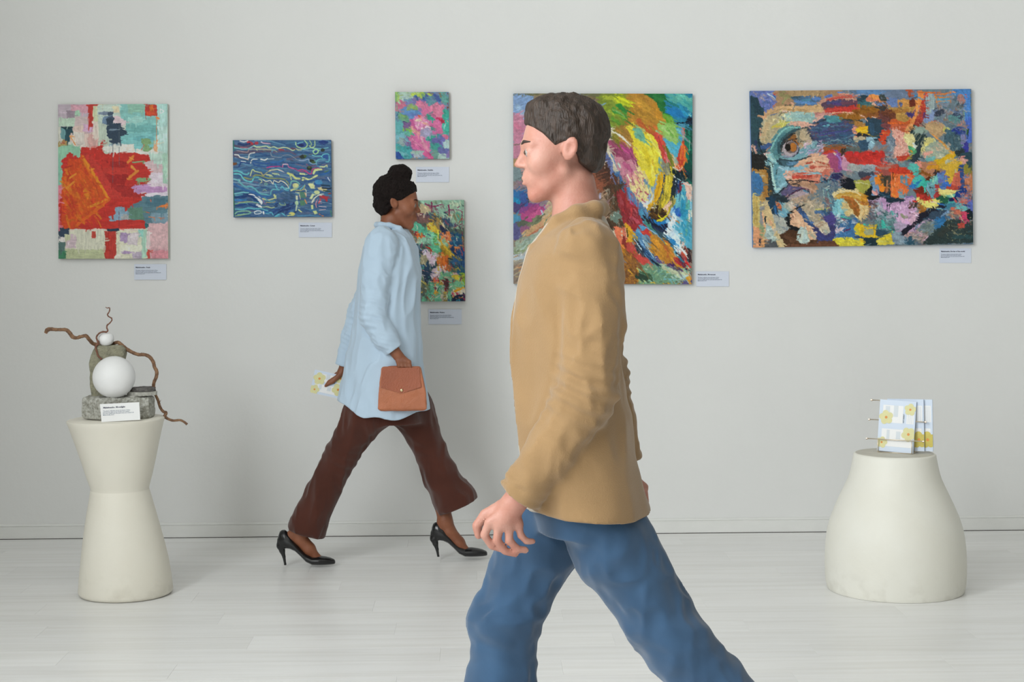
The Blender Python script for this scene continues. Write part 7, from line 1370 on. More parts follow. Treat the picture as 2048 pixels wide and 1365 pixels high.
P d8cc78 8 1290,440 1420,400 1560,440 1520,490 1400,520 1300,510;L e0d080 40 1330,450 1500,450;P 6cb8a8 8 1360,520 1540,500 1520,550 1400,560;L b84838 50 1400,390 1560,410;L 3c6cb8 30 1340,380 1420,330;P 1c3c84 8 1520,500 1600,410 1680,440 1640,510;P d8cc6c 5 940,580 1100,620 1200,620 1280,590 1260,680 1200,700 1080,670 960,610;L e0c8bc 20 1140,620 1220,640;L d8d080 16 1180,680 1200,730;P 205c44 10 1260,560 1400,540 1420,640 1340,640;P 1c1c30 6 1200,700 1300,680 1380,690 1360,720 1220,720;L 2c6cb0 24 1250,650 1340,670;P 141c50 8 1420,590 1500,545 1510,590 1440,640;L 409c94 30 1420,640 1500,620;L 3c7c94 60 1400,700 1500,660;L 6c8cac 30 1400,780 1300,860;L c84848 24 1500,560 1560,640;D 50 40 14 0 60 1560,480,1780,700 c86c5c 8c7c84 c85c50 5c6c9c a88c8c;L 2c3c88 16 1660,680 1780,700;L 5c6cb8 30 1770,640 1790,760
P 7c90a0 10 480,1120 620,1140 700,1260 500,1270;L 8ca0ac 60 540,1160 620,1240;P c8b83c 6 240,1230 360,1160 470,1120 490,1270 230,1275;L d8c020 30 300,1220 470,1170;L c8c058 26 260,1250 420,1260;P d0ac1c 6 0,1020 235,1015 220,1190 0,1190;L 8c9484 60 60,1100 150,1080;P 9ca07c 12 40,1040 180,1040 180,1140 60,1150;L e0b414 22 200,1030 210,1170;L d8b41c 30 10,1230 20,1270;P 1c343c 8 30,1190 230,1190 220,1280 40,1280;L 345c6c 50 260,1080 400,1100;P 2c4c60 10 240,1040 400,1120 300,1180 240,1180;L 5c7c8c 26 700,1200 820,1260;P 2c5468 10 740,1200 800,1180 830,1270 740,1270''')
pt.smear(1500, 7, 1.8, 0, 30, jit=.14)
pt.smear(1700, 5, 1.6, 50, 90, jit=.2)
pt.run('''T 1495 170 .12453
L 1c2424 10 160,740 160,900 200,1040 260,1150 380,1250;L 84bcb8 16 352,1020 425,870 530,730 640,665 780,662;L 2c3438 20 520,990 575,870 700,775;E a89ca0 2 672,1010,128,122;E 6c5c58 2 690,990,98,92;E b4702c 2 715,985,56,70;E 1c1410 2 630,985,50,60;E c8c0c4 2 585,1018,14,14;L 8c8ca0 18 790,960 800,1030 750,1100 670,1145 580,1140;L 2c2c30 10 812,1010 780,1090 700,1150;L 34302c 12 600,930 640,890 740,890 795,960;L 8c5c2c 26 660,850 760,830;L 34444c 20 520,1180 560,1190 760,1205 1000,1130;L a4ccc8 14 330,1120 400,1215;L 1c1c20 12 700,1590 840,1540
T 1495 330 .12453
L b0d4cc 16 362,10 368,150 400,300 425,400;L 24343c 12 340,0 345,150 370,340 420,455 480,440 620,330;L 1c1c28 12 600,240 760,250 900,240 1050,275;L 1c1c2c 9 590,520 700,440 840,385 960,425 965,455;L 5c2c4c 8 600,510 740,425 860,370 960,395''', grow=0)
M_EDGE6 = mat('canvas_edge_cobalt', alb('#4c78b0'), rough=.7, vary=.3, scale=12)
hang(pt, [(1500, 182), (1942.5, 178), (1946.5, 489), (1506, 495.5)], 'wide painting of a blue-nosed face with one eye above the brochure pedestal', M_EDGE6, 1.2, thick=.024, relief=.0011, mottle=.3)

# ================================================================ people
def V(*a): return np.array(a, np.float32)
def frame_at(D):
    """pixel -> (x, z) metres at camera depth D, plus y of that plane"""
    def P(px, py, dy=0.0, r=None):
        p = at_depth(px, py, D)
        q = (p.x, p.y + dy, p.z)
        return q + ((r,) if r is not None else ())
    return P
def head_sdf(c, fwd, up, s=1.0, female=False, ears=True):
    """head centred on the eye line; fwd and up unit vectors; returns sdf and transform to world"""
    f = np.array(fwd, float); f /= np.linalg.norm(f); u = np.array(up, float); u -= f * (u @ f); u /= np.linalg.norm(u); l = np.cross(u, f)
    R = np.stack([f, l, u], 1).astype(np.float32)       # columns: local axes in world
    c = np.array(c, np.float32)
    k = 0.92 if female else 1.0
    def fn(p):
        q = ((p - c) @ R) / s
        m = q.copy(); m[:, 1] = np.abs(m[:, 1])           # symmetric half
        d = ell(q, (-0.016, 0, 0.036), (0.094, 0.076, 0.080))
        d = smin(d, ell(q, (0.030, 0, -0.004), (0.060, 0.062, 0.070)), 0.02)
        d = smin(d, ell(q, (0.036, 0, -0.062), (0.044, 0.044 * k, 0.050)), 0.025)
        d = smin(d, cap(m, (0.002, 0.047 * k, -0.056), (0.066, 0.010, -0.102), 0.012, 0.0145 * k), 0.028)
        d = smin(d, cap(m, (0.074, 0, -0.100), (0.074, 0.006, -0.104), 0.0145, 0.013), 0.012)
        d = smin(d, ell(m, (0.052, 0.040, -0.030), (0.028, 0.020, 0.024)), 0.022)
        d = smin(d, cap(m, (0.084, 0.008, 0.016), (0.070, 0.046, 0.014), 0.0085 if not female else 0.007, 0.007), 0.012)
        d = smax(d, -(np.sqrt(((m - V(0.104, 0.033, -0.003)) ** 2).sum(1)) - 0.0175), 0.014)
        d = smin(d, ell(m, (0.0745, 0.0325, -0.003), (0.0150, 0.0175, 0.0118)), 0.004)
        d = smax(d, -ell(m, (0.0920, 0.0315, -0.0038), (0.0145, 0.0145, 0.0052)), 0.0015)
        d = smin(d, cap(q, (0.0805, 0, 0.010), (0.1035, 0, -0.027), 0.0062, 0.0085), 0.010)
        d = smin(d, cap(m, (0.096, 0.008, -0.032), (0.087, 0.0125, -0.032), 0.0062, 0.0062), 0.006)
        d = smax(d, -cap(m, (0.099, 0.0065, -0.042), (0.094, 0.008, -0.037), 0.0028, 0.0025), 0.002)
        d = smin(d, ell(q, (0.0735, 0, -0.064), (0.0185, 0.029, 0.022)), 0.014)
        d = smin(d, cap(m, (0.0885, 0, -0.049), (0.080, 0.014, -0.055), 0.0060, 0.005), 0.008)
        lip = 1.25 if female else 1.0
        d = smin(d, cap(m, (0.0965, 0.0, -0.0590), (0.081, 0.023, -0.0645), 0.0043 * lip, 0.0022), 0.003)
        d = smin(d, cap(m, (0.0950, 0.0, -0.0715), (0.081, 0.021, -0.0680), 0.0048 * lip, 0.0022), 0.003)
        d = smax(d, -cap(m, (0.1020, 0.0, -0.0652), (0.084, 0.025, -0.0664), 0.0014, 0.0010), 0.002)
        if ears:
            e = m - V(-0.012, 0.078, -0.006)
            e = np.stack([e[:, 0] * 0.94 + e[:, 2] * 0.34, e[:, 1] * 0.9 + e[:, 0] * 0.35, e[:, 2] * 0.94 - e[:, 0] * 0.34], 1)
            o_ = np.sqrt((e[:, 0] / 0.9) ** 2 + (e[:, 1] * 2.6) ** 2 + (e[:, 2] / 1.5) ** 2) - 0.0195
            o_ = smax(o_, -(np.sqrt((e[:, 0] / 0.8) ** 2 + ((e[:, 1] - 0.011) * 1.3) ** 2 + (e[:, 2] / 1.35) ** 2) - 0.0125), 0.004)
            d = smin(d, o_, 0.006)
        return d * s
    def T(x, y, z):
        return Vector((c + R @ np.array((x, y, z), np.float32) * s).tolist())
    return fn, T, R
def hand_sdf(fingers, thumb, palm, k=0.006):
    def fn(p):
        d = palm(p)
        for ch in fingers + [thumb]:
            d = smin(d, chain(p, ch, 0.002), k * 0.5)
        return d
    return fn
def local(fn, lo, hi, pad=0.04):
    """evaluate a costly sdf only inside its box; outside give the box distance + pad"""
    lo = np.array(lo, np.float32) - pad; hi = np.array(hi, np.float32) + pad
    def g(p):
        q = np.maximum(np.maximum(lo - p, p - hi), 0)
        bd = np.sqrt((q * q).sum(1))
        r = bd + pad
        m = bd <= 0
        if m.any(): r[m] = fn(p[m])
        return r
    return g
def box_of(*chains, pad=0.03):
    P = np.array([c[:3] for ch in chains for c in ch])
    return P.min(0) - pad, P.max(0) + pad
def skin_mat(name, c, c2, sss=0.12):
    return mat(name, c, rough=0.48, col2=c2, scale=14, bump=0.12, bscale=220, sss=sss, spec=0.45, detail=5)
def cloth_mat(name, c, rough=0.85, weave=450, bump=0.35, vary=0.10, **k):
    return mat(name, c, rough=rough, vary=vary, scale=7, bump=bump, bscale=weave, spec=0.25, sheen=0.25, **k)
def folds(p, seed, s=(9, 9, 5), a=0.006):
    """soft cloth folds: warped ridges"""
    w = p * np.array(s, np.float32)
    n = vnoise(w, seed)
    n2 = vnoise(w * 2.3 + 7.3 + 0.6 * n[:, None], seed + 3)
    return a * (0.9 - np.abs(n) * 1.7 + 0.55 - np.abs(n2) * 1.1)
def creases(p, ch, seed, amp, per=0.03, where=1.0, width=0.12):
    """rings of creased cloth round a joint: ch = (x, y, z), amplitude falls off with distance"""
    q = p - np.array(ch[:3], np.float32)
    r = np.sqrt((q * q).sum(1))
    out = np.zeros(len(p), np.float32)
    m = r < width * 2
    if m.any():
        q, pm = q[m], p[m]
        g = np.exp(-(r[m] / width) ** 2) - .018
        ph = (q[:, 2] + 0.35 * q[:, 0]) / per * 6.283 + 5.5 * vnoise(pm * 9, seed)
        out[m] = amp * g * np.sin(ph) * (0.55 + 0.9 * vnoise(pm * 16, seed + 9))
    return out
M_EYE = mat('eye_white', (0.30, 0.27, 0.25, 1), rough=0.2)
M_IRIS = mat('eye_iris', (0.06, 0.035, 0.02, 1), rough=0.15)
def eyes(T, s, parent, iris=M_IRIS):
    for sy in (-1, 1):
        c = T(0.0766, 0.0328 * sy, -0.0035)
        e = MB().ball(c, 0.0120 * s, 16, 12).mk('eyeball', M_EYE, parent, smooth=True)
        c2 = T(0.0830, 0.0332 * sy, -0.0035)
        MB().ball(c2, 0.0072 * s, 12, 8).mk('iris', iris, e, smooth=True)

# ---------------------------------------------------------------- the man in the tan jacket
DM = 3.78
P = frame_at(DM)
MY = P(1130, 700)[1]
man = empty('person', (P(1130, 700)[0], MY, 0.0), 'man in tan jacket and blue jeans walking left, one hand swinging forward', 'person')
M_SKIN_M = skin_mat('fair_skin', alb('#b98a7a', 1.0), alb('#a9705f', 1.0))
M_COAT = cloth_mat('tan_wool', alb('#967853', .98), weave=300, bump=.18)
M_SHIRT_M = cloth_mat('oatmeal_cotton', alb('#b5aa9a', 0.95), weave=420, bump=0.2)
M_JEANS = cloth_mat('blue_denim', alb('#385675', 0.92), weave=900, bump=0.12, vary=0.28)
M_HAIR_M = mat('brown_hair', (0.040, 0.022, 0.013, 1), rough=0.55, vary=0.5, scale=120, stretch=(1, 1, 0.2), bump=0.5, bscale=260)
M_SHOE_M = mat('brown_shoe_leather', (0.12, 0.065, 0.035, 1), rough=0.35, vary=0.3)
M_SOLE = mat('dark_rubber_sole', (0.03, 0.028, 0.026, 1), rough=0.7)
M_BELT = mat('belt_leather', (0.06, 0.035, 0.02, 1), rough=0.4)

# head: chin at 396, crown at 187 in the photo, nose to the left
hc = P(1122, 297)
fw = (-1, -0.05, -0.10)
mhead, mT, mR = head_sdf(hc, fw, (-0.10, 0, 1), 1.02)
# near (left) arm swings forward, far arm back; far leg forward, near leg back
nearA = [P(1168, 508, -.165, .058), P(1172, 640, -.195, .048), P(1158, 775, -.205, .041), P(1090, 885, -.20, .037), P(1024, 982, -.19, .029)]
farA = [P(1168, 508, .165, .058), P(1190, 640, .19, .048), P(1212, 765, .20, .041), P(1235, 870, .20, .036), P(1262, 965, .19, .028)]
nearL = [P(1150, 925, -.085, .088), P(1235, 1085, -.09, .078), P(1335, 1262, -.09, .056), P(1430, 1370, -.09, .056), P(1560, 1535, -.09, .036)]
farL = [P(1150, 925, .085, .088), P(1085, 1090, .09, .078), P(1010, 1262, .09, .058), P(1003, 1390, .09, .058), P(985, 1600, .09, .038)]
footN = [P(1560, 1545, -.09, .036), P(1548, 1610, -.09, .032), P(1500, 1655, -.09, .024)]
footF = [P(985, 1605, .09, .038), P(920, 1640, .09, .030), P(840, 1640, .09, .022)]
wrist = P(1024, 982, -.19, .029)
def HN(px, py, dy, r): return P(px, py, -.19 + dy, r)
fing_n = [
    [HN(978, 1018, .000, .0105), HN(968, 1042, .004, .0098), HN(982, 1064, .014, .0090), HN(1002, 1072, .020, .0082)],
    [HN(996, 1024, -.002, .0108), HN(992, 1052, .000, .0100), HN(1008, 1074, .010, .0090), HN(1027, 1080, .017, .0084)],
    [HN(1015, 1026, .000, .0105), HN(1015, 1052, .002, .0097), HN(1031, 1070, .010, .0088), HN(1047, 1073, .017, .0080)],
    [HN(1033, 1022, .006, .0094), HN(1037, 1043, .008, .0086), HN(1049, 1056, .014, .0078), HN(1061, 1057, .020, .0072)]]
thumb_n = [HN(1000, 988, .012, .0140), HN(970, 1006, .022, .0128), HN(954, 1028, .026, .0112), HN(957, 1047, .030, .0094)]
def palm_n(p):
    d = chain(p, [HN(1020, 985, 0, .024), HN(1006, 1012, .002, .023)], 0.01)
    for f_ in fing_n: d = smin(d, cap(p, HN(1018, 990, .002, 0)[:3], f_[0][:3], .017, .0125), 0.010)
    d = smin(d, cap(p, HN(1012, 985, .008, 0)[:3], thumb_n[0][:3], .018, .0135), 0.010)
    return d
hand_n = local(hand_sdf(fing_n, thumb_n, palm_n), *box_of(*fing_n, thumb_n, [wrist]))
def HF(px, py, dy, r): return P(px, py, .19 + dy, r)
fing_f = [[HF(1262 + 14 * i, 1003 - 2 * abs(i - 1), -.004, .0104 - .0006 * abs(i - 1)), HF(1262 + 15 * i, 1030, -.004, .0096), HF(1256 + 15 * i, 1052, -.012, .0088), HF(1246 + 15 * i, 1062, -.020, .0080)] for i in range(4)]
fing_f[3][3] = HF(1288, 1050, -.018, .0072)
thumb_f = [HF(1256, 985, -.012, .0130), HF(1243, 1004, -.028, .0120), HF(1238, 1026, -.036, .0105), HF(1242, 1040, -.040, .009)]
def palm_f(p):
    d = chain(p, [HF(1265, 968, 0, .024), HF(1278, 995, 0, .022)], 0.01)
    for f_ in fing_f: d = smin(d, cap(p, HF(1268, 975, 0, 0)[:3], f_[0][:3], .016, .012), 0.010)
    d = smin(d, cap(p, HF(1262, 970, -.006, 0)[:3], thumb_f[0][:3], .017, .013), 0.010)
    return d
hand_f = local(hand_sdf(fing_f, thumb_f, palm_f), *box_of(*fing_f, thumb_f))
mhead_l = local(mhead, np.array(hc) - 0.15, np.array(hc) + 0.14, 0.03)
def zsec(rows):
    """rows: (py, x_front_px, x_back_px, half width m) -> loft sections, bottom first"""
    out = []
    for (py, xa, xb, ry) in rows:
        a = P(xa, py); b = P(xb, py)
        out.append((a[2], (a[0] + b[0]) / 2, MY, abs(b[0] - a[0]) / 2, ry))
    return sorted(out)
torso_m = zsec([(440, 1115, 1200, .07), (480, 1085, 1212, .15), (540, 1060, 1222, .175), (640, 1045, 1222, .165), (760, 1050, 1222, .155), (850, 1055, 1228, .160), (930, 1060, 1235, .165), (1000, 1075, 1225, .15)])
def body_m(p):
    d = mhead_l(p)
    d = smin(d, chain(p, [P(1146, 370, 0, .053), P(1156, 430, 0, .055), P(1162, 478, 0, .070)], .02), .02)
    d = smin(d, loft(p, torso_m), .03)
    for a in (nearA, farA): d = smin(d, chain(p, a, .02), .02)
    for l in (nearL, farL): d = smin(d, chain(p, l, .02), .02)
    d = smin(d, chain(p, footN, .01), .015); d = smin(d, chain(p, footF, .01), .015)
    d = smin(d, hand_n(p), .008); d = smin(d, hand_f(p), .008)
    return d
lo = (P(830, 300)[0], MY - .29, 0.005); hi = (P(1610, 300)[0], MY + .29, P(1000, 170)[2])
sdf_object('body', body_m, lo, hi, 0.0046, M_SKIN_M, man, relax=1)
eyes(mT, 1.02, man)

# hair: short sides, fuller top; brows, stubble-free
def hair_m(p):
    q = ((p - np.array(hc, np.float32)) @ mR) / 1.02
    d = ell(q, (-0.019, 0, 0.040), (0.1010, 0.0835, 0.0850))
    d = smin(d, ell(q, (0.020, 0, 0.100), (0.050, 0.052, 0.022)), 0.025)
    d = smin(d, ell(q, (-0.052, 0, -0.026), (0.046, 0.062, 0.044)), 0.02)
    ang = np.arctan2(q[:, 1], q[:, 0] + 0.02) * 9 + q[:, 2] * 25
    d = d - 0.0022 * np.sin(ang + 2 * vnoise(q * 60, 4)) - 0.0022 * fbm(q * 70, 6, 2)
    # hairline: forehead, temple, behind the ear, nape
    line = np.interp(q[:, 0], [-0.12, -0.085, -0.06, -0.035, -0.02, 0.0, 0.02, 0.045, 0.07, 0.095, 0.12], [-0.070, -0.068, -0.062, -0.040, 0.004, 0.012, 0.004, 0.036, 0.058, 0.078, 0.09]).astype(np.float32)
    d = smax(d, line - q[:, 2], 0.004)
    return d
sdf_object('hair', local(hair_m, np.array(hc) - 0.16, np.array(hc) + 0.16, 0.02), np.array(hc) - 0.13, np.array(hc) + 0.16, 0.0028, M_HAIR_M, man, relax=1)
for sy in (-1, 1):
    MB().tube([mT(0.090, 0.014 * sy, 0.0185), mT(0.087, 0.030 * sy, 0.023), mT(0.073, 0.049 * sy, 0.019)], [0.0028, 0.0034, 0.0016], 8).mk('eyebrow', M_HAIR_M, man, smooth=True)
# shirt: crew neck under the jacket, hem showing at the front
shirt_m = zsec([(436, 1106, 1205, .082), (455, 1092, 1214, .12), (500, 1058, 1218, .168), (560, 1042, 1222, .180), (640, 1032, 1222, .172), (760, 1034, 1222, .164), (850, 1040, 1225, .168), (930, 1044, 1232, .172), (985, 1046, 1232, .172), (1008, 1050, 1228, .17)])
def shirt_fn(p):
    d = loft(p, shirt_m) - 0.003 - folds(p, 31, (7, 7, 3.5), .004)
    d = smax(d, -(ell(p, P(1140, 418), (.062, .064, .055))), .006)
    cav = loft(p, [(s[0] - 0.02, s[1], s[2], s[3] * 0.93, s[4] * 0.93) for s in shirt_m[:3]])
    return smax(d, -cav, .004)
sdf_object('shirt', shirt_fn, (P(1010, 0)[0], MY - .22, P(0, 1030)[2]), (P(1250, 0)[0], MY + .22, P(0, 425)[2]), 0.0055, M_SHIRT_M, man)
# jacket
coat_m = zsec([(438, 1106, 1204, .085), (452, 1096, 1214, .120), (475, 1076, 1224, .165), (510, 1052, 1230, .205), (560, 1036, 1232, .210), (640, 1024, 1234, .200), (720, 1020, 1238, .194), (800, 1024, 1246, .196), (880, 1030, 1262, .214), (950, 1036, 1280, .228), (1000, 1044, 1292, .234), (1026, 1052, 1296, .236)])
slN = [P(1166, 500, -.160, .074), P(1172, 640, -.200, .066), P(1160, 775, -.210, .062), P(1096, 880, -.205, .054), P(1040, 962, -.195, .047)]
slF = [P(1166, 500, .160, .074), P(1192, 640, .195, .066), P(1214, 765, .205, .060), P(1236, 860, .205, .052), P(1258, 942, .195, .046)]
hemz = P(0, 1022)[2]
def coat_fn(p):
    d = loft(p, coat_m) - folds(p, 11, (8, 8, 3.6), .010)
    # hem: higher at the front edge, vent swing at the back
    hz = hemz + np.interp(p[:, 0], [P(1040, 0)[0], P(1100, 0)[0], P(1230, 0)[0]], [.020, .008, -.004])
    d = smax(d, (hz - p[:, 2]).astype(np.float32), .004)
    cav = loft(p, [(s[0] - 0.03, s[1], s[2], s[3] * 0.92, s[4] * 0.93) for s in coat_m[:3]])
    d = smax(d, -cav, .004)
    # open front: a wedge that widens downwards
    t = np.clip((P(0, 470)[2] - p[:, 2]) / (P(0, 470)[2] - hemz), 0, 1)
    half = 0.030 + 0.095 * t
    front = P(1092, 0)[0] + 0.0 * t
    wedge = np.maximum(np.abs(p[:, 1] - MY) - half, p[:, 0] - front).astype(np.float32)
    d = smax(d, -wedge, .008)
    d = smax(d, -(ell(p, P(1135, 425), (.066, .066, .050))), .006)
    # lapels and collar roll
    for sy in (-1, 1):
        lap = cap(p, P(1070, 500, sy * .062), P(1050, 640, sy * .070), .018, .010)
        d = smin(d, lap, .010)
        col = chain(p, [P(1086, 480, sy * .060, .015), P(1112, 447, sy * .072, .018), P(1150, 428, sy * .074, .020), P(1186, 420, sy * .055, .020), P(1200, 418, 0, .020)], .01)
        d = smin(d, col, .012)
    for ch, sd in ((slN, 21), (slF, 22)):
        s = chain(p, ch, .02) - folds(p, sd, (13, 13, 9), .007) - creases(p, ch[2], sd, .0055, .032) - creases(p, ch[4], sd + 5, .004, .024, width=.07) - creases(p, ch[0], sd + 6, .004, .04)
        # cuff opening
        a, b = np.array(ch[-2][:3]), np.array(ch[-1][:3]); n = (b - a) / np.linalg.norm(b - a)
        s = smax(s, ((p - b.astype(np.float32)) @ n.astype(np.float32)) - 0.012, .004)
        s = smax(s, -cap(p, b - n * 0.03, b + n * 0.08, .036, .040), .003)
        d = smin(d, s, .014)
    # patch pocket flap
    pk = ell(p, P(1128, 905, -.200), (.075, .012, .010))
    d = smin(d, pk, .006)
    return d
sdf_object('jacket', coat_fn, (P(975, 0)[0], MY - .31, P(0, 1050)[2]), (P(1330, 0)[0], MY + .31, P(0, 405)[2]), 0.0050, M_COAT, man)
# jeans
jeN = [P(1148, 925, -.085, .096), P(1226, 1085, -.09, .086), P(1335, 1262, -.09, .072), P(1430, 1370, -.09, .070), P(1545, 1512, -.09, .062)]
jeF = [P(1150, 925, .085, .100), P(1085, 1090, .09, .093), P(1010, 1262, .09, .074), P(1003, 1390, .09, .074), P(987, 1580, .09, .064)]
hips_m = zsec([(885, 1062, 1222, .155), (930, 1058, 1228, .165), (1000, 1060, 1236, .17), (1060, 1075, 1235, .165)])
def jeans_fn(p):
    d = loft(p, hips_m)
    for ch, sd in ((jeN, 41), (jeF, 42)):
        s = chain(p, ch, .03) - folds(p, sd, (11, 11, 7), .009) - creases(p, ch[2], sd, .0035, .05) - creases(p, ch[0], sd + 4, .005, .04, width=.14) - creases(p, ch[4], sd + 7, .006, .03)
        a, b = np.array(ch[-2][:3]), np.array(ch[-1][:3]); n = (b - a) / np.linalg.norm(b - a)
        s = smax(s, ((p - b.astype(np.float32)) @ n.astype(np.float32)) - 0.02, .004)
        s = smax(s, -cap(p, b - n * 0.03, b + n * 0.1, .046, .052), .004)
        d = smin(d, s, .025)
    return d
sdf_object('jeans', jeans_fn, (P(920, 0)[0], MY - .24, .04), (P(1640, 0)[0], MY + .24, P(0, 870)[2]), 0.0055, M_JEANS, man)
def mshoe(name_dy, heel, toe, roll):
    """walking shoe: heel and toe are world points of the sole line"""
    h = np.array(heel, np.float32); t = np.array(toe, np.float32); ax = t - h; L = float(np.linalg.norm(ax)); ax /= L
    upv = np.array((0, 0, 1), np.float32); upv = upv - ax * (upv @ ax); upv /= np.linalg.norm(upv); side = np.cross(ax, upv)
    R = np.stack([ax, side, upv], 1)
    def q_(p): return (p - h) @ R
    def upper(p):
        q = q_(p)
        d = loft(q, [(0.0, 0, .045, .030, .034), (.05, 0, .050, .036, .045), (.12, 0, .042, .042, .036), (.19, 0, .034, .046, .026), (.25, 0, .028, .040, .020), (.285, 0, .024, .022, .012)], ax=0, u=1, w=2)
        d = smax(d, 0.014 - q[:, 2], .003)
        return smax(d, -cap(q, (.045, 0, .085), (.05, 0, .14), .036, .05), .005)
    def sole(p):
        q = q_(p)
        d = loft(q, [(-.008, 0, .008, .030, .03), (.05, 0, .008, .037, .03), (.12, 0, .008, .040, .03), (.20, 0, .008, .048, .03), (.26, 0, .008, .040, .03), (.295, 0, .008, .016, .03)], ax=0, u=1, w=2)
        return np.maximum(np.maximum(d, q[:, 2] - .016), -q[:, 2])
    lo = np.minimum(h, t) - .12; hi = np.maximum(h, t) + .13
    s = sdf_object('shoe', upper, lo, hi, 0.004, M_SHOE_M, man)
    sdf_object('shoe_sole', sole, lo, hi, 0.004, M_SOLE, s, relax=0)
mshoe('far', P(1030, 1660, .09), P(780, 1618, .09), 0)
tN = P(1490, 1668, -.09); hN = P(1618, 1560, -.09)
mshoe('near', (hN[0] + 0.04, hN[1], hN[2] - 0.0), (tN[0] - 0.06, tN[1], 0.012), 0)

# ---------------------------------------------------------------- the woman in the long light blue shirt
DW = 7.05
P = frame_at(DW)
WY = P(790, 700)[1]
woman = empty('person', (P(770, 700)[0], WY, 0.0), 'woman in long light blue shirt, brown trousers and black stilettos carrying an orange bag', 'person')
M_SKIN_W = skin_mat('brown_skin', alb('#8f5a40', 1.15), alb('#7a4830', 1.1), sss=0.08)
M_SHIRT_W = cloth_mat('light_blue_cotton', alb('#b4c8da', 1.15), weave=520, bump=0.15, vary=0.04)
M_TROUSER = cloth_mat('dark_brown_twill', alb('#4e281d', 1.1), weave=600, bump=0.2, vary=0.2)
M_HAIR_W = mat('black_curly_hair', (0.012, 0.007, 0.006, 1), rough=0.75, spec=0.2, vary=0.4, scale=120, bump=0.8, bscale=170)
M_PUMP = mat('black_patent_leather', (0.008, 0.008, 0.009, 1), rough=0.22, vary=0.1, spec=0.6)
wc = P(797, 405)
wf = (1, -0.06, -0.16)
whead, wT, wR = head_sdf(wc, wf, (0.16, 0, 1), 0.93, female=True)
# near (right) arm: forearm forward with the bag; far arm swings back
wnA = [P(768, 488, -.135, .045), P(756, 560, -.165, .038), P(752, 628, -.175, .034), P(775, 672, -.185, .029), P(800, 706, -.185, .023)]
wfA = [P(768, 488, .135, .045), P(748, 560, .165, .038), P(718, 628, .175, .034), P(700, 680, .178, .028), P(682, 738, .175, .022)]
wnL = [P(778, 735, -.075, .085), P(735, 820, -.075, .076), P(688, 902, -.075, .050), P(652, 975, -.075, .050), P(607, 1053, -.075, .031)]
wfL = [P(784, 735, .075, .085), P(820, 820, .075, .076), P(858, 902, .075, .050), P(876, 970, .07, .043), P(890, 1048, .06, .031)]
def foot_pts(x0, y0, dy):
    def F(x, y, r): return P(x0 + x, y0 + y, dy, r)
    return [F(0, 0, .031), F(8, 24, .030), F(27, 46, .027), F(40, 62, .018), F(52, 68, .012)], [F(-4, 6, .028), F(-12, 24, .024)]
fN, hN_ = foot_pts(595, 1046, -.075)
fF, hF_ = foot_pts(890, 1045, .06)
fN[0] = P(607, 1050, -.075, .031); hN_[0] = P(600, 1054, -.075, .028)
def HW(px, py, dy, r): return P(px, py, -.185 + dy, r)
wfing = [[HW(800 + 7.5 * i, 716 + .6 * i, -.014, .0086), HW(802 + 7.5 * i, 726 + .5 * i, -.016, .0080), HW(802 + 7.5 * i, 731, -.002, .0074), HW(800 + 7.5 * i, 727, .010, .0068)] for i in range(4)]
wthumb = [HW(797, 711, .012, .0105), HW(805, 718, .022, .0095), HW(814, 724, .022, .0085)]
def palm_w(p):
    d = chain(p, [HW(801, 706, 0, .020), HW(808, 713, 0, .018)], .01)
    for f_ in wfing: d = smin(d, cap(p, HW(803, 707, 0, 0)[:3], f_[0][:3], .013, .0095), .008)
    return smin(d, cap(p, HW(800, 706, .004, 0)[:3], wthumb[0][:3], .013, .0105), .008)
hand_w = local(hand_sdf(wfing, wthumb, palm_w), *box_of(*wfing, wthumb))
def HX(px, py, dy, r): return P(px, py, .175 + dy, r)
wfing2 = [[HX(677 - 3 * i, 752 + 3.5 * i, -.010, .0086), HX(668 - 3 * i, 759 + 4 * i, -.013, .0080), HX(658 - 3 * i, 765 + 3.5 * i, -.012, .0072), HX(650 - 2 * i, 770 + 3 * i, -.010, .0066)] for i in range(4)]
wthumb2 = [HX(674, 750, .012, .0105), HX(664, 757, .018, .0095), HX(655, 763, .015, .0082)]
def palm_w2(p):
    d = chain(p, [HX(681, 740, 0, .019), HX(675, 751, 0, .018)], .01)
    for f_ in wfing2: d = smin(d, cap(p, HX(680, 742, 0, 0)[:3], f_[0][:3], .013, .0095), .008)
    return smin(d, cap(p, HX(680, 742, .004, 0)[:3], wthumb2[0][:3], .013, .0105), .008)
hand_w2 = local(hand_sdf(wfing2, wthumb2, palm_w2), *box_of(*wfing2, wthumb2))
whead_l = local(whead, np.array(wc) - .14, np.array(wc) + .14, .03)
def zsw(rows):
    out = []
    for (py, xa, xb, ry) in rows:
        a = P(xa, py); b = P(xb, py)
        out.append((a[2], (a[0] + b[0]) / 2, WY, abs(b[0] - a[0]) / 2, ry))
    return sorted(out)
torso_w = zsw([(466, 752, 808, .10), (490, 738, 815, .14), (540, 730, 828, .145), (600, 735, 822, .125), (660, 738, 818, .13), (730, 728, 826, .155), (790, 730, 828, .15)])
def body_w(p):
    d = whead_l(p)
    d = smin(d, chain(p, [P(782, 440, 0, .044), P(778, 464, 0, .047), P(774, 482, 0, .06)], .02), .02)
    d = smin(d, loft(p, torso_w), .03)
    for a in (wnA, wfA): d = smin(d, chain(p, a, .015), .015)
    for l in (wnL, wfL): d = smin(d, chain(p, l, .02), .02)
    for a in (fN, fF, hN_, hF_): d = smin(d, chain(p, a, .01), .012)
    d = smin(d, hand_w(p), .006); d = smin(d, hand_w2(p), .006)
    return d
sdf_object('body', body_w, (P(560, 0)[0], WY - .24, .012), (P(985, 0)[0], WY + .23, P(0, 345)[2]), 0.0043, M_SKIN_W, woman, relax=1)
eyes(wT, .93, woman)
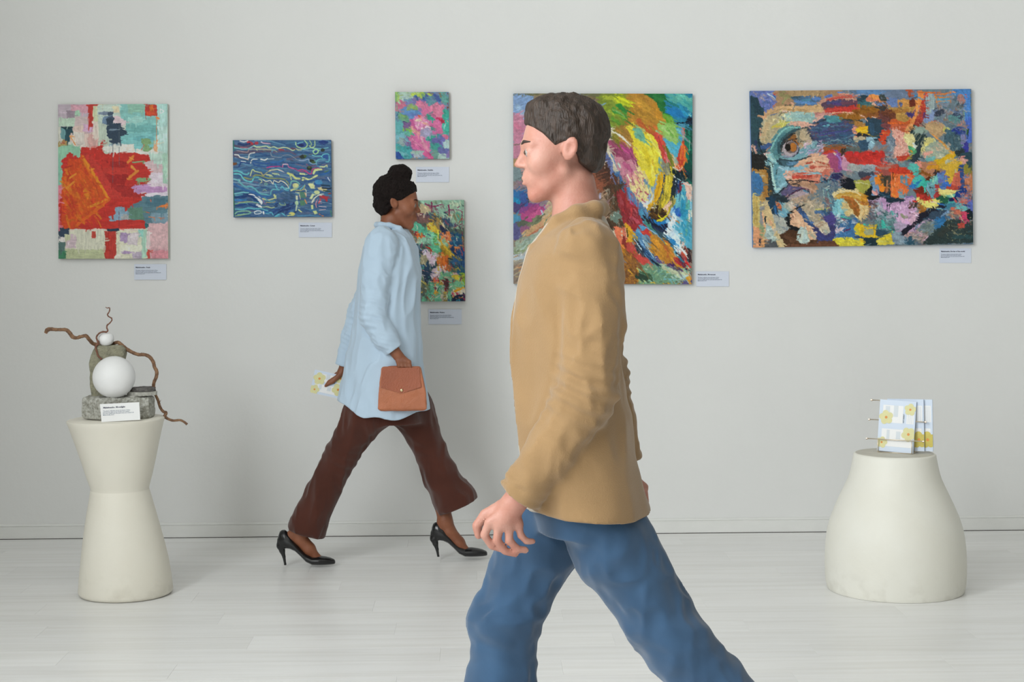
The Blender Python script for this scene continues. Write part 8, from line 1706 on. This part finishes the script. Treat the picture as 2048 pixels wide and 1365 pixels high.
def hair_w(p):
    q = ((p - np.array(wc, np.float32)) @ wR) / .93
    d = ell(q, (-0.026, 0, 0.046), (0.104, 0.090, 0.088))
    d = smin(d, ell(q, (-0.052, 0, -0.022), (0.062, 0.074, 0.056)), .03)
    n = fbm(q * 55, 14, 3)
    bun = ell(q, (-0.012, 0, 0.140), (0.054, 0.056, 0.042))
    d = smin(d, bun, .018) - 0.0055 * n
    line = np.interp(q[:, 0], [-0.14, -0.09, -0.05, -0.02, 0.0, 0.02, 0.05, 0.08, 0.12], [-0.085, -0.080, -0.072, -0.030, 0.004, 0.012, 0.040, 0.066, 0.085]).astype(np.float32)
    return smax(d, line - q[:, 2], .005)
sdf_object('hair', local(hair_w, np.array(wc) - .18, np.array(wc) + .2, .02), np.array(wc) - .15, np.array(wc) + .19, .0030, M_HAIR_W, woman, relax=0)
for sy in (-1, 1):
    MB().tube([wT(0.089, 0.014 * sy, 0.019), wT(0.086, 0.030 * sy, 0.025), wT(0.072, 0.047 * sy, 0.020)], [0.0020, 0.0024, 0.0012], 8).mk('eyebrow', M_HAIR_W, woman, smooth=True)
# long shirt with collar and rolled cuffs
ws = zsw([(462, 750, 812, .080), (474, 742, 822, .120), (494, 730, 830, .162), (540, 718, 838, .172), (600, 712, 838, .165), (660, 706, 838, .168), (720, 696, 842, .180), (770, 684, 848, .192), (810, 676, 854, .200), (845, 670, 858, .204)])
hx = [P(x, 0)[0] for x in (660, 690, 730, 770, 820, 862)]
hz = [P(0, y)[2] for y in (800, 812, 829, 835, 830, 820)]
def wshirt(p):
    d = loft(p, ws) - folds(p, 51, (11, 11, 3.5), .010)
    d = smax(d, (np.interp(p[:, 0], hx, hz).astype(np.float32) + 0.008 * np.sin(p[:, 0] * 40) - p[:, 2]), .004)
    cav = loft(p, [(s[0] - .03, s[1], s[2], s[3] * .93, s[4] * .94) for s in ws[:4]])
    d = smax(d, -cav, .004)
    # collar band and points
    for sy in (-1, 1):
        c_ = chain(p, [P(814, 470, sy * .030, .008), P(800, 457, sy * .052, .011), P(780, 451, sy * .058, .012), P(762, 450, sy * .040, .013), P(754, 450, 0, .013)], .008)
        d = smin(d, c_, .008)
        d = smin(d, cap(p, P(818, 474, sy * .036), P(812, 492, sy * .050), .006, .004), .006)
    d = smax(d, -ell(p, P(784, 446), (.050, .048, .040)), .005)
    for ch, sd, e in ((wnA, 61, 4), (wfA, 62, 4)):
        a = [c[:3] + (c[3] * g + .016,) for c, g in zip(ch, (1.25, 1.25, 1.2, 1.1, 1.0))]
        b = np.array(a[3][:3]) * .35 + np.array(a[4][:3]) * .65 if sd == 61 else np.array(a[4][:3])
        s = chain(p, a[:4] + [tuple(b) + (.038,)], .015) - folds(p, sd, (15, 15, 9), .006) - creases(p, ch[2], sd, .005, .028, width=.09) - creases(p, ch[3], sd + 3, .005, .02, width=.06)
        n = b - np.array(a[3][:3]); n /= np.linalg.norm(n)
        # rolled cuff ring
        s = smin(s, cap(p, b - n * .022, b - n * .004, .041, .041), .004)
        s = smax(s, ((p - b.astype(np.float32)) @ n.astype(np.float32)) - .004, .003)
        s = smax(s, -cap(p, b - n * .02, b + n * .06, .030, .033), .003)
        d = smin(d, s, .010)
    return d
sdf_object('shirt', wshirt, (P(640, 0)[0], WY - .27, P(0, 860)[2]), (P(872, 0)[0], WY + .27, P(0, 440)[2]), .0046, M_SHIRT_W, woman)
# buttons down the front placket
for py in (500, 540, 580, 622, 664, 706, 748, 790):
    xs_ = [(s[0], s[1] + s[3]) for s in ws]
    z = P(0, py)[2]; x = float(np.interp(z, [a[0] for a in xs_], [a[1] for a in xs_]))
    MB().ball((x + .005, WY - .004, z), .0055, 8, 6, (0.5, 1, 1)).mk('button', M_CARD2, woman, smooth=True)
# flared trousers
tnL = [P(778, 745, -.075, .098), P(733, 825, -.075, .086), P(688, 905, -.075, .066), P(650, 980, -.075, .066), P(619, 1050, -.075, .078)]
tfL = [P(786, 745, .075, .098), P(822, 825, .075, .086), P(860, 900, .075, .064), P(880, 958, .070, .068), P(910, 1007, .065, .092)]
whips = zsw([(700, 732, 820, .135), (740, 728, 828, .155), (800, 726, 836, .16), (845, 738, 846, .15)])
def wtrous(p):
    d = loft(p, whips)
    for ch, sd, cut in ((tnL, 71, (-.30, 0, -1)), (tfL, 72, (.42, 0, -1))):
        s = chain(p, ch, .02) - folds(p, sd, (12, 12, 4.5), .009) - creases(p, ch[2], sd, .003, .045)
        b = np.array(ch[-1][:3], np.float32); n = np.array(cut, np.float32); n /= np.linalg.norm(n)
        s = smax(s, (p - b) @ n - .028, .004)
        a = np.array(ch[-2][:3], np.float32)
        s = smax(s, -cap(p, b * .6 + a * .4, b + n * .06, .040, ch[-1][3] - .010), .004)
        d = smin(d, s, .05)
    return d
sdf_object('trousers', wtrous, (P(575, 0)[0], WY - .20, .09), (P(972, 0)[0], WY + .20, P(0, 690)[2]), .0048, M_TROUSER, woman)
# stiletto pumps: measured on the front shoe, the rear one is the same shoe further left
def pump(sx, sy, dy):
    def Q(x, y): return P(x + sx, y + sy, dy)
    rows = [(857.3, 1066, 1082, .012), (860, 1059, 1087, .022), (864, 1056, 1089, .026), (870, 1055.5, 1092, .030), (880, 1064, 1093.5, .032), (890, 1078, 1098, .032), (900, 1091, 1107, .032), (912, 1102, 1119.5, .034), (924, 1107.5, 1125.2, .037), (938, 1107.4, 1125.6, .038), (950, 1109.2, 1125.4, .033), (960, 1111.8, 1125, .024), (967, 1115, 1124.2, .013), (969, 1118, 1123, .005)]
    yy = Q(900, 1100)[1]
    S = [(Q(x, 0)[0], yy, (P(0, a + sy, dy)[2] + P(0, b + sy, dy)[2]) / 2, ry, abs(P(0, a + sy, dy)[2] - P(0, b + sy, dy)[2]) / 2) for (x, a, b, ry) in rows]
    S = [(s[0], s[1], s[2], s[3], s[4]) for s in S]
    def fn(p):
        d = loft(p, S, ax=0, u=1, w=2)
        st = chain(p, [Q(870, 1074) + (.022,), Q(867.5, 1084) + (.019,), Q(870, 1094) + (.0125,), Q(873.5, 1106) + (.0068,), Q(876, 1121) + (.0048,), Q(876.3, 1124.2) + (.0048,)], .004)
        d = smin(d, st, .006)
        return smax(d, (P(0, 1125.8 + sy, dy)[2] - p[:, 2]).astype(np.float32), .001)
    o = sdf_object('shoe', fn, (Q(855, 0)[0], yy - .045, P(0, 1127 + sy, dy)[2]), (Q(971, 0)[0], yy + .045, P(0, 1050 + sy, dy)[2]), .0019, M_PUMP, woman)
    return o
pump(0, -1.5, .06)
pump(-301.5, 1.5, -.075)
# orange handbag
bag = empty('handbag', Vector(P(808, 815, -.185)), 'orange-brown leather handbag carried in the hand of the woman in the blue shirt', 'bag')
M_BAG = mat('cognac_leather', alb('#b06a48', 1.15), rough=0.5, vary=0.12, scale=12, bump=0.25, bscale=160)
M_BAG2 = mat('cognac_leather_dark', alb('#9c5436', 1.1), rough=0.5, vary=0.12, scale=12, bump=0.25, bscale=160)
M_GOLD = mat('bag_hardware', (0.75, 0.60, 0.35, 1), rough=0.25, metal=1.0)
by = P(808, 760, -.185)[1]
def bagfn(p):
    S = [(P(0, 817)[2], P(809, 817)[0], by, .098, .036), (P(0, 812)[2], P(809, 812)[0], by, .104, .040), (P(0, 780)[2], P(809, 780)[0], by, .100, .036), (P(0, 745)[2], P(807, 745)[0], by, .088, .026), (P(0, 731)[2], P(806, 731)[0], by, .084, .018)]
    t = p[:, 2]
    cu = np.interp(t, [s[0] for s in S], [s[1] for s in S]); ru = np.interp(t, [s[0] for s in S], [s[3] for s in S]); rw = np.interp(t, [s[0] for s in S], [s[4] for s in S])
    d = np.maximum(np.abs(p[:, 0] - cu) - ru + .012, np.abs(p[:, 1] - by) - rw + .012).astype(np.float32)
    e = np.maximum(S[0][0] - t, t - S[-1][0]) + .012
    r = np.sqrt(np.maximum(d, 0) ** 2 + np.maximum(e, 0) ** 2) + np.minimum(np.maximum(d, e), 0) - .012
    return (r - .0012 * fbm(p * 40, 3, 2)).astype(np.float32)
sdf_object('body', bagfn, (P(758, 0)[0], by - .06, P(0, 822)[2]), (P(860, 0)[0], by + .06, P(0, 726)[2]), .003, M_BAG, bag)
fl = [(P(770, 733)[0], P(0, 733)[2]), (P(842, 733)[0], P(0, 733)[2]), (P(846, 770)[0], P(0, 770)[2]), (P(808, 782)[0], P(0, 782)[2]), (P(768, 770)[0], P(0, 770)[2])]
offs = [.0215, .0215, .0365, .0385, .0365]
v = [(x, by - o_, z) for (x, z), o_ in zip(fl, offs)] + [(x, by - o_ - .003, z) for (x, z), o_ in zip(fl, offs)]
mk('flap', v, [(0, 1, 2, 3, 4), (9, 8, 7, 6, 5)] + [(i, i + 5, (i + 1) % 5 + 5, (i + 1) % 5) for i in range(5)], M_BAG2, bag)
MB().ball(P(808, 776, 0)[:1] + (by - .043, P(0, 776)[2]), .007, 12, 8, (1, .5, 1)).mk('clasp', M_GOLD, bag, smooth=True)
hp = smooth_path([P(778, 733, -.185), P(786, 727, -.190), P(800, 726.5, -.190), P(818, 727.5, -.190), P(832, 728, -.190), P(838, 734, -.185)], 5)
hp = smooth_path([P(776, 736, -.185), P(780, 729, -.190), P(795, 727.5, -.191), P(812, 728, -.191), P(830, 729, -.190), P(838, 736, -.185)], 5)
MB().tube([Vector(a) for a in hp], .0045, 8).mk('handle', M_BAG2, bag, smooth=True)
# the brochure held in her back hand
o = Vector(P(612, 792, .160)); exb = (Vector(P(676, 806, .165)) - o); 
eyb = Vector(P(624, 746, .170)) - o
wb = exb.length; exb.normalize(); eyb = (eyb - exb * eyb.dot(exb)); hb = eyb.length; eyb.normalize()
brochure(o, exb, eyb, wb, hb, 'light blue flower brochure in the trailing hand of the woman', True, group=None, leaf=False)
